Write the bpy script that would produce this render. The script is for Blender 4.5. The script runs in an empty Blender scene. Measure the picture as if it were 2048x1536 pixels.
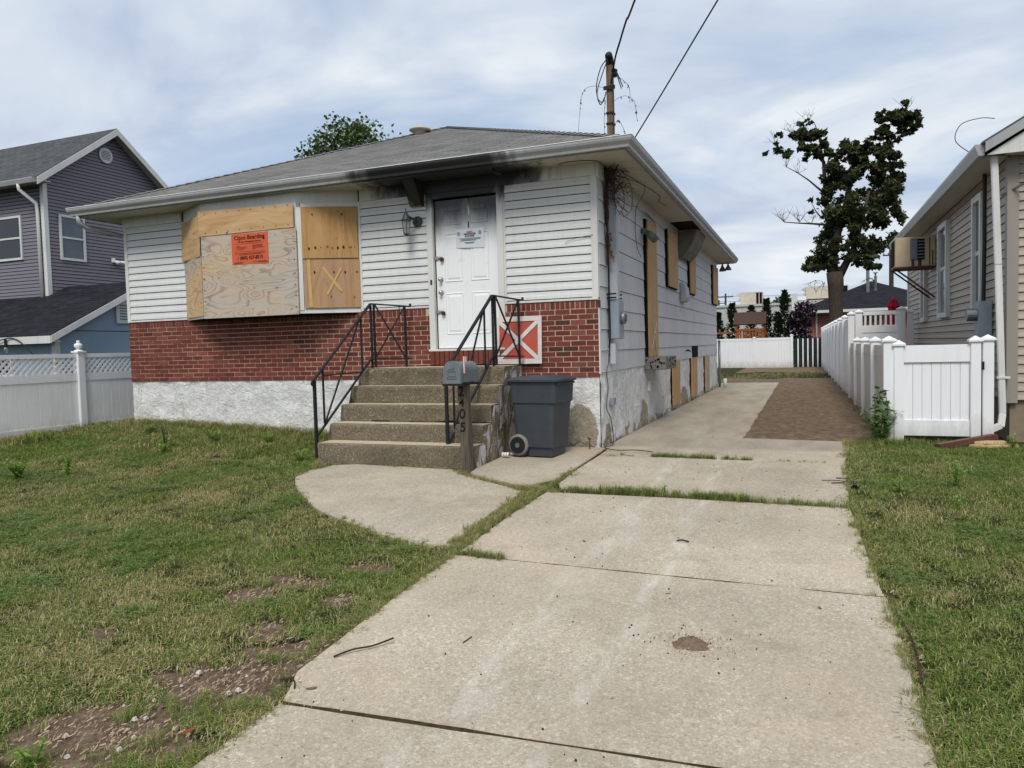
import bpy, bmesh, math, random
import numpy as np
from mathutils import Vector, Matrix
from mathutils import noise as mnoise

random.seed(7); np.random.seed(7)
S = bpy.context.scene
COL = S.collection
R = math.radians

# ------------------------------------------------------------------ camera
cam_d = bpy.data.cameras.new('camera'); cam = bpy.data.objects.new('camera', cam_d); COL.objects.link(cam)
F_PX, YAW, PITCH, ROLL = 1486.17, -0.3789, -0.0493, -0.0264
CAM = Vector((2.4937, -9.3413, 1.3437))
cam_d.sensor_width = 36.0; cam_d.lens = 36.0 * F_PX / 2048.0
cam_d.clip_start = 0.05; cam_d.clip_end = 2000
fw = Vector((math.sin(YAW)*math.cos(PITCH), math.cos(YAW)*math.cos(PITCH), math.sin(PITCH)))
rt = Vector((math.cos(YAW), -math.sin(YAW), 0)); up = rt.cross(fw)
rt2 = rt*math.cos(ROLL) + up*math.sin(ROLL); up2 = -rt*math.sin(ROLL) + up*math.cos(ROLL)
cam.matrix_world = Matrix(((rt2.x, up2.x, -fw.x, CAM.x), (rt2.y, up2.y, -fw.y, CAM.y), (rt2.z, up2.z, -fw.z, CAM.z), (0, 0, 0, 1)))
S.camera = cam

# ------------------------------------------------------------------ light
SUN_DIR = Vector((0.16, -0.74, 0.0)).normalized() * math.cos(R(52)) + Vector((0, 0, math.sin(R(52))))
sun_d = bpy.data.lights.new('sun', 'SUN'); sun = bpy.data.objects.new('sun', sun_d); COL.objects.link(sun)
sun_d.energy = 2.0; sun_d.angle = R(22); sun_d.color = (1.0, 0.955, 0.90)
sun.rotation_euler = SUN_DIR.to_track_quat('Z', 'Y').to_euler()

W = bpy.data.worlds.new('World'); S.world = W; W.use_nodes = True
wn, wl = W.node_tree.nodes, W.node_tree.links
wn.clear()
def wnode(t, **k):
    n = wn.new(t)
    for a, b in k.items(): setattr(n, a, b)
    return n
wo = wnode('ShaderNodeOutputWorld'); bg = wnode('ShaderNodeBackground'); bg.inputs[1].default_value = 0.102
sky = wnode('ShaderNodeTexSky', sky_type='NISHITA'); sky.sun_disc = False
sky.sun_elevation = R(52); sky.sun_rotation = math.atan2(SUN_DIR.x, SUN_DIR.y); sky.air_density = 1.1; sky.dust_density = 1.5
tc = wnode('ShaderNodeTexCoord'); sp = wnode('ShaderNodeSeparateXYZ'); wl.new(tc.outputs['Generated'], sp.inputs[0])
zz = wnode('ShaderNodeMath', operation='ADD'); zz.inputs[1].default_value = 0.16; wl.new(sp.outputs[2], zz.inputs[0])
zc = wnode('ShaderNodeMath', operation='MAXIMUM'); zc.inputs[1].default_value = 0.1; wl.new(zz.outputs[0], zc.inputs[0])
dx = wnode('ShaderNodeMath', operation='DIVIDE'); dy = wnode('ShaderNodeMath', operation='DIVIDE')
wl.new(sp.outputs[0], dx.inputs[0]); wl.new(zc.outputs[0], dx.inputs[1]); wl.new(sp.outputs[1], dy.inputs[0]); wl.new(zc.outputs[0], dy.inputs[1])
cb = wnode('ShaderNodeCombineXYZ'); wl.new(dx.outputs[0], cb.inputs[0]); wl.new(dy.outputs[0], cb.inputs[1])
def wnoise(scale, detail, rough, dist, off, sx=1.0, sy=1.0):
    mp = wnode('ShaderNodeMapping'); mp.inputs['Location'].default_value = off; mp.inputs['Scale'].default_value = (sx, sy, 1)
    mp.inputs['Rotation'].default_value = (0, 0, R(-25))
    wl.new(cb.outputs[0], mp.inputs[0]); n = wnode('ShaderNodeTexNoise'); n.inputs['Scale'].default_value = scale
    n.inputs['Detail'].default_value = detail; n.inputs['Roughness'].default_value = rough; n.inputs['Distortion'].default_value = dist
    wl.new(mp.outputs[0], n.inputs['Vector']); return n.outputs[0]
def wramp(src, stops):
    r = wnode('ShaderNodeValToRGB'); e = r.color_ramp.elements
    while len(e) < len(stops): e.new(0.5)
    for q, (p, c) in zip(e, stops): q.position = p; q.color = c
    wl.new(src, r.inputs[0]); return r.outputs[0]
# cloud cover, and the greys inside the cloud sheet
cov = wramp(wnoise(0.80, 6, 0.53, 0.6, (3.1, 1.7, 0), 0.95, 1.2), [(0.30, (0, 0, 0, 1)), (0.50, (1, 1, 1, 1))])
tone = wramp(wnoise(1.15, 7, 0.52, 0.6, (7.3, 4.2, 2), 0.95, 1.2), [(0.36, (3.5, 4.15, 5.3, 1)), (0.46, (4.5, 5.05, 5.9, 1)), (0.55, (5.3, 5.75, 6.25, 1)), (0.68, (6.3, 6.55, 6.8, 1))])
skm = wnode('ShaderNodeMix', data_type='RGBA', blend_type='MIX'); skm.inputs['Factor'].default_value = 0.62   # thin veil over the blue
wl.new(sky.outputs[0], skm.inputs['A']); skm.inputs['B'].default_value = (3.5, 4.3, 5.5, 1)
mx = wnode('ShaderNodeMix', data_type='RGBA'); wl.new(cov, mx.inputs['Factor']); wl.new(skm.outputs['Result'], mx.inputs['A']); wl.new(tone, mx.inputs['B'])
wl.new(mx.outputs['Result'], bg.inputs[0]); wl.new(bg.outputs[0], wo.inputs[0])

S.view_settings.view_transform = 'Standard'; S.view_settings.look = 'None'; S.view_settings.gamma = 1.0
S.view_settings.exposure = 0.47; S.view_settings.use_curve_mapping = False
S.cycles.max_bounces = 6; S.cycles.diffuse_bounces = 2; S.cycles.glossy_bounces = 2; S.cycles.transmission_bounces = 4
S.cycles.caustics_reflective = False; S.cycles.caustics_refractive = False

# ------------------------------------------------------------------ mesh helpers
class MB:
    def __init__(s): s.v = []; s.f = []; s.c = []; s.cur = None
    def add(s, vs, fs):
        o = len(s.v); s.v += [tuple(p) for p in vs]; s.f += [tuple(i+o for i in f) for f in fs]
        s.c += [s.cur]*len(vs); return s
    def box(s, x0, x1, y0, y1, z0, z1):
        return s.add([(x0,y0,z0),(x1,y0,z0),(x1,y1,z0),(x0,y1,z0),(x0,y0,z1),(x1,y0,z1),(x1,y1,z1),(x0,y1,z1)],
            [(0,3,2,1),(4,5,6,7),(0,1,5,4),(1,2,6,5),(2,3,7,6),(3,0,4,7)])
    def hexa(s, p): return s.add(p, [(0,3,2,1),(4,5,6,7),(0,1,5,4),(1,2,6,5),(2,3,7,6),(3,0,4,7)])
    def bar(s, a, b, w, h=None, upv=(0,0,1)):          # rectangular bar between two points
        a = Vector(a); b = Vector(b); h = h or w; d = (b-a).normalized(); u = Vector(upv)
        if abs(d.dot(u)) > 0.99: u = Vector((0,1,0))
        x = d.cross(u).normalized()*(w/2); z = x.cross(d).normalized()*(h/2)
        return s.hexa([a-x-z, a+x-z, b+x-z, b-x-z, a-x+z, a+x+z, b+x+z, b-x+z])
    def tube(s, pts, r, n=8, cap=True):
        pts = [Vector(p) for p in pts]; rr = r if isinstance(r, (list, tuple)) else [r]*len(pts); vs = []; u = None
        for i, p in enumerate(pts):
            d = (pts[min(i+1, len(pts)-1)] - pts[max(i-1, 0)]).normalized()
            if u is None: u = d.orthogonal().normalized()
            u = (u - d*u.dot(d)); u = u.normalized() if u.length > 1e-6 else d.orthogonal().normalized(); w = d.cross(u)
            for k in range(n):
                t = 2*math.pi*k/n; vs.append(p + (u*math.cos(t) + w*math.sin(t))*rr[i])
        fs = []
        for i in range(len(pts)-1):
            for k in range(n): fs.append((i*n+k, i*n+(k+1) % n, (i+1)*n+(k+1) % n, (i+1)*n+k))
        if cap: fs += [tuple(range(n-1, -1, -1)), tuple((len(pts)-1)*n+k for k in range(n))]
        return s.add(vs, fs)
    def lathe(s, cx, cy, prof, n=16):                   # prof: (r, z)
        vs = [(cx+r*math.cos(2*math.pi*k/n), cy+r*math.sin(2*math.pi*k/n), z) for r, z in prof for k in range(n)]
        fs = [(i*n+k, i*n+(k+1) % n, (i+1)*n+(k+1) % n, (i+1)*n+k) for i in range(len(prof)-1) for k in range(n)]
        fs += [tuple(range(n-1, -1, -1)), tuple((len(prof)-1)*n+k for k in range(n))]
        return s.add(vs, fs)
    def prism(s, poly, a, b):                           # poly: closed list of 3D points, extruded by vector from a to b
        n = len(poly); a = Vector(a); b = Vector(b)
        vs = [Vector(p)+a for p in poly] + [Vector(p)+b for p in poly]
        return s.add(vs, [tuple(range(n-1, -1, -1)), tuple(range(n, 2*n))] + [(i, (i+1) % n, n+(i+1) % n, n+i) for i in range(n)])
    def quad(s, a, b, c, d): return s.add([a, b, c, d], [(0,1,2,3)])

def _dedup(name): return name
def mesh_of(mb, name, smooth=False, center=True, bevel=0, uv=False):
    me = bpy.data.meshes.new(name); v = np.array(mb.v, float)
    c = (v.min(0)+v.max(0))/2 if center else np.zeros(3)
    me.from_pydata((v-c).tolist(), [], mb.f)
    if any(q is not None for q in mb.c):
        at = me.color_attributes.new('tint', 'FLOAT_COLOR', 'POINT')
        arr = np.array([(q if q is not None else 0.5,)*3 + (1,) if not isinstance(q, tuple) else q+(1,) for q in mb.c], np.float32)
        at.data.foreach_set('color', arr.ravel())
    bm = bmesh.new(); bm.from_mesh(me); bmesh.ops.recalc_face_normals(bm, faces=bm.faces)
    if bevel: bmesh.ops.bevel(bm, geom=list(bm.edges), offset=bevel, segments=1 if bevel < 0.004 else 2, affect='EDGES', clamp_overlap=True)
    bm.to_mesh(me); bm.free()
    if smooth: me.polygons.foreach_set('use_smooth', [True]*len(me.polygons))
    return me, Vector(c)
def obj(name, mb, mat, parent=None, smooth=False, bevel=0):
    me, c = mesh_of(mb, name, smooth, True, bevel)
    if mat: me.materials.append(mat)
    o = bpy.data.objects.new(name, me); COL.objects.link(o); o.location = c
    if parent is not None:
        o.parent = parent
        o.location = c - wloc(parent)
    return o
def wloc(o):
    p = Vector(o.location) if not o.get('_local') else Vector((0,0,0)); q = o
    if o.get('_local'): return p
    while q.parent is not None:
        if q.parent.get('_local'): break
        q = q.parent; p = p + Vector(q.location)
    return p
def tag(o, label, cat, group=None, kind=None):
    if label: o['label'] = label
    if cat: o['category'] = cat
    if group: o['group'] = group
    if kind: o['kind'] = kind
    return o
def thing(name, loc, label, cat, group=None):
    o = bpy.data.objects.new(name, None); COL.objects.link(o); o.location = loc; o.empty_display_size = 0.1
    return tag(o, label, cat, group)
def local_thing(name, label, cat, group=None):       # parts are given in the thing's own coordinates; place it afterwards
    o = thing(name, (0,0,0), label, cat, group); o['_local'] = 1; return o
def inst(name, me, mat_unused, parent, loc, rot=(0,0,0), scale=(1,1,1)):
    o = bpy.data.objects.new(name, me); COL.objects.link(o); o.parent = parent
    o.location = Vector(loc) - (wloc(parent) if parent is not None else Vector((0,0,0))); o.rotation_euler = rot; o.scale = scale
    return o
def copy_tree(o, parent=None):
    c = o.copy(); COL.objects.link(c); c.parent = parent
    for ch in list(o.children): copy_tree(ch, c)
    return c
def nz(x, y, z=0.0, s=1.0): return mnoise.noise(Vector((x*s, y*s, z*s)))
def sstep(a, b, x):
    t = np.clip((x-a)/(b-a), 0, 1); return t*t*(3-2*t)

# ------------------------------------------------------------------ materials
def lin(r, g, b):
    f = lambda u: (u/255/12.92) if u/255 <= 0.04045 else ((u/255+0.055)/1.055)**2.4
    return (f(r), f(g), f(b), 1)
class MT:
    def __init__(s, name, rough=0.7, spec=0.3, metal=0.0):
        s.m = bpy.data.materials.new(name); s.m.use_nodes = True; s.nt = s.m.node_tree; s.n = s.nt.nodes; s.l = s.nt.links
        s.b = s.n['Principled BSDF']; s.b.inputs['Roughness'].default_value = rough
        s.b.inputs['Specular IOR Level'].default_value = spec; s.b.inputs['Metallic'].default_value = metal
        s._pos = None; s._obj = None
    def node(s, t, **k):
        n = s.n.new(t)
        for a, b in k.items(): setattr(n, a, b)
        return n
    def pos(s):
        if s._pos is None: s._pos = s.node('ShaderNodeNewGeometry').outputs['Position']
        return s._pos
    def ocoord(s):
        if s._obj is None: s._obj = s.node('ShaderNodeTexCoord').outputs['Object']
        return s._obj
    def rnd(s): return s.node('ShaderNodeObjectInfo').outputs['Random']
    def map(s, src, scale=(1,1,1), loc=(0,0,0), rot=(0,0,0)):
        m = s.node('ShaderNodeMapping'); s.l.new(src, m.inputs[0]); m.inputs['Scale'].default_value = scale
        m.inputs['Location'].default_value = loc; m.inputs['Rotation'].default_value = rot; return m.outputs[0]
    def noise(s, src, scale, detail=4, rough=0.55, dist=0.0):
        n = s.node('ShaderNodeTexNoise'); s.l.new(src, n.inputs['Vector']); n.inputs['Scale'].default_value = scale
        n.inputs['Detail'].default_value = detail; n.inputs['Roughness'].default_value = rough; n.inputs['Distortion'].default_value = dist
        return n.outputs[0]
    def vor(s, src, scale, feature='F1', out='Distance', rand=1.0):
        n = s.node('ShaderNodeTexVoronoi', feature=feature); s.l.new(src, n.inputs['Vector']); n.inputs['Scale'].default_value = scale
        n.inputs['Randomness'].default_value = rand
        return n.outputs[out]
    def ramp(s, src, stops, interp='LINEAR'):
        r = s.node('ShaderNodeValToRGB'); r.color_ramp.interpolation = interp; e = r.color_ramp.elements
        while len(e) < len(stops): e.new(0.5)
        for q, (p, c) in zip(e, stops):
            q.position = p; q.color = c if isinstance(c, tuple) else (c, c, c, 1)
        s.l.new(src, r.inputs[0]); return r.outputs[0]
    def _in(s, sock, v):
        if hasattr(v, 'node'): s.l.new(v, sock)
        elif v is not None: sock.default_value = v
    def math(s, op, a, b=None, c=None, clamp=False):
        n = s.node('ShaderNodeMath', operation=op); n.use_clamp = clamp
        s._in(n.inputs[0], a); s._in(n.inputs[1], b) if b is not None else None
        if c is not None: s._in(n.inputs[2], c)
        return n.outputs[0]
    def mix(s, f, a, b, blend='MIX'):
        n = s.node('ShaderNodeMix', data_type='RGBA', blend_type=blend); s._in(n.inputs['Factor'], f); s._in(n.inputs['A'], a); s._in(n.inputs['B'], b)
        return n.outputs['Result']
    def sep(s, src):
        n = s.node('ShaderNodeSeparateXYZ'); s.l.new(src, n.inputs[0]); return n.outputs
    def add_rnd(s, src, amt=50.0):                       # shift a texture by a random amount per object
        n = s.node('ShaderNodeVectorMath', operation='ADD'); s.l.new(src, n.inputs[0])
        m = s.node('ShaderNodeMath', operation='MULTIPLY'); s.l.new(s.rnd(), m.inputs[0]); m.inputs[1].default_value = amt
        s.l.new(m.outputs[0], n.inputs[1]); return n.outputs[0]
    def attr(s, name, typ='GEOMETRY', out='Color'):
        n = s.node('ShaderNodeAttribute', attribute_type=typ); n.attribute_name = name; return n.outputs[out]
    def col(s, v): s._in(s.b.inputs['Base Color'], v); return s
    def rough(s, v): s._in(s.b.inputs['Roughness'], v); return s
    def bump(s, h, strength=0.3, dist=0.01):
        n = s.node('ShaderNodeBump'); n.inputs['Strength'].default_value = strength; n.inputs['Distance'].default_value = dist
        s.l.new(h, n.inputs['Height']); s.l.new(n.outputs[0], s.b.inputs['Normal']); return s

def simple(name, c, rough=0.6, spec=0.3, metal=0.0, var=0.12, vs=6.0, bump=0.0, bs=80.0, obj_rnd=0.0):
    m = MT(name, rough, spec, metal); p = m.pos()
    d = tuple(x*(1-var) for x in c[:3])+(1,); e = tuple(min(1, x*(1+var)) for x in c[:3])+(1,)
    k = m.ramp(m.noise(p, vs, 5, 0.6), [(0.3, d), (0.7, e)])
    if obj_rnd: k = m.mix(1.0, k, m.ramp(m.rnd(), [(0, 1-obj_rnd), (1, 1.0)]), 'MULTIPLY')
    m.col(k)
    if bump: m.bump(m.noise(p, bs, 3), bump, 0.004)
    return m.m

def soot_factor(m, cx=-1.95, cz=3.62, rx=1.25, rz=0.45):   # the fire's soot above the front door
    x, y, z = m.sep(m.pos())
    a = m.math('DIVIDE', m.math('SUBTRACT', x, cx), rx); b = m.math('DIVIDE', m.math('SUBTRACT', z, cz), rz)
    d = m.math('SQRT', m.math('ADD', m.math('MULTIPLY', a, a), m.math('MULTIPLY', b, b)))
    d = m.math('ADD', d, m.math('MULTIPLY', m.math('SUBTRACT', m.noise(m.map(m.pos(), (1.6, 1, 0.5)), 3.4, 8, 0.68), 0.5), 1.0))
    f = m.ramp(d, [(0.62, 1.0), (0.80, 0.75), (1.0, 0.0)])
    yy = m.ramp(m.math('ADD', y, 1.0), [(0.0, 0.0), (0.02, 1.0), (1.0, 1.0)])
    return f
def painted(name, c, rough=0.5, soot=None, streak=0.25, spec=0.35, dirt=lin(120,118,108), splash=False):
    m = MT(name, rough, spec); p = m.pos()
    s1 = m.noise(m.map(p, (6, 6, 0.5)), 2.5, 5, 0.6)
    k = m.mix(m.ramp(s1, [(0.48, 0.0), (0.8, streak)]), c, dirt)
    k = m.mix(m.ramp(m.noise(p, 1.3, 4), [(0.4, 0.0), (0.75, streak*0.7)]), k, dirt)
    if soot: k = m.mix(m.math('MULTIPLY', soot_factor(m, *soot), 0.97), k, (0.008, 0.008, 0.008, 1))
    if splash:                                           # mud and algae splashed up from the ground
        z = m.sep(p)[2]; k = m.mix(m.math('MULTIPLY', m.ramp(m.math('ADD', z, m.math('MULTIPLY', m.noise(m.map(p, (3, 3, 1)), 2.5, 5, 0.7), 0.55)), [(0.25, 1.0), (0.62, 0.0)]), 0.6), k, lin(140,134,112))
    m.col(k); m.bump(m.noise(p, 30, 3), 0.08, 0.004); return m.m

M = {}
M['siding'] = painted('white_vinyl_siding', lin(208,209,207), 0.45, (-1.9, 3.7, 1.0, 0.32), 0.12)
M['trim'] = painted('white_painted_trim', lin(210,210,206), 0.5, (-1.95, 3.66, 1.45, 0.40), 0.25)
M['soffit'] = painted('aged_soffit_paint', lin(188,184,170), 0.65, (-1.95, 3.68, 1.5, 0.6), 0.3, dirt=lin(140,130,108))
M['gutter'] = painted('grey_white_gutter_metal', lin(158,160,160), 0.38, (-2.15, 3.70, 1.45, 0.30), 0.35, 0.5)
M['sideboard'] = painted('grey_white_shingle_siding', lin(204,204,205), 0.7, None, 0.4, dirt=lin(150,149,149))
def m_brick():
    m = MT('red_brick', 0.85, 0.2); p = m.pos()
    k = m.ramp(m.rnd(), [(0.0, lin(76,46,42)), (0.06, lin(80,50,46)), (0.10, lin(100,50,43)), (0.55, lin(113,57,48)), (0.9, lin(122,66,56)), (1.0, lin(136,80,68))])
    k = m.mix(m.ramp(m.noise(p, 45, 4, 0.65), [(0.35, 0.0), (0.75, 0.45)]), k, lin(98,50,44))
    k = m.mix(m.ramp(m.noise(p, 2.0, 5), [(0.55, 0.0), (0.8, 0.35)]), k, lin(150,120,108))
    m.col(k); m.bump(m.noise(p, 140, 3), 0.35, 0.004); return m.m
M['brick'] = m_brick()
M['mortar'] = simple('mortar', lin(186,166,143), 0.95, 0.1, var=0.2, vs=20, bump=0.4)
M['sillbrick'] = simple('sill_brick', lin(118,66,55), 0.85, 0.2, var=0.2, vs=14, bump=0.3, obj_rnd=0.3)
def m_stucco(name, low, patch):
    m = MT(name, 0.9, 0.15); p = m.pos(); x, y, z = m.sep(p)
    w = m.mix(m.ramp(m.noise(p, 2.6, 6, 0.68), [(0.38, 0.0), (0.66, 1.0)]), lin(234,234,232), lin(212,211,208))
    w = m.mix(m.ramp(m.noise(p, 11, 5, 0.7, 0.8), [(0.62, 0.0), (0.76, 0.28)]), w, lin(146,144,140))
    n = m.noise(p, 3.2, 6, 0.65, 0.6)
    # paint has flaked off near the ground, and in a few patches
    f = m.math('ADD', m.math('MULTIPLY', m.math('SUBTRACT', low, z), 1.1), m.math('SUBTRACT', n, 0.5))
    fl = m.ramp(f, [(0.16, 0.0), (0.20, 1.0)])
    bare = m.ramp(m.noise(p, 5, 5, 0.7), [(0.3, lin(136,126,112)), (0.55, lin(184,172,152)), (0.75, lin(206,196,178))])
    k = m.mix(fl, w, bare)
    for (ax, ay, az, rx, ry, rz) in patch:
        q = None
        for s_, c_, r_ in ((x, ax, rx), (y, ay, ry), (z, az, rz)):
            t = m.math('DIVIDE', m.math('SUBTRACT', s_, c_), r_); t = m.math('MULTIPLY', t, t); q = t if q is None else m.math('ADD', q, t)
        q = m.math('ADD', q, m.math('MULTIPLY', m.math('SUBTRACT', m.noise(p, 7, 4), 0.5), 0.7))
        k = m.mix(m.ramp(q, [(0.92, 1.0), (1.0, 0.0)]), k, m.mix(m.noise(p, 14, 4), lin(178,168,150), lin(150,140,124)))
        k = m.mix(m.ramp(q, [(0.93, 0.0), (0.98, 0.75), (1.06, 0.0)]), k, lin(86,80,74))
    cr = m.ramp(m.vor(m.map(p, (1, 1, 1)), 2.3, 'DISTANCE_TO_EDGE'), [(0.0, 0.5), (0.012, 0.0)])
    k = m.mix(m.math('MULTIPLY', cr, m.ramp(m.noise(p, 1.1, 2), [(0.5, 0.0), (0.62, 1.0)])), k, lin(92,88,84))
    k = m.mix(m.ramp(m.noise(m.map(p, (5, 5, 0.8)), 1.6, 5, 0.7), [(0.55, 0.0), (0.8, 0.5)]), k, lin(128,124,120))
    m.col(k)
    m.bump(m.math('ADD', m.noise(p, 13, 6, 0.7, 1.2), m.math('MULTIPLY', fl, -0.5)), 1.0, 0.045); return m.m
M['stucco'] = m_stucco('flaking_white_stucco', 0.20, [(-0.28, 0, 0.22, 0.24, 1, 0.36), (0.0, 2.75, 0.1, 1, 0.3, 0.34), (0.0, 7.0, 0.1, 1, 0.5, 0.32), (0.0, 0.35, 0.0, 1, 0.22, 0.3)])
def m_stepside():
    m = MT('flaking_step_side', 0.95, 0.1); p = m.pos()
    base = m.ramp(m.noise(p, 6, 6, 0.7), [(0.3, lin(92,84,72)), (0.55, lin(136,122,98)), (0.75, lin(160,148,124))])
    pt = m.ramp(m.noise(m.map(p, (1.3, 1.3, 0.8)), 3.4, 6, 0.65, 1.2), [(0.50, 0.0), (0.53, 1.0)])
    k = m.mix(pt, base, m.mix(m.noise(p, 12, 4), lin(208,206,202), lin(160,158,154)))
    k = m.mix(m.ramp(m.noise(m.map(p, (4, 4, 0.7)), 2, 4), [(0.55, 0.0), (0.7, 0.7)]), k, lin(62,58,52))
    m.col(k); m.bump(m.math('ADD', m.noise(p, 18, 5, 0.7), pt), 0.9, 0.02); return m.m
M['stepside'] = m_stepside()
def m_aggregate(name, base, dark, light, sc=90, stain=0.4, cells=0.8, bs=0.25, warm=lin(196,180,150)):
    m = MT(name, 0.92, 0.15); p = m.pos()
    c = m.vor(p, sc, 'F1', 'Color'); v = m.sep(c)[0]
    k = m.ramp(v, [(0.0, dark), (0.25, base), (0.8, base), (1.0, light)])
    c2 = m.sep(m.vor(p, sc*0.45, 'F1', 'Color'))[1]
    k = m.mix(cells*0.5, k, m.ramp(c2, [(0.0, dark), (0.3, base), (0.85, base), (1.0, light)]))
    k = m.mix(m.ramp(m.noise(p, 1.1, 6, 0.6), [(0.38, 0.0), (0.72, stain)]), k, dark)
    k = m.mix(m.ramp(m.noise(m.map(p, (1, 1, 1), (9, 3, 1)), 0.7, 5, 0.6), [(0.45, 0.0), (0.75, stain)]), k, warm)
    sp_ = m.ramp(m.noise(p, sc*1.4, 2), [(0.69, 0.0), (0.73, 1.0)])
    k = m.mix(m.math('MULTIPLY', sp_, 0.6), k, tuple(x*0.35 for x in dark[:3])+(1,))
    m.col(k); m.bump(m.math('ADD', m.noise(p, sc*1.2, 3), m.math('MULTIPLY', v, 0.5)), bs, 0.006); return m
def m_concrete():
    m = m_aggregate('driveway_concrete', lin(186,174,155), lin(142,132,115), lin(236,226,206), 150, 0.42)
    base = m.b.inputs['Base Color'].links[0].from_socket; p = m.pos()
    tr = m.ramp(m.noise(m.map(p, (2.2, 0.5, 1)), 1.5, 7, 0.72, 1.2), [(0.56, 0.0), (0.80, 0.42)])   # pale worn streaks along the wheel path
    k = m.mix(tr, base, lin(216,210,200))
    xx = m.sep(p)[0]                                      # two worn wheel tracks
    for c_, w_ in ((1.12, 0.16), (1.62, 0.10)):
        t_ = m.math('DIVIDE', m.math('ABSOLUTE', m.math('SUBTRACT', m.math('ADD', xx, m.math('MULTIPLY', m.noise(m.map(p, (0.2, 0.6, 1)), 1.0, 3), 0.35)), c_+0.17)), w_)
        k = m.mix(m.math('MULTIPLY', m.ramp(t_, [(0.2, 1.0), (1.0, 0.0)]), m.ramp(m.noise(m.map(p, (3, 0.7, 1)), 3.0, 6, 0.7), [(0.45, 0.0), (0.7, 0.55)])), k, lin(222,217,207))
    k = m.mix(m.ramp(m.noise(m.map(p, (1, 1, 1), (4, 8, 2)), 2.6, 6, 0.66), [(0.54, 0.0), (0.70, 0.36)]), k, lin(144,132,112))
    k = m.mix(1.0, k, m.ramp(m.noise(p, 0.55, 5, 0.6, 0.8), [(0.32, 0.82), (0.6, 1.0)]), 'MULTIPLY')
    k = m.mix(1.0, k, m.ramp(m.rnd(), [(0.0, 0.88), (1.0, 1.0)]), 'MULTIPLY')          # slabs poured at different times
    x, y, z = m.sep(p)
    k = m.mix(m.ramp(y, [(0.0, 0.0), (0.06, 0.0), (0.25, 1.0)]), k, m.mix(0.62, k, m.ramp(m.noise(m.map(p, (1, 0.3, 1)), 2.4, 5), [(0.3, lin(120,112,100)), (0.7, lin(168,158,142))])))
    m.col(k); return m.m
M['concrete'] = m_concrete()
M['step'] = m_aggregate('exposed_aggregate_concrete', lin(124,113,95), lin(64,59,50), lin(190,178,154), 150, 0.6, 1.0, 0.9, lin(136,124,100)).m
M['tread'] = m_aggregate('worn_tread_concrete', lin(190,177,150), lin(140,127,104), lin(216,206,182), 110, 0.4, 0.8, 0.4).m
def m_ply(name, c1, c2, grey=0.0, line=lin(126,84,48), scale=1.0, axis='X', ring=0.0, knots=0.8, gcol=lin(176,168,156)):
    m = MT(name, 0.8, 0.2); o = m.add_rnd(m.ocoord(), 37)
    st = ((0.35, 1, 2.2) if axis == 'X' else (2.2, 1, 0.35)) if not ring else (0.42, 1, 1.6)
    mp = m.map(o, st)
    n = m.noise(mp, 1.5*scale, 2 if ring else 3, 0.4, 0.7+0.5*ring)
    if ring:                                            # grain loops round the knots
        kd = m.vor(m.map(o, (1.7, 0.01, 4.6)), 1.0, 'F1', 'Distance', 0.75)
        n = m.math('ADD', n, m.math('MULTIPLY', m.ramp(kd, [(0.0, 1.0), (0.12, 0.6), (0.42, 0.0)]), 0.30))
    w = m.math('FRACT', m.math('MULTIPLY', n, 9 + 3*ring))
    ln = m.ramp(m.math('ABSOLUTE', m.math('SUBTRACT', w, 0.5)), [(0.0, 1.0), (0.10, 0.5), (0.30 if not ring else 0.2, 0.0)])
    k = m.mix(m.ramp(m.noise(mp, 5, 5, 0.6), [(0.3, 0.0), (0.7, 1.0)]), c1, c2)
    if grey: k = m.mix(m.ramp(m.noise(m.map(o, st, (5, 2, 8)), 1.2, 4, 0.6, 0.8), [(0.5-grey*0.35, 0.0), (0.62, 0.92)]), k, gcol)
    k = m.mix(m.math('MULTIPLY', m.math('MULTIPLY', ln, 0.5 + 0.12*ring), m.ramp(m.noise(o, 3.0, 3), [(0.35, 0.35), (0.6, 1.0)])), k, line)
    fine = m.noise(m.map(o, (2, 30, 60) if axis == 'X' else (60, 30, 2)), 3, 3)
    k = m.mix(m.ramp(fine, [(0.45, 0.0), (0.8, 0.35)]), k, line)
    kn = m.vor(m.map(o, (2.0, 0.01, 3.2) if axis == 'X' else (4.2, 0.01, 2.6)), 1.5, 'F1', 'Distance', 0.8)
    k = m.mix(m.ramp(kn, [(0.045, knots), (0.085, 0.35*knots), (0.12, 0.0)]), k, lin(64,38,24))
    m.col(k); m.bump(m.math('ADD', fine, ln), 0.12, 0.004); return m.m
M['ply_new'] = m_ply('plywood_tan', lin(200,170,130), lin(186,152,110), 0.0, lin(160,112,64), 1.0, 'X')
M['ply_old'] = m_ply('plywood_weathered', lin(206,180,142), lin(192,162,120), 0.8, lin(104,80,66), 1.15, 'X', 0.9, 0.5, lin(182,174,164))
M['ply_old2'] = m_ply('plywood_half_weathered', lin(210,178,132), lin(196,158,108), 0.5, lin(128,92,62), 1.3, 'X', 0.6, 0.4)
M['ply_vert'] = m_ply('plywood_amber', lin(186,148,100), lin(170,132,86), 0.0, lin(134,96,58), 1.0, 'Z')
M['ply_dull'] = m_ply('plywood_dull', lin(182,146,104), lin(166,132,98), 0.35, lin(140,98,60), 0.7, 'Z', 0.0, 0.8, lin(164,140,122))
M['ply_side'] = m_ply('plywood_side', lin(202,168,126), lin(186,150,108), 0.0, lin(150,106,64), 1.2, 'Z', 0.0, 0.5)
M['yellowpaint'] = simple('yellow_chalk', lin(192,158,106), 0.9, 0.1, var=0.12, vs=30)
M['black_iron'] = simple('black_wrought_iron', lin(34,36,42), 0.42, 0.5, 0.3, var=0.3, vs=25)
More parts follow.
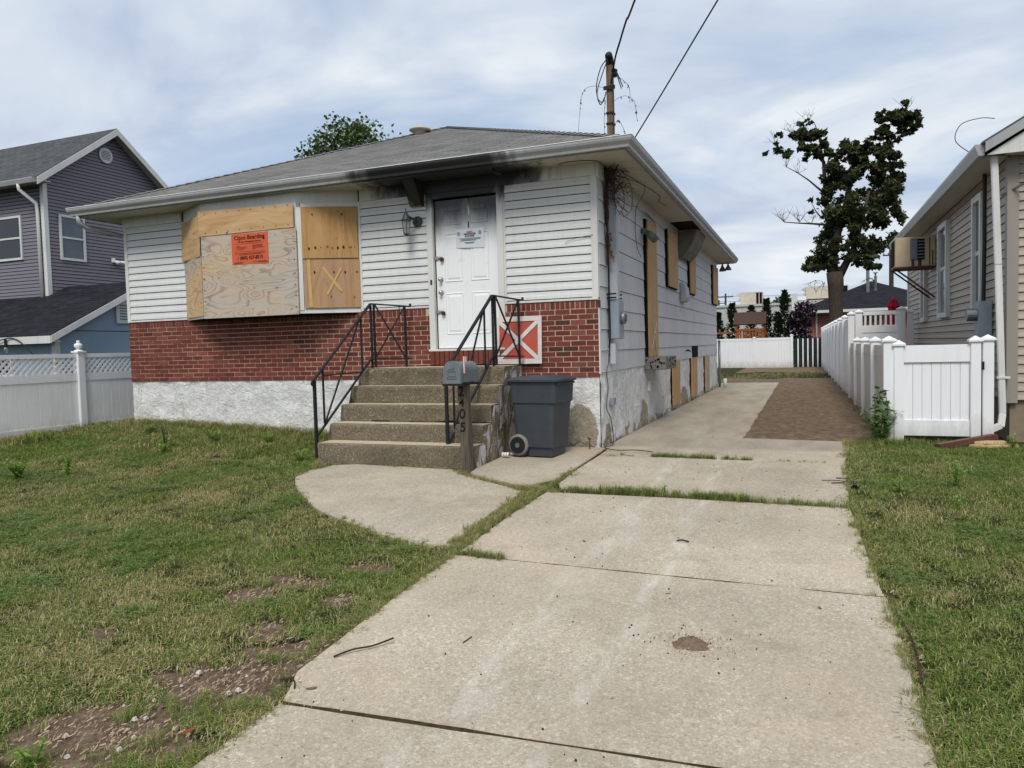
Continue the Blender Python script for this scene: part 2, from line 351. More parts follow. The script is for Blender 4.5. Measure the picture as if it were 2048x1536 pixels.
M['dark'] = simple('dark_void', lin(22,21,20), 0.9, 0.1)
M['mailgrey'] = simple('grey_plastic', lin(104,112,116), 0.5, 0.35, var=0.12, vs=9, bump=0.05)
M['bin'] = simple('slate_plastic', lin(58,64,69), 0.5, 0.38, var=0.12, vs=7, bump=0.12, bs=250)
M['tyre'] = simple('grey_rubber', lin(120,118,114), 0.8, 0.2, var=0.15, vs=20)
M['blackplastic'] = simple('black_plastic', lin(26,26,28), 0.55, 0.4)
M['whiteplastic'] = simple('white_plastic', lin(224,224,222), 0.45, 0.4)
def m_oldwood(name, c1, c2, c3):
    m = MT(name, 0.9, 0.15); p = m.pos(); n = m.noise(m.map(p, (30, 30, 1.2)), 2.2, 5, 0.65)
    k = m.ramp(n, [(0.3, c1), (0.55, c2), (0.75, c3)]); m.col(k); m.bump(n, 0.5, 0.006); return m.m
M['postwood'] = m_oldwood('weathered_post_wood', lin(58,54,48), lin(92,86,75), lin(120,112,97))
M['mastwood'] = m_oldwood('brown_mast_wood', lin(84,68,56), lin(120,100,84), lin(140,122,104))
M['greypaint'] = painted('grey_house_paint', lin(180,184,190), 0.6, None, 0.35)
M['metergrey'] = simple('meter_box_metal', lin(140,150,162), 0.45, 0.45, 0.2, var=0.1)
M['glass'] = simple('meter_glass', lin(52,40,38), 0.12, 0.6)
M['orange'] = simple('orange_notice_paper', lin(200,96,66), 0.75, 0.2, var=0.05, vs=5)
M['ink'] = simple('black_ink', lin(28,18,18), 0.7, 0.2, var=0.05)
M['ink_soft'] = simple('faded_ink', lin(150,62,40), 0.8, 0.2, var=0.1)
M['paper'] = simple('white_notice_paper', lin(206,212,216), 0.6, 0.3, var=0.05, vs=12)
M['ink_grey'] = simple('grey_ink', lin(112,122,126), 0.8, 0.2, var=0.1)
M['ink_red'] = simple('red_ink', lin(176,50,66), 0.8, 0.2, var=0.1)
M['signred'] = simple('faded_red_paint', lin(176,84,70), 0.8, 0.2, var=0.1, vs=7)
M['signwhite'] = simple('off_white_tape', lin(206,200,194), 0.75, 0.25, var=0.08, vs=10)
M['chrome'] = simple('brushed_steel', lin(190,188,182), 0.3, 0.5, 0.9, var=0.06)
M['rust'] = simple('rusty_steel', lin(88,58,42), 0.8, 0.3, 0.3, var=0.3, vs=30)
M['verdigris'] = simple('verdigris_lamp_metal', lin(66,78,72), 0.6, 0.4, 0.4, var=0.3, vs=30)
def m_lampglass():
    m = MT('dusty_lamp_glass', 0.25, 0.5); m.col(lin(180,186,182)); m.b.inputs['Transmission Weight'].default_value = 0.6; m.b.inputs['Alpha'].default_value = 0.75; return m.m
M['lampglass'] = m_lampglass()
def m_shingles(name, c1, c2, stain, tabs=True):
    m = MT(name, 0.95, 0.1); p = m.pos(); a = m.sep(m.attr('tint'))[0]
    k = m.ramp(a, [(0.0, c1), (1.0, c2)])
    k = m.mix(m.ramp(m.noise(p, 0.8, 5, 0.6), [(0.4, 0.0), (0.75, 0.5)]), k, stain)
    k = m.mix(m.ramp(m.noise(p, 120, 2), [(0.35, 0.45), (0.65, 0.0)]), k, tuple(x*0.45 for x in c1[:3])+(1,))
    m.col(k); m.bump(m.noise(p, 180, 2), 0.4, 0.004); return m.m
M['roof_grey'] = m_shingles('grey_asphalt_shingles', lin(112,112,110), lin(142,141,138), lin(150,149,144))
M['roof_black'] = m_shingles('black_asphalt_shingles', lin(34,35,40), lin(52,54,60), lin(44,46,50))
M['roof_green'] = m_shingles('grey_green_shingles', lin(78,80,80), lin(102,104,103), lin(92,93,93))
M['purple'] = painted('mauve_vinyl_siding', lin(116,112,120), 0.55, None, 0.12, dirt=lin(118,110,115))
M['bluewall'] = painted('blue_panel_paint', lin(132,152,170), 0.6, None, 0.1, dirt=lin(106,128,150))
M['vinyl'] = painted('white_vinyl_fence', lin(230,231,232), 0.4, None, 0.16, dirt=lin(170,170,166), splash=True)
M['vinyl_old'] = painted('dirty_vinyl_fence', lin(236,236,236), 0.45, None, 0.22, dirt=lin(160,154,146), splash=True)
M['vinyl_beige'] = painted('beige_aged_vinyl', lin(206,202,194), 0.45, None, 0.32, dirt=lin(160,152,140), splash=True)
M['beige'] = painted('taupe_vinyl_siding', lin(166,156,143), 0.5, None, 0.12, dirt=lin(150,142,134))
M['beigetrim'] = painted('taupe_corner_trim', lin(144,137,128), 0.5, None, 0.1)
M['foundation'] = simple('tan_foundation', lin(128,116,98), 0.9, 0.1, var=0.2, vs=3, bump=0.4, bs=30)
def m_glass_win():
    m = MT('window_glass', 0.06, 0.6); m.col(lin(26,31,38)); return m.m
M['winglass'] = m_glass_win()
M['wincurtain'] = simple('window_glass_with_blind', lin(84,92,102), 0.12, 0.5, var=0.2, vs=2)
M['actan'] = simple('tan_enamel', lin(174,157,132), 0.5, 0.3, var=0.1, vs=3)
M['brownpipe'] = simple('brown_gutter_pipe', lin(92,58,48), 0.5, 0.4, var=0.2, vs=8)
M['palewood'] = m_oldwood('pale_scrap_wood', lin(160,136,100), lin(196,172,130), lin(212,192,156))
M['playwood'] = m_oldwood('stained_play_wood', lin(110,64,40), lin(142,88,56), lin(164,108,70))
M['playroof'] = m_oldwood('dark_roof_boards', lin(54,42,38), lin(82,64,56), lin(104,84,72))
M['umbrella'] = simple('red_canvas', lin(170,34,56), 0.85, 0.15, var=0.15, vs=8)
M['warehouse'] = painted('pale_metal_cladding', lin(178,180,176), 0.6, None, 0.2)
M['hvac'] = simple('rooftop_unit_metal', lin(190,180,164), 0.55, 0.3, var=0.15, vs=0.8)
M['pinkbrick'] = simple('pinkish_brick', lin(150,96,92), 0.9, 0.15, var=0.14, vs=5, obj_rnd=0.2)
M['slatgreen'] = simple('dark_green_slat', lin(30,44,44), 0.55, 0.3, var=0.3, vs=6, obj_rnd=0.4)
M['galv'] = simple('galvanised_steel', lin(126,130,130), 0.45, 0.4, 0.6, var=0.15, vs=20)
M['wire'] = simple('black_cable', lin(24,24,27), 0.6, 0.3)
M['bark'] = m_oldwood('tree_bark', lin(44,38,33), lin(70,60,52), lin(94,82,72))
M['deadvine'] = m_oldwood('dead_vine_stem', lin(48,38,34), lin(74,60,50), lin(102,84,66))
M['deadleaf'] = simple('dead_leaf', lin(150,112,70), 0.85, 0.15, var=0.3, vs=20, obj_rnd=0.4)
def m_leaf(name, c1, c2, trans=0.25, rough=0.55):
    m = MT(name, rough, 0.3); a = m.sep(m.attr('tint'))[0]; k = m.ramp(a, [(0.0, c1), (1.0, c2)]); m.col(k)
    m.b.inputs['Subsurface Weight'].default_value = 0.0
    tr = m.node('ShaderNodeBsdfTranslucent'); m.l.new(k, tr.inputs[0]); mxs = m.node('ShaderNodeMixShader'); mxs.inputs[0].default_value = trans
    out = m.n['Material Output']; m.l.new(m.b.outputs[0], mxs.inputs[1]); m.l.new(tr.outputs[0], mxs.inputs[2]); m.l.new(mxs.outputs[0], out.inputs[0])
    return m.m
M['maple'] = m_leaf('dark_maple_leaf', lin(36,46,28), lin(96,102,62), 0.35)
M['clover'] = m_leaf('clover_leaf', lin(70,104,44), lin(122,150,72), 0.3)
M['oak'] = m_leaf('green_oak_leaf', lin(48,66,30), lin(98,116,58), 0.25)
M['arbor'] = m_leaf('arborvitae_frond', lin(30,48,28), lin(74,96,56), 0.15)
M['plum'] = m_leaf('purple_plum_leaf', lin(30,20,28), lin(62,42,54), 0.15)
M['weedleaf'] = m_leaf('bright_weed_leaf', lin(96,134,50), lin(156,184,84), 0.4)
M['vineleaf'] = m_leaf('dark_weed_leaf', lin(66,98,42), lin(112,142,66), 0.35)
def m_grass():
    m = MT('grass_blade', 0.6, 0.25)
    a = m.sep(m.attr('tint'))[0]; d = m.attr('dry', 'INSTANCER', 'Fac')
    g = m.ramp(a, [(0.0, lin(68,92,36)), (0.5, lin(110,132,54)), (1.0, lin(164,174,98))])
    s = m.ramp(a, [(0.0, lin(140,126,84)), (0.5, lin(188,172,124)), (1.0, lin(216,202,160))])
    f = m.math('ADD', m.math('MULTIPLY', m.math('SUBTRACT', m.sep(m.attr('tint2'))[0], 0.5), 1.1), d)
    k = m.mix(m.ramp(f, [(0.42, 0.0), (0.62, 1.0)]), g, s); m.col(k)
    tr = m.node('ShaderNodeBsdfTranslucent'); m.l.new(k, tr.inputs[0]); mxs = m.node('ShaderNodeMixShader'); mxs.inputs[0].default_value = 0.3
    out = m.n['Material Output']; m.l.new(m.b.outputs[0], mxs.inputs[1]); m.l.new(tr.outputs[0], mxs.inputs[2]); m.l.new(mxs.outputs[0], out.inputs[0])
    return m.m
M['grass'] = m_grass()
def m_ground():
    m = MT('soil_and_shaded_thatch', 0.97, 0.08); p = m.pos(); cv = m.sep(m.attr('cover'))
    soil = m.ramp(m.noise(p, 9, 6, 0.7), [(0.25, lin(80,66,54)), (0.5, lin(114,97,80)), (0.75, lin(150,131,110))])
    soil = m.mix(m.ramp(m.sep(m.vor(p, 60, 'F1', 'Color'))[0], [(0.75, 0.0), (0.95, 0.25)]), soil, lin(150,130,108))
    th = m.ramp(m.noise(p, 30, 5, 0.7), [(0.3, lin(34,36,20)), (0.55, lin(58,60,34)), (0.75, lin(96,90,58))])  # thatch darkened to paint the shadowed holes between grass blades
    m.col(m.mix(m.ramp(m.math('ADD', cv[0], m.math('MULTIPLY', m.math('SUBTRACT', m.noise(p, 6, 4), 0.5), 0.5)), [(0.4, 0.0), (0.6, 1.0)]), soil, th))
    m.bump(m.math('ADD', m.noise(p, 40, 5, 0.7), m.noise(p, 9, 4)), 0.9, 0.03); return m.m
M['ground'] = m_ground()
M['joint'] = simple('joint_soil', lin(66,54,43), 0.97, 0.05, var=0.4, vs=30, bump=0.6, bs=60)
M['chip'] = m_leaf('wood_chip', lin(92,74,60), lin(190,168,142), 0.05, 0.9)
M['twig'] = simple('twig_bark', lin(66,50,42), 0.9, 0.1, var=0.3, vs=40)
M['awning'] = simple('grimy_awning_metal', lin(118,114,102), 0.7, 0.2, var=0.25, vs=4)
M['knot'] = simple('plywood_knot', lin(74,44,26), 0.85, 0.1, var=0.3, vs=90)
M['dirtpile'] = simple('sandy_dirt', lin(112,96,80), 0.97, 0.05, var=0.35, vs=60, bump=0.8, bs=120)
M['whitestone'] = simple('pale_stone', lin(200,192,180), 0.9, 0.1)

# ================================================================== THE GROUND
HW, HL = 8.16, 13.35          # house width and depth; front right corner at the origin
def gz_np(x, y):
    z = 0.03*np.minimum(y, 0.0)
    z = z + 0.13*sstep(3.0, 8.0, -x)*sstep(-5.0, -0.5, y)*sstep(6, 2, y) + 0.07*sstep(3.2, 4.5, -x)*sstep(-1.6, -0.1, y)*sstep(-9.0, -8.4, x)
    return z
def gz(x, y): return float(gz_np(np.array(x, float), np.array(y, float)))
WALK = [(-2.62,-1.66),(-2.9,-1.78),(-3.0,-2.1),(-2.9,-2.5),(-2.55,-2.95),(-2.17,-3.30),(-1.75,-3.68),(-1.3,-3.96),(-0.71,-4.27),(-0.3,-4.42),(0.02,-4.46),(-0.02,-4.1),(-0.055,-3.6),(-0.09,-2.72),(-0.13,-2.58),(-0.5,-2.36),(-1.02,-2.02),(-1.3,-1.74)]
LAND = [(-1.04,-0.04),(0.075,-0.04),(0.075,-0.55),(0.07,-1.5),(0.04,-2.05),(-0.12,-2.36),(-0.2,-2.38),(-0.5,-2.24),(-1.0,-1.90),(-1.04,-1.72)]
SLABS = [
 [(0.37,-13.0),(2.92,-13.0),(2.915,-6.64),(0.335,-6.77),(0.33,-7.1)],
 [(0.32,-6.735),(2.915,-6.61),(2.925,-5.4),(2.905,-4.725),(0.15,-4.635),(0.125,-5.05),(0.15,-5.3),(0.18,-6.0),(0.21,-6.5)],
 [(0.145,-4.60),(2.90,-4.69),(2.85,-3.6),(2.82,-2.63),(1.4,-2.58),(0.14,-2.60),(0.115,-3.6)],
 [(0.23,-2.43),(2.815,-2.58),(2.86,-1.4),(2.86,-0.65),(0.12,-0.56),(0.105,-1.6),(0.13,-2.2)],
 [(0.12,-0.51),(2.86,-0.60),(2.96,0.5),(2.93,1.10),(1.70,1.26),(0.03,1.24),(0.03,-0.03),(0.11,-0.03)],
 [(0.03,1.265),(1.69,1.285),(1.68,3.9),(0.03,3.9)], [(0.03,3.92),(1.68,3.92),(1.675,6.8),(0.03,6.8)],
 [(0.03,6.82),(1.675,6.82),(1.67,9.7),(0.03,9.7)], [(0.03,9.72),(1.67,9.72),(1.665,12.6),(0.03,12.6)],
 [(0.03,12.62),(1.665,12.62),(1.66,15.5),(-0.35,15.5),(-0.35,13.5),(0.03,13.5)],
]
def inpoly(x, y, poly):
    x = np.asarray(x); y = np.asarray(y); c = np.zeros(x.shape, bool); n = len(poly)
    for i in range(n):
        x0, y0 = poly[i]; x1, y1 = poly[(i+1) % n]
        if y0 == y1: continue
        m = ((y0 > y) != (y1 > y)) & (x < (x1-x0)*(y-y0)/(y1-y0)+x0); c ^= m
    return c
def nz_np(x, y, s, o=0.0):
    return np.array([mnoise.fractal(Vector((float(a)*s+o, float(b)*s-o, o)), 1.0, 2.0, 4) for a, b in zip(np.ravel(x), np.ravel(y))]).reshape(np.shape(x))
BARE = [(0.02,-6.35,0.26,0.30),(-0.12,-6.75,0.40,0.30),(-0.25,-7.2,0.45,0.30),(-0.78,-5.68,0.22,0.17),(-0.62,-5.38,0.30,0.10),(-0.35,-5.05,0.22,0.12),(-0.25,-6.1,0.20,0.13),(-0.15,-5.6,0.15,0.1),(-4.6,-1.75,0.45,0.15),(-1.2,-6.4,0.12,0.1)]
def cover_np(x, y):                # 1 = grassy, 0 = bare soil
    c = np.ones(np.shape(x))
    n = nz_np(x, y, 4.0)*0.45
    for bx, by, rx, ry in BARE:
        d = np.sqrt(((x-bx)/rx)**2+((y-by)/ry)**2)+n; c = np.minimum(c, sstep(0.75, 1.15, d))
    back = sstep(1.0, 1.5, y)*(x < 3.6)*(x > -0.4)
    patch = sstep(0.25, 0.5, nz_np(x, y, 0.35, 5.0)*0.4+0.75*np.exp(-((y-21.5)/2.6)**2))
    c = np.where(back > 0.5, patch*0.8, c)
    return c
xs = np.unique(np.concatenate([[-900,-400,-200,-120,-80,-60,-45,-35,-28,-22], np.linspace(-18, -10, 9), np.linspace(-9.5, -3, 40), np.linspace(-2.9, 0.6, 60), np.linspace(0.8, 3.4, 24), np.linspace(3.5, 10, 24), [12,15,20,28,40,60,90,140,250,500,900]]))
ys = np.unique(np.concatenate([[-900,-300,-100,-50,-30,-20,-15,-12,-10], np.linspace(-9, -4, 70), np.linspace(-3.95, 1.6, 50), np.linspace(1.8, 32, 60), [36,40,46,54,64,80,110,160,260,500,900]]))
X, Y = np.meshgrid(xs, ys); near = (np.abs(X) < 14) & (Y > -10) & (Y < 33)
Z = gz_np(X, np.maximum(Y, -14.0))
Zn = np.zeros_like(Z); Zn[near] = nz_np(X[near], Y[near], 1.6)*0.012 + nz_np(X[near], Y[near], 7.0)*0.006
cv = np.ones_like(Z); cv[near] = cover_np(X[near], Y[near])
on_slab = np.zeros(X.shape, bool)
for p_ in SLABS+[WALK, LAND]: on_slab |= inpoly(X, Y, p_)
Z = Z + Zn - 0.012*(1-cv) - 0.035*on_slab
nx, ny = len(xs), len(ys)
mb = MB(); mb.v = list(zip(X.ravel().tolist(), Y.ravel().tolist(), Z.ravel().tolist()))
mb.f = [(j*nx+i, j*nx+i+1, (j+1)*nx+i+1, (j+1)*nx+i) for j in range(ny-1) for i in range(nx-1)]; mb.c = [None]*len(mb.v)
me, c0 = mesh_of(mb, 'ground', True, False)
at = me.color_attributes.new('cover', 'FLOAT_COLOR', 'POINT'); at.data.foreach_set('color', np.stack([cv.ravel()]*3+[np.ones(cv.size)], 1).astype(np.float32).ravel())
me.materials.append(M['ground']); ground = bpy.data.objects.new('ground', me); COL.objects.link(ground); ground['kind'] = 'structure'

# concrete: every slab a piece of its own
def slab(name, poly, parent, th=0.10, lift=0.022, sub=0.12, mat='concrete'):
    bm = bmesh.new(); pts = []
    n = len(poly)
    for i in range(n):                                   # a slightly ragged outline
        a = Vector(poly[i]); b = Vector(poly[(i+1) % n]); L = (b-a).length; k = max(1, int(L/sub))
        nn = Vector((-(b-a).y, (b-a).x)).normalized()
        for j in range(k):
            q = a.lerp(b, j/k); w = 0.007 if j else 0
            q = q + nn*nz(q.x, q.y, 3, 5)*w*1.6; pts.append(q)
    top = [bm.verts.new((q.x, q.y, gz(q.x, q.y)+lift)) for q in pts]; mid = [bm.verts.new((q.x+0, q.y, gz(q.x, q.y)+lift-0.012)) for q in pts]
    cen = sum((Vector(q) for q in pts), Vector((0,0)))/len(pts)
    for v, q in zip(top, pts):
        d = (cen-q).normalized()*0.008; v.co.x += d.x; v.co.y += d.y
    bot = [bm.verts.new((q.x, q.y, gz(q.x, q.y)+lift-th)) for q in pts]; m = len(pts)
    bm.faces.new(top)
    for i in range(m):
        bm.faces.new((mid[i], mid[(i+1) % m], top[(i+1) % m], top[i])); bm.faces.new((bot[i], bot[(i+1) % m], mid[(i+1) % m], mid[i]))
    bmesh.ops.recalc_face_normals(bm, faces=bm.faces)
    me = bpy.data.meshes.new(name); bm.to_mesh(me); bm.free(); me.materials.append(M[mat])
    o = bpy.data.objects.new(name, me); COL.objects.link(o); o.parent = parent; return o
drive = bpy.data.objects.new('driveway', None); COL.objects.link(drive); drive['kind'] = 'structure'
for i, p_ in enumerate(SLABS): slab('concrete_slab', p_, drive, lift=0.016+0.0012*math.sin(i*2.3))
path = bpy.data.objects.new('front_path', None); COL.objects.link(path); path['kind'] = 'structure'
slab('concrete_slab', WALK, path, lift=0.018); slab('concrete_slab', LAND, path, lift=0.022)
# soil in the joints lies just under the slab tops
jm = MB()
for (xa, xb, ya, yb) in ((0.3,2.95,-6.80,-6.58),(0.3,2.95,-4.76,-4.56),(0.2,2.9,-2.70,-2.36),(0.1,2.9,-0.68,-0.46),(-0.1,0.16,-4.6,-0.1)):
    k = 30
    for i in range(k):
        x0 = xa+(xb-xa)*i/k; x1 = xa+(xb-xa)*(i+1)/k
        jm.quad((x0, ya, gz(x0,ya)+0.006), (x1, ya, gz(x1,ya)+0.006), (x1, yb, gz(x1,yb)+0.006), (x0, yb, gz(x0,yb)+0.006))
o = obj('joint_soil', jm, M['joint']); tag(o, 'dark soil filling the joints between the driveway slabs', 'soil', kind='stuff')

# bare earth strip beside the rear driveway, crumbling over the concrete edge
b = MB(); nxs, nys = 26, 110
for j in range(nys+1):
    for i in range(nxs+1):
        x = 1.58+(3.40-1.58)*i/nxs; y = 1.12+(15.6-1.12)*j/nys
        e = min(1.0, (x-1.58)/0.16, (y-1.12)/0.3); h = 0.030+0.035*nz(x, y, 4, 1.6)+0.022*nz(x, y, 7, 5.0)+0.012*nz(x, y, 2, 13)
        b.v.append((x, y, h*max(0, e)+0.004*nz(x, y, 1, 20)-0.012*(1-max(0, e)))); b.c.append(None)
b.f = [(j*(nxs+1)+i, j*(nxs+1)+i+1, (j+1)*(nxs+1)+i+1, (j+1)*(nxs+1)+i) for j in range(nys) for i in range(nxs)]
o = obj('earth_strip', b, M['ground'], smooth=True); o['kind'] = 'structure'

# ================================================================== THE HOUSE
house = thing('boarded_house', (-HW/2, HL/2, 0), 'boarded-up white one-storey house with red brick band and grey hipped roof', 'house')
B0, B1, ZF, ZS = 0.93, 1.93, 3.51, 3.675
# --- foundation with lumpy stucco
def lumpy(name, x0, x1, y0, y1, z0, z1, nrm, mat, parent, amp=0.026, step=0.045):
    L = math.hypot(x1-x0, y1-y0); n = max(2, int(L/step)); m = max(2, int((z1-z0)/step)); b = MB()
    for j in range(m+1):
        for i in range(n+1):
            x = x0+(x1-x0)*i/n; y = y0+(y1-y0)*i/n; z = z0+(z1-z0)*j/m
            d = amp*(nz(x+y*3.1, y, z, 3.3)+0.5*nz(x, y+9, z, 9.0)) if 0 < j < m else 0
            d += 0.02*max(0, 0.25-(z-0.0))*(1+nz(x, y, 0, 4))
            b.v.append((x+nrm[0]*d, y+nrm[1]*d, z)); b.c.append(None)
    b.f = [(j*(n+1)+i, j*(n+1)+i+1, (j+1)*(n+1)+i+1, (j+1)*(n+1)+i) for j in range(m) for i in range(n)]
    return obj(name, b, mat, parent, smooth=True)
core = MB(); core.box(-HW+0.02, -0.02, 0.09, HL-0.02, -0.4, 3.74); obj('wall', core, M['dark'], house)  # near-black core, so gaps between the boards read as shadow lines
lumpy('foundation', -HW, -0.005, 0.0, 0.0, -0.15, B0, (0, -1), M['stucco'], house)
lumpy('foundation', 0.005, 0.005, 0.0, HL, -0.15, 0.995, (1, 0), M['stucco'], house)
lumpy('foundation', -HW, -HW, 0.0, HL, -0.15, 0.995, (-1, 0), M['stucco'], house, step=0.4)
# --- brick band, brick by brick
DX0, DX1 = -2.345, -1.375          # door opening
mort = MB(); mort.box(-HW+0.004, DX0-0.09, -0.010, 0.03, B0, B1-0.004); mort.box(DX1+0.09, -0.004, -0.010, 0.03, B0, B1-0.004); mort.box(DX0-0.09, DX1+0.09, -0.010, 0.03, B0, 1.325)
obj('mortar', mort, M['mortar'], house)
bl, bh, bg_ = 0.198, 0.0568, 0.0125
pitch_x, pitch_z = bl+bg_, 0.0687
bricks = []
for r in range(13):
    z = B0+0.005+r*pitch_z; off = (r % 2)*pitch_x/2; x = -HW-off
    while x < 0:
        a = max(x, -HW); b = min(x+bl, -0.002); x += pitch_x
        segs = [(a, b)]
        if z+bh > 1.12: segs = [(a, min(b, DX0-0.092)), (max(a, DX1+0.092), b)] if z+bh > 1.3 else segs
        for (p, q) in segs:
            if q-p > 0.03:
                hidden = p > -3.15 and q < -1.1 and z+bh < 1.1
                if not hidden: bricks.append(((p+q)/2, z+bh/2, q-p, bh))
zr = B0+0.004+13*pitch_z; rh = B1-0.004-zr; x = -HW+0.001
while x < -0.03:
    if not (x+0.058 > DX0-0.09 and x < DX1+0.09): bricks.append((x+0.029, zr+rh/2, 0.058, rh))
    x += 0.0683
bricks.sort(key=lambda b: (Vector((b[0], 0, b[1]))-CAM).length)
bm_ = MB(); bm_.box(-0.5, 0.5, -0.5, 0.5, -0.5, 0.5)
def brickmesh(seed):
    random.seed(seed); b = MB(); b.hexa([(sx*(0.5-random.random()*0.008), sy*0.5+(random.random()*0.05 if sy < 0 else 0), sz*(0.5-random.random()*0.03)) for sx, sy, sz in ((-1,-1,-1),(1,-1,-1),(1,1,-1),(-1,1,-1),(-1,-1,1),(1,-1,1),(1,1,1),(-1,1,1))])
    me, c = mesh_of(b, 'brick', center=False); me.materials.append(M['brick']); return me
bmeshes = [brickmesh(i) for i in range(5)]
for i, (x, z, w, h) in enumerate(bricks[:290]):
    d = random.uniform(-0.0025, 0.0025)
    inst('brick', bmeshes[i % 5], None, house, (x, -0.002+d, z), (random.uniform(-.01,.01), random.uniform(-.006,.006), random.uniform(-.004,.004)), (w, 0.03, h))
rest = MB()
for (x, z, w, h) in bricks[290:]:
    d = random.uniform(-0.003, 0.003); rest.cur = random.random(); rest.box(x-w/2, x+w/2, -0.017+d, 0.014, z-h/2, z+h/2)
def m_brick_rest():
    m = MT('red_brick_far', 0.85, 0.2); a = m.sep(m.attr('tint'))[0]
    k = m.ramp(a, [(0.0, lin(76,46,42)), (0.06, lin(80,50,46)), (0.10, lin(100,50,43)), (0.55, lin(113,57,48)), (0.9, lin(122,66,56)), (1.0, lin(136,80,68))])
    k = m.mix(m.ramp(m.noise(m.pos(), 45, 4, 0.65), [(0.35, 0.0), (0.75, 0.45)]), k, lin(98,50,44))
    m.col(k); m.bump(m.noise(m.pos(), 140, 3), 0.35, 0.004); return m.m
o = obj('brickwork', rest, m_brick_rest(), house); o['kind'] = 'stuff'
sb = MB(); sb.box(-0.5, 0.5, -0.5, 0.5, -0.5, 0.5); sme, _ = mesh_of(sb, 'brick', center=False, bevel=0.02); sme.materials.append(M['sillbrick'])
x = DX0-0.07
while x < DX1+0.06:
    inst('brick', sme, None, house, (x+0.033, -0.03, 1.222), (random.uniform(-.02,.02), 0, random.uniform(-.02,.02)), (0.064, 0.09, 0.2)); x += 0.074
# --- lap siding on the front
def lap(x0, x1, z, h, proud=0.016, y=0.0):              # one course, thicker at its foot
    b = MB(); z += 0.0095; h -= 0.0095  # course cut short; the dark core behind draws its shadow line
    prof = [(y+0.0, z+0.003), (y-proud, z), (y-proud, z+0.008), (y-proud*0.82, z+h*0.45), (y-0.004-proud*0.25, z+h*0.52), (y-0.003, z+h), (y+0.012, z+h), (y+0.012, z+0.003)]
    b.prism([(0, p[0], p[1]) for p in prof], (x0, 0, 0), (x1, 0, 0)); return b
NC = 14; ch = (ZF-B1-0.03)/NC
lapmesh = {}
for (x0, x1) in ((-HW+0.05, -6.86), (-3.54, DX0-0.09), (DX1+0.09, -0.05)):
    for k in range(NC):
        z = B1+0.03+k*ch
        if (x0, x1) not in lapmesh:
            mm, cc = mesh_of(lap(x0, x1, 0, ch), 'siding_board'); mm.materials.append(M['siding']); lapmesh[(x0, x1)] = (mm, cc)
        mm, cc = lapmesh[(x0, x1)]
        inst('siding_board', mm, None, house, cc+Vector((0, 0, z)))
tr = [(-HW+0.0, -6.86, -0.03, 0.01, B1, B1+0.028), (-3.54, DX0-0.09, -0.026, 0.01, B1, B1+0.028), (DX1+0.09, 0.004, -0.026, 0.01, B1, B1+0.028)]
for t in tr:
    b = MB(); b.box(*t); obj('starter_strip', b, M['trim'], house)
b = MB(); b.box(-0.052, 0.012, -0.022, 0.05, B1+0.028, ZF); obj('corner_board', b, M['trim'], house)
b = MB(); b.box(-0.010, 0.014, -0.008, 0.05, 0.97, B1+0.0); obj('corner_board', b, M['trim'], house)
b = MB(); b.box(-HW-0.012, -HW+0.05, -0.022, 0.05, B1+0.028, ZF); obj('corner_board', b, M['trim'], house)
for (x0, x1) in ((-HW-0.01, -6.9), (-3.52, 0.012)):
    b = MB(); b.box(x0, x1, -0.03, 0.012, ZF, ZS+0.01); obj('frieze_board', b, M['trim'], house)
b = MB(); b.box(0.002, 0.035, -0.03, HL, ZF-0.02, ZS+0.01); obj('frieze_board', b, M['trim'], house)
for (x0, x1) in ((-3.56, -3.52), (DX1+0.09, DX1+0.115), (-0.075, -0.05)):
    b = MB(); b.box(x0, x1, -0.02, 0.012, B1+0.028, ZF); obj('trim_strip', b, M['trim'], house)
# --- wide shingle courses on the side wall
sh_h = (ZF-0.01-0.985)/9
for side in (1, -1):
    for k in range(9):
        z = 0.985+k*sh_h; y = 0.05; X0 = 0.0 if side == 1 else -HW; q = 0
        while y < HL-0.02:
            L = min((HL-y) if side == -1 else random.choice((2.44, 2.44, 1.83)), HL-y)
            if k % 2 and y == 0.05 and side == 1: L = 1.22
            b = MB(); pr = [(-0.01, z+0.008), (0.019, z+0.006+random.uniform(-.002,.002)), (0.017, z+0.016), (0.006, z+sh_h), (-0.01, z+sh_h)]
            b.prism([(X0+side*p[0], 0, p[1]) for p in pr], (0, y+0.0015, 0), (0, y+L-0.0015, 0)); obj('shingle_board', b, M['sideboard'], house); y += L
# --- eaves: soffit, fascia, gutter all round, mitred at the corners
def ring(d, z): return [(-HW-d, -d, z), (d, -d, z), (d, HL+d, z), (-HW-d, HL+d, z)]
def eave(name, prof, mat, sides=(0,1,2,3), closed=True, smooth=False):
    for s_ in sides:
        b = MB(); n = len(prof); vs = []
        for (d, z) in prof:
            r = ring(d, z); vs += [r[s_], r[(s_+1) % 4]]
        fs = [(2*i, 2*i+1, 2*((i+1) % n)+1, 2*((i+1) % n)) for i in range(n if closed else n-1)]
        b.add(vs, fs); obj(name, b, mat, house)
eave('soffit', [(-0.02, ZS), (0.475, ZS), (0.475, ZS+0.012), (-0.02, ZS+0.012)], M['soffit'])
eave('fascia', [(0.475, ZS-0.015), (0.497, ZS-0.015), (0.497, ZS+0.105), (0.475, ZS+0.105)], M['gutter'])
eave('gutter', [(0.500, ZS+0.115), (0.500, ZS+0.0), (0.555, ZS+0.0), (0.560, ZS+0.03), (0.590, ZS+0.07), (0.598, ZS+0.095), (0.598, ZS+0.118), (0.588, ZS+0.122), (0.585, ZS+0.112), (0.590, ZS+0.098), (0.545, ZS+0.012), (0.505, ZS+0.012), (0.505, ZS+0.115)], M['gutter'])
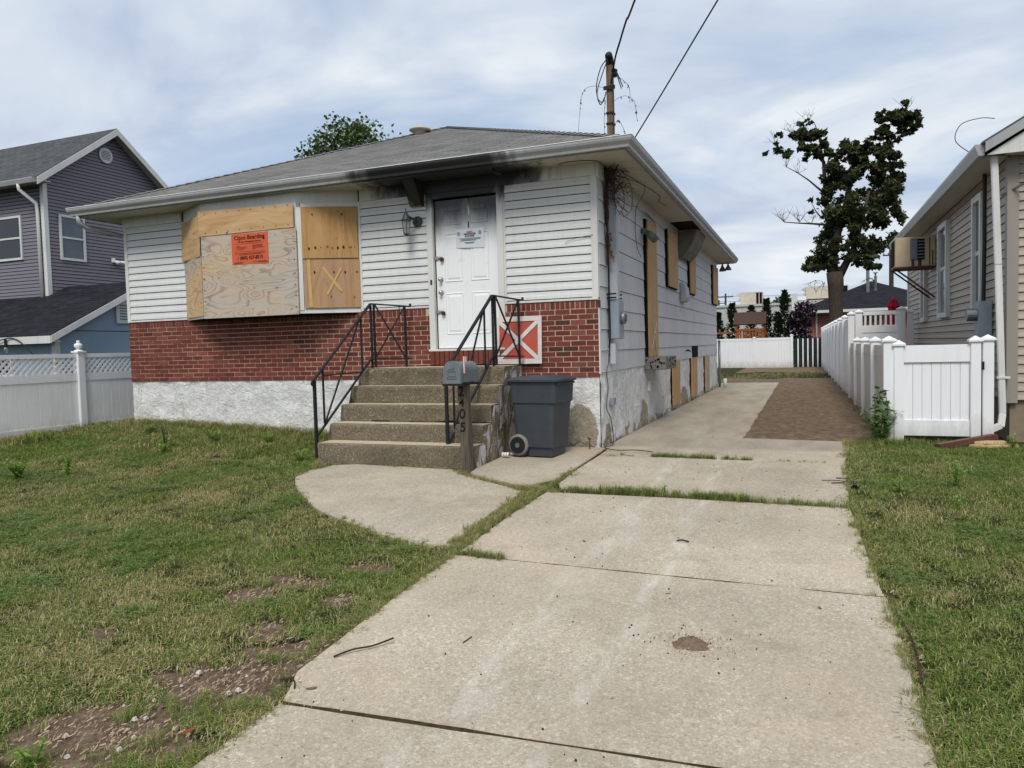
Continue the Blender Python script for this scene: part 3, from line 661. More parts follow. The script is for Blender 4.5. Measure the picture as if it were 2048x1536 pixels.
eave('lit_lip_strip', [(0.497, ZS+0.124), (0.603, ZS+0.1235), (0.603, ZS+0.132), (0.497, ZS+0.134)], M['vinyl'])  # added white strip: the gutter's lit top lip put into the colour
# soffit plank joints
jb = MB()
for k in range(44): 
    x = -HW+0.1+k*0.185; jb.box(x, x+0.005, -0.47, -0.035, ZS-0.0025, ZS+0.002)
for k in range(70):
    y = 0.15+k*0.19; jb.box(0.04, 0.47, y, y+0.005, ZS-0.0025, ZS+0.002)
o = obj('soffit_joint', jb, M['soffit'], house); o['kind'] = 'stuff'
# --- roof: hipped, laid in courses of shingle tabs
def hip_roof(x0, x1, y0, y1, z0, s, mat, parent, course=0.127, tab=0.30, name='shingles', under=True, sides=(0,1,2,3)):
    w = x1-x0; l = y1-y0; half = min(w, l)/2; zr = z0+s*half; b = MB(); random.seed(11)
    pl = math.sqrt(1+s*s); n = int(half*pl/course)
    if under:
        u = MB()
        if l >= w: r0 = ((x0+x1)/2, y0+half, zr-0.012); r1 = ((x0+x1)/2, y1-half, zr-0.012)
        else: r0 = (x0+half, (y0+y1)/2, zr-0.012); r1 = (x1-half, (y0+y1)/2, zr-0.012)
        c = [(x0,y0,z0-0.012),(x1,y0,z0-0.012),(x1,y1,z0-0.012),(x0,y1,z0-0.012)]
        if l >= w: u.add(c+[r0, r1], [(0,1,4),(1,2,5,4),(2,3,5),(3,0,4,5),(3,2,1,0)])
        else: u.add(c+[r0, r1], [(0,1,5,4),(1,2,5),(2,3,4,5),(3,0,4),(3,2,1,0)])
        u.cur = 0.3; u.c = [0.3]*len(u.v); obj('roof_deck', u, mat, parent)
    for sd in sides:
        L = w if sd in (0, 2) else l
        for k in range(n+1):
            t0 = k*course/pl; t1 = min((k+1.06)*course/pl, half); 
            if t0 >= half-0.01: continue
            a0, a1 = t0, L-t0; b0, b1 = t1, L-t1
            off = (k % 2)*tab/2+random.uniform(-.01,.01); p = a0-((a0-off) % tab)
            while p < a1:
                q = p+tab-0.008; e0, e1 = max(p, a0), min(q, a1); f0, f1 = max(p, b0), min(q, b1)
                if e1-e0 > 0.02:
                    if f1 <= f0: f0 = f1 = min(max((e0+e1)/2, b0), b1)
                    b.cur = min(1, max(0, random.gauss(0.5, 0.25)))
                    lo = 0.010+random.uniform(0, 0.003); hi = 0.002
                    P = []
                    for (u_, t, dz) in ((e0, t0, lo), (e1, t0, lo), (f1, t1, hi), (f0, t1, hi), (e0, t0, -0.004), (e1, t0, -0.004)):
                        z = z0+s*t+dz
                        P.append({0: (x0+u_, y0+t, z), 1: (x1-t, y0+u_, z), 2: (x1-u_, y1-t, z), 3: (x0+t, y1-u_, z)}[sd])
                    b.add(P, [(0,1,2,3),(4,5,1,0)])
                p += tab
    o = obj(name, b, mat, parent); o['kind'] = 'stuff'
    return zr, half
RZ = ZS+0.122; RS = 0.4167
zr, half = hip_roof(-HW-0.515, 0.515, -0.515, HL+0.515, RZ, RS, M['roof_grey'], house)
def caps(a, b, parent, mat, name='ridge_cap', n=None, w=0.15):
    a = Vector(a); b = Vector(b); L = (b-a).length; n = n or int(L/0.16); m = MB(); d = (b-a)/n; sd = Vector((-d.y, d.x, 0)).normalized()*w
    for i in range(n):
        m.cur = random.uniform(0.3, 0.8); p = a+d*i; q = p+d*1.15
        dn = Vector((0,0,-0.035)) if abs(d.z) < 1e-3 else Vector((0,0,-0.028))
        m.add([p-sd+dn+Vector((0,0,.022)), p+Vector((0,0,.03)), p+sd+dn+Vector((0,0,.022)), q-sd+dn+Vector((0,0,.01)), q+Vector((0,0,.018)), q+sd+dn+Vector((0,0,.01))], [(0,1,4,3),(1,2,5,4)])
    o = obj(name, m, mat, parent); return o
cx_ = -HW/2; ya = -0.515+half; yb = HL+0.515-half
for (p, q) in (((0.515,-0.515,RZ),(cx_,ya,zr)), ((-HW-0.515,-0.515,RZ),(cx_,ya,zr)), ((0.515,HL+0.515,RZ),(cx_,yb,zr)), ((-HW-0.515,HL+0.515,RZ),(cx_,yb,zr)), ((cx_,ya,zr),(cx_,yb,zr))): caps(p, q, house, M['roof_grey'], w=0.11)
# roof vent near the peak
rv = MB(); rv.lathe(-4.40, 3.55, [(0.12, 5.38), (0.12, 5.545), (0.21, 5.55), (0.215, 5.575), (0.16, 5.60), (0.04, 5.61)], 16); obj('roof_vent', rv, M['hvac'], house, smooth=True)
# --- the bay window, boarded
P0, P1, P2, P3 = (-6.87, 0.0), (-6.12, -0.40), (-4.36, -0.40), (-3.56, 0.0)
def bay_prism(z0, z1, grow=0.0):
    c = [(P0[0]-grow, P0[1]), (P1[0]-grow*0.6, P1[1]-grow), (P2[0]+grow*0.6, P2[1]-grow), (P3[0]+grow, P3[1])]
    return MB().prism([(x, y, 0) for x, y in c], (0, 0, z0), (0, 0, z1))
bay = obj('bay_window', bay_prism(1.955, ZS+0.005), M['trim'], house)
obj('bay_sill', bay_prism(1.915, 1.957, 0.012), M['trim'], bay); obj('bay_floor', bay_prism(1.895, 1.917, -0.03), M['dark'], bay)
def panel(name, a, b, z0, z1, out, th, mat, parent, warp=0.0, za=0.0, zb=0.0):  # a vertical sheet from plan point a to b, held `out` off the wall line
    a = Vector((a[0], a[1], 0)); b = Vector((b[0], b[1], 0)); d = (b-a).normalized(); n = Vector((d.y, -d.x, 0)); m = MB()
    L = (b-a).length; k = 10; kz = 8
    loc = []
    for side in (0, 1):
        for j in range(kz+1):
            for i in range(k+1):
                u = i/k; v = j/kz
                w = warp*nz(u*1.7+z0*3, v*1.7, a.x)*(0.3+u*(1-u)*2)
                loc.append((u*L-L/2, -(out+w+(th if side == 0 else 0)), z0+(z1-z0)*v + (za*(1-u)+zb*u)*v))
    N = (k+1)*(kz+1)
    m.v = loc; m.c = [None]*len(loc)
    for j in range(kz):
        for i in range(k):
            q = j*(k+1)+i; m.f.append((q, q+1, q+k+2, q+k+1)); m.f.append((N+q, N+q+k+1, N+q+k+2, N+q+1))
    for i in range(k): m.f += [(i, N+i, N+i+1, i+1), (kz*(k+1)+i, kz*(k+1)+i+1, N+kz*(k+1)+i+1, N+kz*(k+1)+i)]
    for j in range(kz): q = j*(k+1); m.f += [(q, q+k+1, N+q+k+1, N+q), (q+k, N+q+k, N+q+2*k+1, q+2*k+1)]
    me, c = mesh_of(m, name); me.materials.append(mat)
    o = bpy.data.objects.new(name, me); COL.objects.link(o); ang = math.atan2(d.y, d.x)
    mid = (a+b)/2; wc = mid+Vector((d.x*c.x-d.y*c.y, d.y*c.x+d.x*c.y, c.z))
    o.rotation_euler = (0, 0, ang); o.parent = parent; o.location = wc-wloc(parent); return o
L_ = lambda a, b, t: (a[0]+(b[0]-a[0])*t, a[1]+(b[1]-a[1])*t)
bw = panel('plywood_board', L_(P1,P2,0.01), L_(P1,P2,1.012), 1.905, 3.165, 0.022, 0.016, M['ply_old'], house, 0.012, 0.0, -0.02); bw['label'] = 'grey weathered plywood with swirling grain and an orange notice'
bw = panel('plywood_board', L_(P1,P2,-0.006), L_(P1,P2,0.995), 3.155, 3.525, 0.030, 0.018, M['ply_new'], house, 0.006, 0.015, -0.045); bw['label'] = 'clean tan plywood strip across the top of the bay'
panel('plywood_board', L_(P2,P3,0.09), L_(P2,P3,0.98), 2.704, 3.44, 0.026, 0.016, M['ply_vert'], house, 0.006)
bw = panel('plywood_board', L_(P2,P3,0.10), L_(P2,P3,1.0), 1.99, 2.692, 0.010, 0.016, M['ply_dull'], house, 0.006); bw['label'] = 'dull plywood marked with a yellow chalk cross'
panel('plywood_board', L_(P0,P1,0.02), L_(P0,P1,0.99), 2.86, 3.47, 0.03, 0.016, M['ply_new'], house, 0.05)
panel('plywood_board', L_(P0,P1,0.06), L_(P0,P1,1.0), 1.95, 2.86, 0.014, 0.016, M['ply_old2'], house, 0.01)
# white casings round the boarded side light
for (t0, t1, z0, z1) in ((0.02, 0.085, 1.96, 3.50), (0.02, 1.0, 3.445, 3.50)):
    panel('casing', L_(P2,P3,t0), L_(P2,P3,t1), z0, z1, 0.002, 0.02, M['trim'], bay)
# dark knots in the two boards of the side light, nail heads round the big sheet
dv0 = (Vector((P3[0], P3[1], 0))-Vector((P2[0], P2[1], 0))).normalized(); nv0 = Vector((dv0.y, -dv0.x, 0))
def knot(t, z, r_, off):
    q = L_(P2, P3, t); c = Vector((q[0], q[1], z))+nv0*off; b = MB(); n = 12
    b.add([c+nv0*0.001]+[c+dv0*r_*0.72*math.cos(2*math.pi*k/n)*(1+0.2*nz(t*40+k, z*9))+Vector((0,0,r_*1.1*math.sin(2*math.pi*k/n))) for k in range(n)], [(0, 1+k, 1+(k+1) % n) for k in range(n)])
    obj('knot', b, M['knot'], house)
for t, z, r_ in ((.20,2.845,.019),(.30,2.855,.02),(.39,2.86,.009),(.48,2.865,.008),(.57,2.85,.012),(.66,2.85,.02),(.75,2.86,.021),(.84,2.855,.010),(.93,2.86,.008),(.27,3.33,.015),(.74,3.33,.017),(.22,3.37,.007),(.68,3.37,.009)): knot(t, z, r_, 0.0475)
for t, z, r_ in ((.16,2.50,.011),(.27,2.505,.019),(.46,2.50,.012),(.58,2.50,.016),(.76,2.50,.019),(.95,2.50,.015)): knot(t, z, r_, 0.0312)
b = MB()
for k in range(7):
    for x in (-6.07, -4.38):
        z = 2.0+k*0.17+0.03*nz(k, x); b.box(x-0.007, x+0.007, -0.4425, -0.436, z-0.006, z+0.006)
for k in range(8):
    x = -6.0+k*0.22
    for z in (3.20, 3.48): b.box(x-0.006, x+0.006, -0.453, -0.444, z-0.006, z+0.006)
o = obj('nail_heads', b, M['knot'], house); o['kind'] = 'stuff'
# chalk cross and stripe, brushed on the dull board
dv = (Vector((P3[0], P3[1], 0))-Vector((P2[0], P2[1], 0))).normalized(); nv = Vector((dv.y, -dv.x, 0))
def onright(t, z, off=0.0345): q = L_(P2, P3, t); return Vector((q[0], q[1], z))+nv*off
def stroke(name, pts, w, mat, parent):
    m = MB()
    for i in range(len(pts)-1):
        a, b = pts[i], pts[i+1]; d = (b-a).normalized(); s_ = d.cross(nv).normalized()
        k = 7
        for j in range(k):
            p = a.lerp(b, j/k); q = a.lerp(b, (j+1)/k); w0 = w*(1+0.5*nz(p.x*20, p.z*20)); w1 = w*(1+0.5*nz(q.x*20, q.z*20))
            m.quad(p-s_*w0, p+s_*w0, q+s_*w1, q-s_*w1)
    return obj(name, m, mat, parent)
stroke('chalk_mark', [onright(.40, 2.58), onright(.70, 2.22)], 0.018, M['yellowpaint'], house)
stroke('chalk_mark', [onright(.70, 2.56, .0352), onright(.46, 2.18, .0352)], 0.016, M['yellowpaint'], house)
stroke('chalk_mark', [onright(.18, 2.69), onright(.20, 2.0)], 0.026, M['yellowpaint'], house)
# --- front door
ZD0, ZD1 = 1.345, 3.435
door = thing('front_door', ((DX0+DX1)/2, 0.04, ZD0), '', '')
door.parent = house; door.location = door.location-wloc(house)
def m_door():
    m = MT('sooty_shaded_white_door_paint', 0.45, 0.4); p = m.pos(); x, y, z = m.sep(p)
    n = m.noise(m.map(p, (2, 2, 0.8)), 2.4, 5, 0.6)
    f = m.math('ADD', m.math('MULTIPLY', m.math('SUBTRACT', z, 2.82), 1.75), m.math('MULTIPLY', m.math('SUBTRACT', n, 0.5), 0.7))  # soot, deepened towards the top to paint in the recess shadow as well
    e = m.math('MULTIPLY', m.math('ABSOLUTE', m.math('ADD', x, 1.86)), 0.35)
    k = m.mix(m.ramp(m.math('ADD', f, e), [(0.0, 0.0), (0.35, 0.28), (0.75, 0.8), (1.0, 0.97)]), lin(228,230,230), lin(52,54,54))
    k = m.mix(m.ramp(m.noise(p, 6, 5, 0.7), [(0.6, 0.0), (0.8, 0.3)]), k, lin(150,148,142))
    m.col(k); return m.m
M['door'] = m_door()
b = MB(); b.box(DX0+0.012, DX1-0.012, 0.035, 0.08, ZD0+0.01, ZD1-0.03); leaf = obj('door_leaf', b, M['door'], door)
pw = (DX1-DX0-0.024)
def mould(x0, x1, z0, z1):
    b = MB(); y = 0.035; w = 0.022
    o_ = [(x0,z0),(x1,z0),(x1,z1),(x0,z1)]
    def rr(d, yy): return [(x0+d, yy, z0+d), (x1-d, yy, z0+d), (x1-d, yy, z1-d), (x0+d, yy, z1-d)]
    lv = rr(0, y+0.001)+rr(w*0.5, y-0.010)+rr(w, y-0.003)+rr(w+0.012, y-0.003)+rr(w+0.035, y-0.010)
    fs = []
    for k in range(4):
        for i in range(4): fs.append((k*4+i, k*4+(i+1) % 4, (k+1)*4+(i+1) % 4, (k+1)*4+i))
    fs.append((16,17,18,19)); b.add(lv, fs); return b
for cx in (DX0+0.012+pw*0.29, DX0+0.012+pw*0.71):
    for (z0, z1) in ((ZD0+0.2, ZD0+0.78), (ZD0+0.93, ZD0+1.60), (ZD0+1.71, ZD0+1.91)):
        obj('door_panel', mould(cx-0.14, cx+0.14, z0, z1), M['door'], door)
for (x0, x1, y0, y1, z0, z1) in ((DX0-0.09, DX0, -0.035, 0.03, 1.325, ZD1+0.07), (DX1, DX1+0.09, -0.035, 0.03, 1.325, ZD1+0.07), (DX0, DX1, -0.035, 0.03, ZD1-0.005, ZD1+0.07)):
    b = MB(); b.box(x0, x1, y0, y1, z0, z1); obj('door_casing', b, M['trim'], door, bevel=0.004)
b = MB(); b.box(DX0-0.09, DX1+0.09, -0.075, 0.035, 1.318, 1.346); obj('door_sill', b, M['trim'], door)
def knob(z, r, mat, name):
    b = MB(); b.lathe(0, 0, [(r*1.15, 0.0), (r*1.15, 0.008), (r*0.5, 0.012), (r*0.5, 0.03), (r*0.95, 0.042), (r, 0.055), (r*0.6, 0.066)], 14)
    me, c = mesh_of(b, name, True, False); me.materials.append(mat)
    o = bpy.data.objects.new(name, me); COL.objects.link(o); o.parent = door; o.rotation_euler = (R(90), 0, 0); o.location = Vector((DX0+0.085, 0.035, z))-wloc(door); return o
knob(ZD0+0.79, 0.028, M['chrome'], 'door_knob'); knob(ZD0+0.97, 0.028, M['chrome'], 'deadbolt')
for z in (ZD0+0.52, ZD0+1.27):
    b = MB(); b.box(DX0-0.01, DX0+0.05, 0.012, 0.033, z-0.02, z+0.025); b.box(DX0+0.03, DX0+0.11, 0.008, 0.03, z-0.004, z+0.018); hp = obj('hasp', b, M['chrome'], door, bevel=0.003)
    b = MB(); b.box(DX0+0.085, DX0+0.135, -0.012, 0.03, z-0.045, z+0.005); obj('padlock', b, M['rust'], hp, bevel=0.006)
b = MB(); b.box(DX0-0.055, DX0-0.025, -0.042, -0.034, ZD0+0.9, ZD0+0.97); obj('strike_plate', b, M['rust'], door, bevel=0.004)
b = MB(); b.box(DX0+0.52, DX0+0.532, 0.026, 0.036, ZD0+1.66, ZD0+1.74); obj('mail_slit', b, M['dark'], door)
b = MB(); b.box(DX0+0.525, DX0+0.545, 0.028, 0.036, ZD1-0.26, ZD1-0.03); obj('scraped_strip', b, M['trim'], door)
# remains of the burnt awning beside the door
b = MB(); pr = [(-0.0, 3.34), (-0.06, 3.35), (-0.12, 3.45), (-0.20, 3.58), (-0.30, 3.672), (0.0, 3.672)]
b.prism([(0, y-0.03, z) for y, z in pr], (-2.655, 0, 0), (-2.64, 0, 0)); b.prism([(0, y-0.03, z) for y, z in pr], (-2.475, 0, 0), (-2.46, 0, 0))
for i in range(1, 4): (ya_, za_), (yb_, zb_) = pr[i], pr[i+1]; b.hexa([(-2.655,ya_-.03,za_),(-2.46,ya_-.03,za_),(-2.46,ya_-.018,za_),(-2.655,ya_-.018,za_),(-2.655,yb_-.03,zb_),(-2.46,yb_-.03,zb_),(-2.46,yb_-.018,zb_),(-2.655,yb_-.018,zb_)])
obj('awning_bracket', b, M['soffit'], house)
b = MB(); b.tube([(-1.30,-0.30,3.66),(-1.26,-0.28,3.62),(-1.20,-0.25,3.61)], 0.02, 8); obj('awning_stub', b, M['trim'], house, smooth=True)
# --- boards and fittings on the side wall
def sideboard(y0, y1, z0, z1, mat, out=0.03, th=0.02, name='plywood_board'):
    return panel(name, (0.0, y0), (0.0, y1), z0, z1, out, th, mat, house, 0.012)
def frame_side(y0, y1, z0, z1):
    b = MB(); b.box(0.0, 0.032, y0, y1, z0, z1); return obj('window_opening', b, M['dark'], house)
for (y0, y1, z0, z1, f) in ((2.92, 3.72, 1.13, 3.37, 0.06), (4.92, 6.0, 2.43, 3.49, 0.06), (7.72, 8.6, 2.46, 3.49, 0.06), (12.15, 13.33, 2.42, 3.49, 0.05)):
    b = MB(); b.box(0.0, 0.05, y0-f, y1+0.02, z0-0.02, z1+0.015); obj('window_opening', b, M['dark'], house)
    sideboard(y0, y1, z0, z1, M['ply_side'], 0.055)
for (y0, y1, z0, z1) in ((5.3, 6.2, 0.11, 1.0), (7.85, 8.78, 0.10, 0.99), (10.3, 11.18, 0.08, 0.985)):
    b = MB(); b.box(0.0, 0.028, y0-0.03, y1+0.01, z0-0.01, z1); obj('window_opening', b, M['dark'], house)
    sideboard(y0, y1, z0, z1, M['ply_side'] if y0 < 9 else M['ply_old2'], 0.034)
for (ya_, yb_, za_, zb_) in ((3.1, 3.55, 1.25, 1.72), (3.5, 3.15, 1.25, 1.75)):
    b = MB(); b.bar((0.083, ya_, za_), (0.083, yb_, zb_), 0.03, 0.004, (1,0,0)); obj('chalk_mark', b, M['signwhite'], house)
b = MB(); b.box(0.0, 0.36, 2.80, 3.84, 0.915, 1.125); led = obj('door_ledge', b, simple('grey_block', lin(128,124,118), 0.95, 0.1, var=0.3, vs=20, bump=0.6), house, bevel=0.01)
b = MB(); random.seed(3)
for k in range(16): 
    x = 0.04+0.29*random.random(); z = 0.95+0.15*random.random(); b.box(x-0.012, x+0.012, 2.795, 2.81, z-0.014, z+0.014)
for k in range(22):
    y = 2.85+0.95*random.random(); z = 0.95+0.15*random.random(); b.box(0.352, 0.364, y-0.02, y+0.02, z-0.014, z+0.014)
obj('ledge_holes', b, M['dark'], led)['kind'] = 'stuff'
b = MB(); b.box(0.0, 0.03, 8.2, 9.1, 1.0, 1.26); obj('vent_opening', b, M['dark'], house)
b = MB(); b.tube([(0.015, 7.25, 1.17), (0.10, 7.25, 1.17), (0.12, 7.25, 1.14)], 0.016, 8); b.tube([(0.07, 7.18, 1.19), (0.07, 7.32, 1.19)], 0.012, 6); obj('hose_tap', b, M['blackplastic'], house)
# dryer-style wall vent hood
b = MB(); pr = [(0.02, 2.20), (0.12, 2.22), (0.15, 2.30), (0.13, 2.52), (0.07, 2.60), (0.02, 2.61)]; b.prism([(x, 0, z) for x, z in pr], (0, 6.55, 0), (0, 7.05, 0)); obj('vent_hood', b, M['greypaint'], house, bevel=0.01)
# torn awning end under the side eave
b = MB(); pr = [(0.04, 3.10), (0.10, 3.12), (0.22, 3.25), (0.33, 3.42), (0.42, 3.66), (0.04, 3.66)]
b.prism([(x, 0, z) for x, z in pr], (0, 7.60, 0), (0, 7.63, 0)); b.prism([(x, 0, z) for x, z in pr], (0, 6.3, 0), (0, 6.33, 0))
for i in range(1, 4):
    (xa, za_), (xb, zb_) = pr[i], pr[i+1]
    for k in range(8): y = 6.33+k*0.16; b.hexa([(xa,y,za_),(xa+.012,y,za_),(xa+.012,y+.15,za_),(xa,y+.15,za_),(xb,y,zb_),(xb+.012,y,zb_),(xb+.012,y+.15,zb_),(xb,y+.15,zb_)])
obj('awning_bracket', b, M['awning'], house)
b = MB(); b.box(0.05, 0.47, 5.3, 6.6, ZS-0.010, ZS-0.004); obj('soffit_hole', b, M['dark'], house)
# lamp head at the far corner of the eave
b = MB(); b.lathe(0.33, HL+0.3, [(0.02, 3.66), (0.03, 3.60), (0.09, 3.50), (0.10, 3.46)], 12); b.lathe(0.16, HL+0.36, [(0.02, 3.66), (0.03, 3.60), (0.09, 3.48), (0.10, 3.44)], 12); obj('flood_lamp', b, M['mailgrey'], house, smooth=True)
# small flood lamp beside the boarded side door
b = MB(); b.tube([(0.02,2.72,3.16),(0.10,2.72,3.16)], 0.05, 10); b.tube([(0.09,2.72,3.15),(0.16,2.64,3.10),(0.22,2.58,3.04)], [0.03,0.055,0.07], 10); b.tube([(0.09,2.74,3.15),(0.16,2.84,3.10),(0.21,2.90,3.03)], [0.03,0.055,0.07], 10); obj('flood_lamp', b, M['mailgrey'], house, smooth=True)
# outlets low on the side wall
b = MB(); b.box(0.0, 0.05, 0.50, 0.66, 0.52, 0.62); obj('outlet_box', b, M['metergrey'], house, bevel=0.006)
b = MB(); b.box(0.0, 0.04, 3.05, 3.15, 0.55, 0.72); obj('outlet_box', b, M['whiteplastic'], house, bevel=0.006)
# left downspout
b = MB(); b.tube([(-HW-0.42,-0.52,3.68),(-HW-0.42,-0.51,3.58),(-HW-0.38,-0.42,3.50),(-HW-0.10,0.22,3.38),(-HW-0.05,0.30,3.3),(-HW-0.05,0.30,0.25)], 0.04, 8); obj('downspout', b, M['gutter'], house, smooth=True)

# ================================================================== STEPS
steps = thing('front_steps', (-2.12, -0.8, -0.04), 'worn five-step concrete stoop with crumbling aggregate below the front door', 'steps')
SX0, SX1 = -3.2, -1.06
YF = [-1.66, -1.38, -1.12, -0.88, -0.66]; ZT = [0.215, 0.43, 0.65, 0.875, 1.105]
def rough_step(k):
    y0 = YF[k]; y1 = YF[k+1]+0.06 if k < 4 else 0.0; z0 = (ZT[k-1]-0.01 if k else -0.15); z1 = ZT[k]; b = MB(); n = 44
    e0 = 0.012 if k else 0
    prof = [(y0+0.03, z0), (y0+0.012, z0+0.02), (y0+0.004, (z0+z1)/2), (y0-0.006, z1-0.045), (y0-0.004, z1-0.015), (y0+0.012, z1-0.001), (y0+0.10, z1), (y1, z1), (y1, z0)]
    for i in range(n+1):
        x = SX0+0.0+(SX1-SX0)*i/n
        for j, (y, z) in enumerate(prof):
            a = 0.009 if j < 6 else 0.0
            sag = 0.02*math.sin(i/n*math.pi) if k == 2 and j < 6 else 0
            b.v.append((x, y+a*(nz(x, z, k, 9)+0.5*nz(x, z, k+5, 25)), z+(a*0.6*nz(x, y, k+3, 8) if j in (4,5) else 0)-(sag*0.6 if j < 2 else 0)+ (0.012*nz(x,k,0,2.5) if k == 3 and j < 2 else 0))); b.c.append(None)
    m = len(prof)
    b.f = [(i*m+j, i*m+(j+1) % m, (i+1)*m+(j+1) % m, (i+1)*m+j) for i in range(n) for j in range(m)]+[tuple(range(m)), tuple(n*m+j for j in range(m-1, -1, -1))]
    o = obj('step', b, M['step'], steps)
    t = MB()
    for i in range(n):
        xa = SX0+0.01+(SX1-SX0-0.02)*i/n; xb = SX0+0.01+(SX1-SX0-0.02)*(i+1)/n
        ya, yb = y0+0.016+0.006*nz(xa, k, 2, 9), y0+0.016+0.006*nz(xb, k, 2, 9)
        t.quad((xa, ya, z1+0.003), (xb, yb, z1+0.003), (xb, y1-0.002, z1+0.003), (xa, y1-0.002, z1+0.003))
    obj('tread', t, M['tread'], o)
for k in range(5): rough_step(k)
def side_face(x, nx_):
    b = MB(); rows = 18; cols = 30
    idx = {}
    for j in range(rows+1):
        for i in range(cols+1):
            y = -1.64+1.64*i/cols; z = -0.12+(1.095+0.12)*j/rows
            top = max([ZT[k] for k in range(5) if y >= YF[k]-0.001] or [0.0])-0.006
            zz_ = min(z, top); d = 0.022*nz(y, zz_, x, 5)+0.012*nz(y, zz_, x+4, 14)+0.01
            b.v.append((x+nx_*d, y, zz_)); b.c.append(None); idx[(i, j)] = (z, top)
    for j in range(rows):
        for i in range(cols):
            if idx[(i, j)][0] < max(idx[(i, j)][1], idx[(i+1, j)][1]): b.f.append((j*(cols+1)+i, j*(cols+1)+i+1, (j+1)*(cols+1)+i+1, (j+1)*(cols+1)+i))
    return obj('stucco_side', b, M['stepside'], steps, smooth=True)
side_face(SX1, 1); side_face(SX0, -1)
b = MB(); n = 60                                         # the crack opening under the third step
for i in range(n):
    xa = -2.75+1.66*i/n; xb = -2.75+1.66*(i+1)/n; h = lambda x: max(0.0, 0.007+0.012*nz(x*3, 1.7)+0.008*nz(x*11, 4.0))
    zc_ = lambda x: ZT[1]+0.012+0.012*nz(x*2.2, 9.1)
    y_ = YF[2]-0.012; b.quad((xa, y_, zc_(xa)-h(xa)), (xb, y_, zc_(xb)-h(xb)), (xb, y_, zc_(xb)+h(xb)), (xa, y_, zc_(xa)+h(xa)))
obj('crack', b, M['dark'], steps)

# ================================================================== RAILINGS
def railing(label, p0, p1, p2, ground0, hook=False):
    t = thing('stair_railing', (p0[0], p0[1], ground0), label, 'railing', None)
    A = Vector((p0[0], p0[1], 1.0 if ground0 > -1 else 1)); A.z = p0[2]; B = Vector(p1); C_ = Vector(p2)
    zt = 1.12
    b = MB(); b.bar(A, B, 0.042, 0.02); b.bar(B, C_, 0.032, 0.018)
    obj('handrail', b, M['black_iron'], t)
    b = MB(); d = (A-B).normalized(); s0 = A
    pts = [s0]+[s0+Vector((0, -0.03*math.sin(a), -0.03+0.03*math.cos(a))) for a in (0.6, 1.2, 1.9, 2.6, 3.3)]; b.tube(pts, 0.012, 6); obj('handrail_curl', b, M['black_iron'], t, smooth=True)
    b = MB(); b.bar(A+Vector((0,0.03,0)), (A.x, A.y+0.03, ground0), 0.034, 0.034); obj('post', b, M['black_iron'], t)
    lowA = Vector((A.x, A.y+0.05, ground0+0.28)); lowB = Vector((B.x, B.y-0.02, zt+0.12)); lowC = Vector((C_.x, C_.y, zt+0.10))
    b = MB(); b.bar(lowA, lowB, 0.032, 0.018); b.bar(lowB, lowC, 0.026, 0.018); obj('bottom_rail', b, M['black_iron'], t)
    L = lambda f, P_, Q: P_.lerp(Q, f)
    b = MB(); b.bar(B, (B.x, B.y, zt-0.1), 0.025); obj('post', b, M['black_iron'], t)
    b = MB(); q = L(0.08, B, C_); b.bar(q, (q.x+0.005, q.y, zt), 0.025); obj('post', b, M['black_iron'], t)
    b = MB(); q = L(0.86, B, C_); b.bar(q, (q.x, q.y, zt-0.01), 0.025); obj('post', b, M['black_iron'], t)
    b = MB(); b.tube([C_, C_+Vector((0,0.01,0.02)), C_+Vector((0,0.0,0.035))], 0.017, 8); obj('end_knob', b, M['black_iron'], t, smooth=True)
    # braces: a cross on the landing, a fan down the stair
    q0 = L(0.1, B, C_); q1 = L(0.86, B, C_); r0 = L(0.1, lowB, lowC); r1 = L(0.86, lowB, lowC)
    for (u, v) in ((q0, r1), (r0, q1)):
        b = MB(); b.bar(u, v,0.018, 0.018); obj('brace', b, M['black_iron'], t)
    b = MB(); m0 = L(0.16, A, B); b.bar(m0, (m0.x, m0.y, L(0.16, lowA, lowB).z), 0.02); obj('baluster', b, M['black_iron'], t)
    b = MB(); m1 = L(0.82, A, B); b.bar(m1, (m1.x, m1.y, L(0.82, lowA, lowB).z), 0.02); obj('baluster', b, M['black_iron'], t)
    b = MB(); b.bar(L(0.8, A, B), L(0.12, lowA, lowB), 0.018); obj('brace', b, M['black_iron'], t)
    h0 = Vector((m0.x, m0.y, A.z+0.06)); h1 = L(0.82, A, B); b = MB(); b.bar(h0, (h1.x, h1.y, A.z+0.08), 0.018); obj('brace', b, M['black_iron'], t)
    if hook:
        b = MB(); h = L(0.72, B, C_); b.tube([h, h+Vector((0.0,0,-0.36)), h+Vector((0.03,0,-0.40)), h+Vector((0.06,0,-0.36))], 0.006, 6); obj('hook', b, M['rust'], t)
    return t
railing('black iron stair railing left of the stoop, beside the lawn', (-3.31,-1.56,0.985), (-3.02,-0.62,1.985), (-2.69,-0.12,1.955), 0.0, True)
railing('black iron stair railing right of the stoop, behind the mailbox', (-1.47,-1.52,1.065), (-1.22,-0.62,2.01), (-1.0,-0.12,1.96), -0.06)

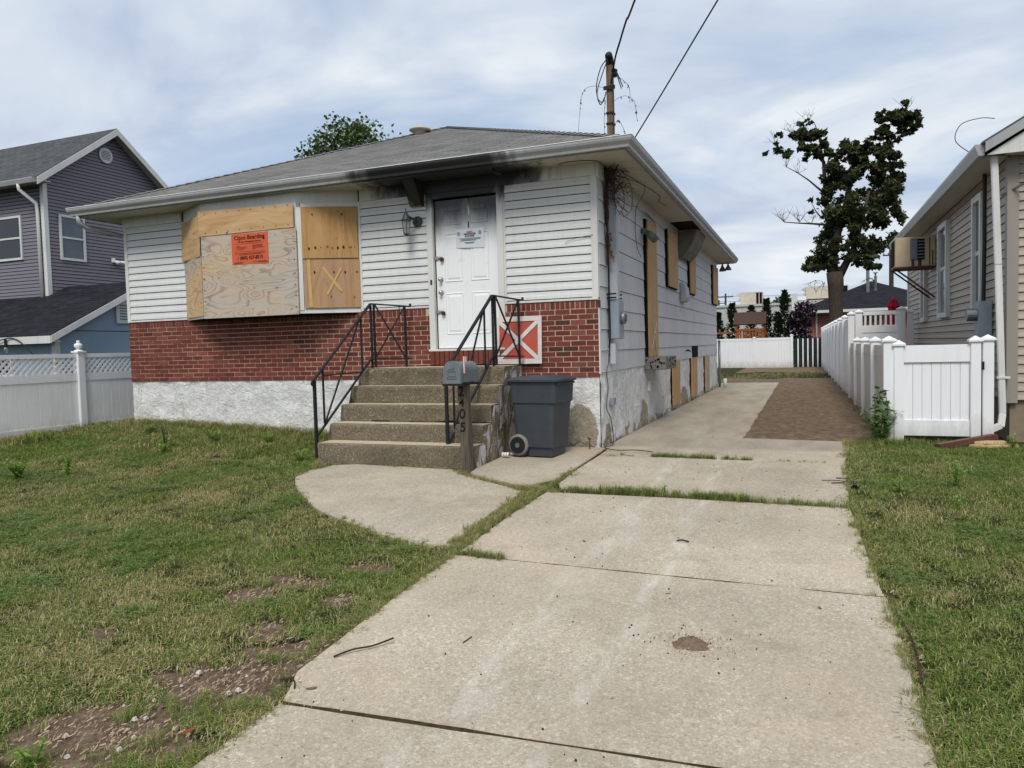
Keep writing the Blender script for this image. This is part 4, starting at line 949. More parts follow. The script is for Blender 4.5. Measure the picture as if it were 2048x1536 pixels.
# ================================================================== MAILBOX
mx_, my_ = -1.075, -1.78
mail = thing('mailbox', (mx_, my_, -0.05), 'grey plastic mailbox on a weathered timber post with house numbers', 'mailbox')
b = MB(); b.hexa([(mx_-0.055,my_-0.055,-0.12),(mx_+0.06,my_-0.055,-0.12),(mx_+0.06,my_+0.055,-0.12),(mx_-0.055,my_+0.055,-0.12),(mx_-0.085,my_-0.052,0.97),(mx_+0.025,my_-0.052,0.97),(mx_+0.025,my_+0.052,0.97),(mx_-0.085,my_+0.052,0.97)])
obj('post', b, M['postwood'], mail, bevel=0.006)
bx = mx_-0.075
def arch(w, z0, h, n=10):
    pts = [(-w/2, z0), (w/2, z0), (w/2, z0+h-w/2)]
    pts += [(w/2*math.cos(math.pi*k/n), z0+h-w/2+w/2*math.sin(math.pi*k/n)) for k in range(1, n)]
    pts += [(-w/2, z0+h-w/2)]; return pts
b = MB(); b.prism([(bx+x, 0, z) for x, z in arch(0.20, 0.965, 0.235)], (0, my_-0.16, 0), (0, my_+0.30, 0)); obj('box', b, M['mailgrey'], mail, bevel=0.004)
b = MB(); b.prism([(bx+x, 0, z) for x, z in arch(0.222, 0.955, 0.257)], (0, my_-0.20, 0), (0, my_-0.155, 0)); dr = obj('box_door', b, M['mailgrey'], mail, bevel=0.006)
for (x0, x1, z0, z1) in ((-0.055, 0.06, 1.095, 1.105), (-0.055, 0.06, 1.015, 1.024), (-0.055, -0.045, 1.015, 1.10), (-0.03, 0.05, 1.04, 1.075), (-0.04, 0.03, 1.12, 1.165)):
    b = MB(); b.box(bx+x0, bx+x1, my_-0.207, my_-0.199, z0, z1); obj('door_rib', b, M['mailgrey'], dr)
b = MB(); b.box(bx-0.125, bx+0.12, my_-0.19, my_+0.28, 0.935, 0.957); obj('mounting_plate', b, M['blackplastic'], mail)
b = MB(); b.prism([(0, y, z) for y, z in ((-0.012,1.07),(0.012,1.07),(0.014,1.20),(0.06,1.20),(0.06,1.255),(-0.014,1.26))], (bx+0.104, my_-0.10, 0), (bx+0.112, my_-0.10, 0)); obj('flag', b, simple('pink_white_plastic', lin(228,206,204), 0.5), mail)
def text_mb(txt, size, bold=0.0):
    cu = bpy.data.curves.new('t', 'FONT'); cu.body = txt; cu.size = size; cu.align_x = 'CENTER'; cu.align_y = 'CENTER'; cu.offset = bold; cu.extrude = 0.0; cu.resolution_u = 4
    o = bpy.data.objects.new('t', cu); COL.objects.link(o); dg = bpy.context.evaluated_depsgraph_get(); me = bpy.data.meshes.new_from_object(o.evaluated_get(dg))
    m = MB(); m.v = [tuple(v.co) for v in me.vertices]; m.f = [tuple(p.vertices) for p in me.polygons]; m.c = [None]*len(m.v)
    bpy.data.objects.remove(o); bpy.data.curves.remove(cu); bpy.data.meshes.remove(me); return m
def lettering(name, txt, size, loc, mat, parent, ang=0.0, bold=0.0, width=None, thick=0.0015, roll=0.0):
    """flat letters standing in a vertical plane; ang turns the plane about z"""
    m = text_mb(txt, size, bold); v = np.array(m.v)
    if width: sx = width/(v[:,0].max()-v[:,0].min()); v[:,0] *= sx
    c, s = math.cos(roll), math.sin(roll); x = v[:,0]*c-v[:,1]*s; z = v[:,0]*s+v[:,1]*c
    ca, sa = math.cos(ang), math.sin(ang); q = MB()
    q.v = [(loc[0]+a*ca, loc[1]+a*sa, loc[2]+h) for a, h in zip(x, z)]; q.f = m.f; q.c = m.c
    return obj(name, q, mat, parent)
for ch_, z, s_ in (('2', 0.86, 0.15), ('4', 0.735, 0.13), ('0', 0.61, 0.16), ('5', 0.46, 0.15)):
    xx = mx_-0.055-0.028*(z/0.97); lettering('numeral', ch_, s_, (xx+0.045, my_-0.0595, z), M['ink'], mail, 0, 0.001, roll=-0.05)

# ================================================================== WHEELED BIN
bn = local_thing('wheeled_bin', 'slate grey wheeled rubbish bin standing beside the concrete steps', 'bin')
def loft(secs, cap=True):
    b = MB(); n = len(secs[0])
    for s_ in secs: b.v += s_; b.c += [None]*n
    b.f = [(i*n+k, i*n+(k+1) % n, (i+1)*n+(k+1) % n, (i+1)*n+k) for i in range(len(secs)-1) for k in range(n)]
    if cap: b.f += [tuple(range(n-1, -1, -1)), tuple((len(secs)-1)*n+k for k in range(n))]
    return b
def rrect(x0, x1, y0, y1, z, r, n=5, chamf=None):
    pts = []
    for cx, cy, a0 in ((x1-r, y1-r, 0), (x0+r, y1-r, 90), (x0+r, y0+r, 180), (x1-r, y0+r, 270)):
        for k in range(n+1): a = R(a0+90*k/n); pts.append((cx+r*math.cos(a), cy+r*math.sin(a), z))
    return pts
# long axis x: handle and wheels at -x
b = loft([rrect(-0.10,0.24,-0.20,0.20,0.0,0.04), rrect(-0.10,0.25,-0.21,0.21,0.10,0.04), rrect(-0.15,0.27,-0.235,0.235,0.115,0.05), rrect(-0.24,0.275,-0.245,0.245,0.24,0.05), rrect(-0.26,0.31,-0.265,0.265,0.62,0.055),
          rrect(-0.265,0.315,-0.268,0.268,0.645,0.055), rrect(-0.275,0.335,-0.282,0.282,0.655,0.06), rrect(-0.285,0.345,-0.292,0.292,0.90,0.06), rrect(-0.285,0.345,-0.292,0.292,0.905,0.06)])
obj('body', b, M['bin'], bn, smooth=False, bevel=0)
lid = loft([rrect(-0.30,0.365,-0.31,0.31,0.905,0.07), rrect(-0.33,0.385,-0.325,0.325,0.915,0.09), rrect(-0.33,0.385,-0.325,0.325,0.935,0.09), rrect(-0.28,0.345,-0.285,0.285,0.955,0.08), rrect(-0.22,0.29,-0.22,0.22,0.972,0.08), rrect(-0.12,0.18,-0.12,0.12,0.978,0.08)])
lo = obj('lid', lid, M['bin'], bn)
b = MB(); b.box(-0.40,-0.27,-0.22,0.22,0.86,0.915); obj('hinge_handle', b, M['bin'], bn, bevel=0.012)
b = MB(); b.box(0.338,0.362,-0.26,0.26,0.868,0.900); obj('front_lip', b, M['bin'], bn, bevel=0.008)
def wheel_at(y):
    b = MB(); b.lathe(0, 0, [(0.105,-0.03),(0.13,-0.02),(0.135,0.0),(0.13,0.02),(0.105,0.03)], 24)
    me, c = mesh_of(b, 'wheel', True, False); me.materials.append(M['tyre']); w = bpy.data.objects.new('wheel', me); COL.objects.link(w); w.parent = bn; w.location = (-0.185, y, 0.135); w.rotation_euler = (R(90), 0, 0)
    for nm, pr, mt in (('rim', [(0.104,-0.032),(0.104,0.032)], M['blackplastic']), ('hub', [(0.03,-0.044),(0.03,0.044)], M['galv'])):
        b = MB(); b.lathe(0, 0, pr, 20); me, c = mesh_of(b, nm, False, False); me.materials.append(mt); o = bpy.data.objects.new(nm, me); COL.objects.link(o); o.parent = w
wheel_at(-0.245); wheel_at(0.245)
b = MB(); b.tube([(-0.185,-0.24,0.135),(-0.185,0.24,0.135)], 0.014, 8); obj('axle', b, M['galv'], bn)
bn.location = (-0.585, -0.68, 0.012); bn.rotation_euler = (0, 0, R(-7)); bn.scale = (1.0, 1.0, 1.0)

# ================================================================== NOTICES AND SIGN
ny = -0.40-0.046
nt = thing('orange_notice', (-5.17, ny, 2.68), 'orange boarding-company notice stapled on the weathered plywood', 'notice')
b = MB(); b.quad((-5.505,ny-0.003,2.69),(-4.835,ny,2.675),(-4.835,ny-0.002,3.135),(-5.505,ny-0.004,3.135)); b.quad((-5.505,ny+0.001,2.69),(-5.505,ny,3.135),(-4.835,ny+0.001,3.135),(-4.835,ny+0.003,2.675)); obj('paper', b, M['orange'], nt)
yl = ny-0.006
lettering('lettering', 'Cipco Boarding', 0.085, (-5.17, yl, 3.075), M['ink'], nt, 0, 0.0014, 0.56)
lettering('lettering', '24 Hour Emergency Service', 0.04, (-5.17, yl, 3.015), M['ink'], nt, 0, 0.0004, 0.42)
lettering('lettering', '1 (800) 427-8515', 0.07, (-5.17, yl, 2.775), M['ink'], nt, 0, 0.0012, 0.46)
b = MB()
for (x0, x1, z, h) in ((-5.45,-4.90,2.985,0.003),(-5.42,-5.34,2.955,0.007),(-5.42,-5.22,2.938,0.007),(-5.42,-5.23,2.920,0.007),(-5.42,-5.28,2.902,0.007),(-5.12,-4.93,2.955,0.007),(-5.12,-4.94,2.938,0.007),(-5.12,-4.91,2.920,0.007),(-5.12,-5.06,2.902,0.007),(-5.45,-4.90,2.87,0.003),(-5.45,-4.89,2.845,0.008),(-5.37,-4.97,2.826,0.008),(-5.47,-5.30,2.715,0.006),(-5.47,-5.31,2.702,0.006),(-5.12,-4.87,2.715,0.006),(-5.02,-4.85,2.702,0.006)):
    b.box(x0, x1, yl, yl+0.001, z-h/2, z+h/2)
obj('fine_print', b, M['ink_soft'], nt)['kind'] = 'stuff'
dn = thing('door_notice', (-1.8, 0.02, 2.73), 'white warning notice taped to the front door', 'notice')
b = MB(); b.quad((-2.01,0.018,2.735),(-1.585,0.016,2.715),(-1.585,0.018,2.985),(-2.01,0.016,2.985)); obj('paper', b, M['paper'], dn)
lettering('lettering', 'WARNING', 0.03, (-1.80, 0.013, 2.94), M['ink_red'], dn, 0, 0.0008, 0.09)
lettering('lettering', 'UNSAFE STRUCTURE', 0.034, (-1.80, 0.013, 2.912), M['ink'], dn, 0, 0.001, 0.18)
lettering('lettering', 'DO NOT ENTER', 0.034, (-1.80, 0.013, 2.882), M['ink'], dn, 0, 0.001, 0.14)
b = MB()
for (x0, x1, z) in ((-1.96,-1.63,2.855),(-1.93,-1.64,2.84),(-1.95,-1.70,2.826),(-1.88,-1.72,2.80),(-1.86,-1.74,2.788)): b.box(x0, x1, 0.013, 0.0135, z-0.003, z+0.003)
obj('fine_print', b, M['ink_grey'], dn)['kind'] = 'stuff'
for cx in (-1.965, -1.645):
    b = MB(); n = 20
    for k in range(n):
        a0, a1 = 2*math.pi*k/n, 2*math.pi*(k+1)/n
        b.quad(*[(cx+r*math.cos(a), 0.0128, 2.925+r*math.sin(a)) for r, a in ((0.024,a0),(0.024,a1),(0.017,a1),(0.017,a0))])
    b.box(cx-0.008, cx+0.008, 0.0125, 0.013, 2.917, 2.933); obj('seal', b, M['ink_grey'], dn)

xs_ = thing('cross_panel', (-1.08, -0.06, 1.11), 'faded red panel with white X and border leaning on the brick', 'panel')
px0, px1, pz0, pz1 = -1.415, -0.765, 1.125, 1.75
def tilt(y, z): return y+0.05*(z-1.1)-0.075
def plate(x0, x1, z0, z1, y, th):
    b = MB(); b.hexa([(x0,tilt(y,z0),z0),(x1,tilt(y,z0),z0),(x1,tilt(y+th,z0),z0),(x0,tilt(y+th,z0),z0),(x0,tilt(y,z1),z1),(x1,tilt(y,z1),z1),(x1,tilt(y+th,z1),z1),(x0,tilt(y+th,z1),z1)]); return b
obj('board', plate(px0, px1, pz0, pz1, 0, 0.016), M['signred'], xs_, bevel=0.004)
w = 0.062
for (a0, a1, c0_, c1_) in ((px0-.004,px1+.004,pz0-.004,pz0+w),(px0-.004,px1+.004,pz1-w,pz1+.004),(px0-.004,px0+w*.8,pz0+w,pz1-w),(px1-w*.8,px1+.004,pz0+w,pz1-w)): obj('border_strip', plate(a0, a1, c0_, c1_, -0.010, 0.008), M['signwhite'], xs_)
for sgn in (1, -1):
    b = MB(); xa, xb = (px0+w*.8, px1-w*.8) if sgn == 1 else (px1-w*.8, px0+w*.8); za, zb = pz0+w, pz1-w; d = Vector((xb-xa, 0, zb-za)).normalized(); s_ = Vector((-d.z, 0, d.x))*0.027
    P_ = [Vector((xa,0,za))-s_, Vector((xa,0,za))+s_, Vector((xb,0,zb))+s_, Vector((xb,0,zb))-s_]
    yo = -0.004 if sgn == 1 else -0.0065
    b.hexa([(p.x, tilt(yo-0.004, p.z), p.z) for p in P_]+[(p.x, tilt(yo, p.z), p.z) for p in P_]); obj('cross_strip', b, M['signwhite'], xs_)

# ================================================================== WALL LANTERN
ln_ = thing('wall_lantern', (-2.62, -0.02, 3.05), 'verdigris metal wall lantern on the siding left of the door', 'lamp')
lx, ly, lz = -2.66, -0.20, 3.08
b = MB(); b.tube([(-2.575,-0.022,3.14),(-2.575,-0.045,3.14),(-2.575,-0.055,3.14)], [0.075,0.07,0.03], 18); obj('back_plate', b, M['verdigris'], ln_, smooth=True)
b = MB(); b.tube([(-2.575,-0.05,3.14),(-2.60,-0.13,3.17),(-2.64,-0.19,3.19),(-2.66,-0.20,3.175)], 0.018, 8); obj('arm', b, M['verdigris'], ln_, smooth=True)
b = MB(); b.lathe(lx, ly, [(0.07,3.135),(0.075,3.145),(0.05,3.17),(0.045,3.20),(0.03,3.225),(0.018,3.245),(0.008,3.26),(0.006,3.30)], 12); obj('cap', b, M['verdigris'], ln_, smooth=True)
b = MB(); b.lathe(lx, ly, [(0.04,2.955),(0.06,3.135)], 6); obj('pane', b, M['lampglass'], ln_)
for k in range(6):
    a = math.pi/3*k; b = MB(); b.bar((lx+0.064*math.cos(a), ly+0.064*math.sin(a), 3.138), (lx+0.042*math.cos(a), ly+0.042*math.sin(a), 2.95), 0.007); obj('cage_bar', b, M['verdigris'], ln_)
b = MB(); b.lathe(lx, ly, [(0.045,2.945),(0.048,2.955),(0.02,2.94),(0.012,2.925)][::-1], 10); obj('base_ring', b, M['verdigris'], ln_)

# ================================================================== ELECTRIC METER, MAST AND CABLES
em = thing('electric_meter', (0.08, 0.6, 1.42), 'grey electric meter box with round dial on the side wall', 'meter')
b = MB(); b.box(0.022, 0.165, 0.42, 0.72, 1.42, 1.94); obj('box', b, M['metergrey'], em, bevel=0.008)
b = MB(); b.tube([(0.164,0.57,1.70),(0.215,0.57,1.70),(0.225,0.57,1.70)], [0.085,0.082,0.06], 20); dm = obj('dial', b, M['galv'], em, smooth=True)
b = MB(); b.tube([(0.216,0.57,1.70),(0.234,0.57,1.70)], [0.066,0.05], 20); obj('dial_glass', b, M['glass'], dm)
b = MB(); b.box(0.022, 0.10, 0.46, 0.58, 1.08, 1.36); obj('junction_box', b, M['greypaint'], em, bevel=0.006)
for z in (1.97, 2.02):
    b = MB(); b.bar((0.02,0.40,z),(0.02,0.72,z),0.02); b.bar((0.02,0.72,z),(0.14,0.72,z),0.02); b.bar((0.02,0.40,z),(0.14,0.40,z),0.02); obj('strap', b, M['blackplastic'], em)
mast = thing('service_mast', (0.09, 0.60, 2.0), 'timber electric service mast rising through the eave, painted grey below', 'mast')
b = MB(); b.box(0.022, 0.132, 0.50, 0.64, 1.945, ZS+0.0); obj('lower_post', b, M['greypaint'], mast, bevel=0.008)
b = MB(); b.hexa([(0.03,0.52,ZS-.1),(0.115,0.52,ZS-.1),(0.115,0.62,ZS-.1),(0.03,0.62,ZS-.1),(0.025,0.53,5.08),(0.11,0.53,5.08),(0.11,0.63,5.08),(0.025,0.63,5.08)]); obj('upper_post', b, M['mastwood'], mast, bevel=0.01)
b = MB(); b.tube([(0.07,0.57,5.06),(0.07,0.57,5.13),(0.07,0.52,5.18),(0.07,0.46,5.14)], [0.05,0.055,0.05,0.035], 10); obj('weather_head', b, M['wire'], mast, smooth=True)
b = MB(); b.lathe(0.135, 0.56, [(0.03,4.90),(0.045,4.92),(0.03,4.95),(0.045,4.98),(0.03,5.0)], 10); obj('insulator', b, M['wire'], mast)
b = MB(); b.box(-0.005, 0.15, 0.505, 0.52, 4.73, 4.78); obj('clamp', b, M['wire'], mast)
for z in (4.42, 4.28):
    b = MB(); b.box(0.018, 0.122, 0.512, 0.635, z, z+0.02); obj('band', b, M['wire'], mast)
def cable(name, pts, r, label, grp=None, mat='wire', n=6):
    P_ = [Vector(p) for p in pts]; out = []
    for i in range(len(P_)-1):
        p0 = P_[max(i-1, 0)]; p1 = P_[i]; p2 = P_[i+1]; p3 = P_[min(i+2, len(P_)-1)]
        for k in range(8):
            t = k/8; out.append(0.5*((2*p1)+(-p0+p2)*t+(2*p0-5*p1+4*p2-p3)*t*t+(-p0+3*p1-3*p2+p3)*t**3))
    out.append(P_[-1]); b = MB(); b.tube(out, r, n); return b
def cab(pts, r, label, name='cable', mat='wire'):
    o = obj(name, cable(name, pts, r, label), M[mat], smooth=True); return tag(o, label, 'cable')
cab([(0.10,0.50,4.80),(0.15,0.45,4.98),(0.22,0.30,5.08),(0.33,0.06,5.14),(0.50,-0.30,5.24),(0.72,-0.80,5.25),(2.2,-4.0,5.75),(4.4,-8.7,6.9),(6.5,-13.2,8.6)], 0.013, 'thick service cable rising from the mast out of the picture')
cab([(0.12,0.42,3.60),(0.90,-0.50,4.18),(1.69,-1.50,4.75),(4.1,-4.5,6.5),(8.05,-9.5,9.35)], 0.008, 'taut thin cable running up from the vine at the eave')
b = MB()
for pts in ([(0.07,0.46,5.12),(-0.02,0.44,5.0),(-0.08,0.43,4.78),(-0.06,0.42,4.6),(0.0,0.45,4.56),(0.03,0.5,4.7)], [(0.07,0.46,5.10),(0.0,0.42,4.9),(-0.07,0.42,4.68),(-0.03,0.42,4.52),(0.02,0.46,4.62)], [(0.14,0.5,5.0),(0.20,0.44,4.9),(0.25,0.42,4.78),(0.28,0.40,4.70)], [(0.15,0.5,4.96),(0.2,0.44,4.86),(0.24,0.42,4.74),(0.26,0.40,4.68)]):
    b.f += []; c_ = cable('x', pts, 0.007, ''); o_ = len(b.v); b.v += c_.v; b.c += c_.c; b.f += [tuple(i+o_ for i in f) for f in c_.f]
obj('lead_wires', b, M['wire'], mast, smooth=True)
for i, (dx_, lab) in enumerate(((0.0, 'black cable hanging down the side wall nearest the corner'), (0.035, 'black cable hanging beside the painted mast to the meter'))):
    cab([(0.06,0.36+dx_,3.60),(0.045,0.34+dx_,3.2),(0.05,0.35+dx_,2.5),(0.045,0.37+dx_,1.9),(0.05,0.36+dx_,1.5),(0.04,0.34,1.30-0.1*i)], 0.009, lab)
cab([(0.04,0.34,1.25),(0.05,0.26,1.1),(0.04,0.20,0.98),(0.045,0.24,0.78),(0.045,0.14,0.52),(0.05,0.33,0.36),(0.06,0.40,0.12),(0.12,0.12,0.042),(0.10,-0.20,0.042),(0.30,-0.36,0.036),(0.52,-0.30,0.036),(0.75,-0.42,0.034)], 0.006, 'loose black wire trailing down the wall onto the driveway')
cab([(-0.045,-0.03,2.76),(-0.25,-0.028,2.73),(-0.38,-0.028,2.70),(-0.42,-0.028,2.67)], 0.003, 'thin stray grey wire on the white siding', mat='galv')

# dead vine at the corner
random.seed(21)
vn = thing('dead_vine', (0.08, 0.4, 2.4), 'tangle of dead brown vine under the eave at the house corner', 'vine')
b = MB()
def wob(p, q, n, a):
    p = Vector(p); q = Vector(q); o = [p]
    for i in range(1, n): o.append(p.lerp(q, i/n)+Vector((random.uniform(-a,a)*0.6, random.uniform(-a,a), random.uniform(-a,a))))
    return o+[q]
for k in range(16): b.tube(wob((0.035+0.03*random.random(),0.28+0.12*random.random(),3.66),(0.04,0.32+0.1*random.random(),2.3+1.0*random.random()), 9, 0.03), random.uniform(0.003,0.009), 5)
obj('stem', b, M['deadvine'], vn)
b = MB()
for k in range(120):
    p = Vector((0.05+0.1*random.random(), 0.2+0.3*random.random(), 3.25+0.42*random.random())); q = p+Vector((random.uniform(-.05,.28), random.uniform(-.3,.35), random.uniform(-.25,.12))); q.z = min(q.z, 3.66); q.x = max(q.x, 0.03)
    b.tube(wob(p, q, 5, 0.035), random.uniform(0.0015,0.0045), 4)
for pts in ([(0.1,0.45,3.6),(0.2,0.9,3.62),(0.18,1.3,3.5),(0.12,1.5,3.3),(0.05,1.4,3.2)], [(0.1,0.5,3.55),(0.15,0.8,3.5),(0.12,1.05,3.3),(0.05,1.0,3.15)], [(0.1,0.45,3.6),(0.3,1.6,3.63),(0.06,2.1,3.4),(0.04,2.2,2.9),(0.05,2.5,2.72)], [(0.05,2.9,3.5),(0.05,3.75,3.4),(0.05,3.8,3.1)], [(0.1,0.3,3.64),(0.02,-0.1,3.665),(-0.3,-0.2,3.665),(-0.45,-0.14,3.66)], [(0.2,0.6,3.65),(0.35,2.4,3.655),(0.25,3.0,3.66),(0.3,3.4,3.655)]):
    c_ = cable('x', pts, 0.0045, '', n=5); o_ = len(b.v); b.v += c_.v; b.c += c_.c; b.f += [tuple(i+o_ for i in f) for f in c_.f]
obj('twigs', b, M['deadvine'], vn)['kind'] = 'stuff'
b = MB()
for k in range(34):
    p = Vector((0.05+0.06*random.random(), 0.33+0.14*random.random(), 2.45+0.42*random.random())); a = Vector((random.uniform(-1,1), random.uniform(-1,1), random.uniform(-1,.2))).normalized()*0.05; s_ = a.cross(Vector((random.random(), random.random(), 1))).normalized()*0.02
    b.quad(p, p+a*0.5+s_, p+a, p+a*0.5-s_)
obj('dead_leaves', b, M['deadleaf'], vn)['kind'] = 'stuff'
# the vine's other end hangs on the mast
b = MB()
for pts in ([(0.08,0.52,4.72),(-0.12,0.5,4.80),(-0.28,0.48,4.74),(-0.33,0.47,4.45),(-0.36,0.46,4.1)], [(0.1,0.5,4.55),(0.28,0.46,4.6),(0.42,0.42,4.5),(0.46,0.4,4.25)], [(0.09,0.5,4.9),(0.22,0.47,4.85),(0.35,0.45,4.7),(0.36,0.44,4.5)], [(0.12,0.5,4.2),(0.2,0.46,4.3),(0.3,0.44,4.1),(0.36,0.42,4.0)], [(0.1,0.5,4.0),(0.13,0.48,4.3),(0.13,0.49,4.7)], [(0.02,0.5,4.0),(0.0,0.49,4.3),(0.02,0.5,4.6)]):
    c_ = cable('x', pts, 0.003, '', n=4); o_ = len(b.v); b.v += c_.v; b.c += c_.c; b.f += [tuple(i+o_ for i in f) for f in c_.f]
    for k in range(9):
        p = Vector(c_.v[random.randrange(len(c_.v))]); a = Vector((random.uniform(-.6,.6), random.uniform(-.5,.5), -1)).normalized()*random.uniform(.02,.05); s_ = a.cross(Vector((0.3,1,0.1))).normalized()*0.009
        b.quad(p, p+a*0.5+s_, p+a, p+a*0.5-s_)
o = obj('mast_vine', b, M['deadvine']); tag(o, 'thin dry vine sprigs drooping from the timber mast', 'vine')
# steel fence post at the far corner of the house
fp = thing('steel_post', (0.10, 13.15, -0.02), 'grey steel gate post at the far corner of the house', 'post')
b = MB(); b.lathe(0.10, 13.15, [(0.035,-0.05),(0.035,1.34)], 12); obj('post', b, M['galv'], fp, smooth=True)
b = MB(); b.lathe(0.10, 13.15, [(0.042,1.335),(0.042,1.36),(0.03,1.39),(0.012,1.41)], 12); obj('cap', b, M['galv'], fp, smooth=True)
b = MB(); b.lathe(0.26, 13.1, [(0.05,0.0),(0.05,0.26),(0.04,0.27)], 12); o = obj('white_bucket', b, M['whiteplastic'], smooth=True); tag(o, 'small white plastic tub at the foot of the steel post', 'tub')

# ================================================================== LEFT VINYL FENCE
LFX = -9.1
def left_fence():
    t = thing('vinyl_fence', (LFX, 0, 0), 'white vinyl fence with lattice top along the left lawn edge', 'fence')
    posts = [-2.62, -0.24, 2.14, 4.52, 6.9]
    for y in posts:
        g = gz(LFX, y); b = MB(); b.box(LFX-0.063, LFX+0.063, y-0.063, y+0.063, g-0.2, 1.45); p = obj('post', b, M['vinyl'], t, bevel=0.006)
        b = MB(); b.box(LFX-0.082, LFX+0.082, y-0.082, y+0.082, 1.45, 1.475); b.lathe(LFX, y, [(0.075,1.475),(0.06,1.49),(0.03,1.50),(0.028,1.515),(0.062,1.545),(0.066,1.575),(0.052,1.60),(0.024,1.612),(0.028,1.625),(0.03,1.64),(0.016,1.655)], 14); obj('finial_cap', b, M['vinyl'], p)
    for y0, y1 in zip(posts[:-1], posts[1:]):
        a, c = y0+0.063, y1-0.063
        for (z0, z1, th) in ((1.36, 1.43, 0.045), (0.965, 1.10, 0.045), (0.12, 0.24, 0.045)):
            b = MB(); b.box(LFX-th/2, LFX+th/2, a, c, z0, z1); obj('rail', b, M['vinyl'], t, bevel=0.004)
        n = 13
        for k in range(n):
            p = a+(c-a)*k/n; q = a+(c-a)*(k+1)/n; b = MB(); b.prism([(LFX+x, y, 0) for x, y in ((-0.011,p+0.001),(0.008,p+0.001),(0.011,p+0.005),(0.011,q-0.005),(0.008,q-0.001),(-0.011,q-0.001))], (0,0,0.10), (0,0,0.97)); obj('board', b, M['vinyl_old'], t)
        z0, z1 = 1.10, 1.36; h = z1-z0; sp_ = 0.105
        for sgn in (1, -1):
            k = -3
            while True:
                s0 = a+k*sp_; k += 1
                if s0 > c: break
                ya, yb = s0, s0+h; za, zb = z0, z1
                if ya < a: za += (a-ya); ya = a
                if yb > c: zb -= (yb-c); yb = c
                if yb-ya < 0.03: continue
                if sgn == -1: za, zb = z0+z1-za, z0+z1-zb
                b = MB(); b.bar((LFX+0.006*sgn, ya, za), (LFX+0.006*sgn, yb, zb), 0.011, 0.034, (0, -(zb-za), yb-ya)); obj('lattice_strip', b, M['vinyl'], t)
left_fence()

# ================================================================== MAUVE HOUSE AND BLUE GARAGE (left)
ph = thing('mauve_house', (-23, 8.2, 0), 'two-storey mauve vinyl house with grey gable roof behind the fence', 'house')
def lap_wall(b, p0, p1, z0, z1, nrm, h=0.102, proud=0.014, clip=None):
    """courses of lap siding between plan points p0, p1; clip(z) -> (t0, t1) trims each course"""
    p0 = Vector((p0[0], p0[1], 0)); p1 = Vector((p1[0], p1[1], 0)); nv_ = Vector((nrm[0], nrm[1], 0)); z = z0
    while z < z1:
        zt_ = min(z+h, z1)
        t0, t1 = (0, 1) if clip is None else clip(z); u0, u1 = (t0, t1) if clip is None else clip(zt_)
        if t1-t0 > 0.005:
            A = p0.lerp(p1, t0); B = p0.lerp(p1, t1); C_ = p0.lerp(p1, max(u0, t0)); D = p0.lerp(p1, max(min(u1, t1), max(u0, t0)))
            f = nv_*proud; k = nv_*0.002
            b.cur = random.random()
            zg_ = z+0.016
            b.add([A+Vector((0,0,zg_)), B+Vector((0,0,zg_)), B+f+Vector((0,0,zg_)), A+f+Vector((0,0,zg_)), C_+k+Vector((0,0,zt_)), D+k+Vector((0,0,zt_))], [(0,1,2,3),(3,2,5,4)])
        z += h
PX, PY0, PY1 = -18.0, 5.9, 10.55; EZ, PKZ = 6.72, 8.45; PYM = (PY0+PY1)/2
core = MB(); core.box(-28, PX-0.035, PY0+0.035, PY1, -0.2, EZ); core.prism([(0,PY0+0.035,EZ),(0,PY1,EZ),(0,PYM,PKZ-0.1)], (-28,0,0), (PX-0.035,0,0)); obj('wall', core, M['dark'], ph)  # black core paints the shade under each siding course
b = MB(); lap_wall(b, (PX,PY0), (PX,PY1), 0.3, PKZ-0.12, (1,0), clip=lambda z: (0,1) if z < EZ else ((z-EZ)/(PKZ-EZ)*0.5, 1-(z-EZ)/(PKZ-EZ)*0.5)); o = obj('lap_siding', b, M['purple'], ph); o['kind'] = 'stuff'
b = MB(); lap_wall(b, (-28,PY0), (PX,PY0), 0.3, EZ, (0,-1)); o = obj('lap_siding', b, M['purple'], ph); o['kind'] = 'stuff'
b = MB(); b.box(PX-0.10, PX+0.03, PY0-0.03, PY0+0.10, 0.0, EZ); obj('corner_board', b, M['trim'], ph)
sl = (PKZ-EZ)/(PYM-PY0)
def gable_roof(x0, x1, y0, ym, y1, z0, zp, mat, parent, th=0.08, course=0.14, tab=0.3, sides=(0,1)):
    for sd in sides:
        ye = y0 if sd == 0 else y1; L = math.hypot(ym-ye, zp-z0); n = int(L/course)
        d = MB(); d.cur = 0.4; d.hexa([(x0,ye,z0-th),(x1,ye,z0-th),(x1,ym,zp-th),(x0,ym,zp-th),(x0,ye,z0),(x1,ye,z0),(x1,ym,zp),(x0,ym,zp)]); obj('roof_slope', d, mat, parent)
        b = MB()
        for k in range(n+1):
            t0 = k*course/L; t1 = min(1, (k+1.06)*course/L); p = x0-((k % 2)*tab/2)
            while p < x1:
                a, c = max(p, x0), min(p+tab-0.01, x1); p += tab
                if c-a < 0.02: continue
                b.cur = min(1, max(0, random.gauss(0.5, 0.28))); dz = random.uniform(0.009, 0.014)
                P_ = [(a, ye+(ym-ye)*t0, z0+(zp-z0)*t0+dz), (c, ye+(ym-ye)*t0, z0+(zp-z0)*t0+dz), (c, ye+(ym-ye)*t1, z0+(zp-z0)*t1+0.002), (a, ye+(ym-ye)*t1, z0+(zp-z0)*t1+0.002), (a, ye+(ym-ye)*t0, z0+(zp-z0)*t0), (c, ye+(ym-ye)*t0, z0+(zp-z0)*t0)]
                b.add(P_, [(0,1,2,3),(4,5,1,0)])
        o = obj('shingles', b, mat, parent); o['kind'] = 'stuff'
ov = 0.42
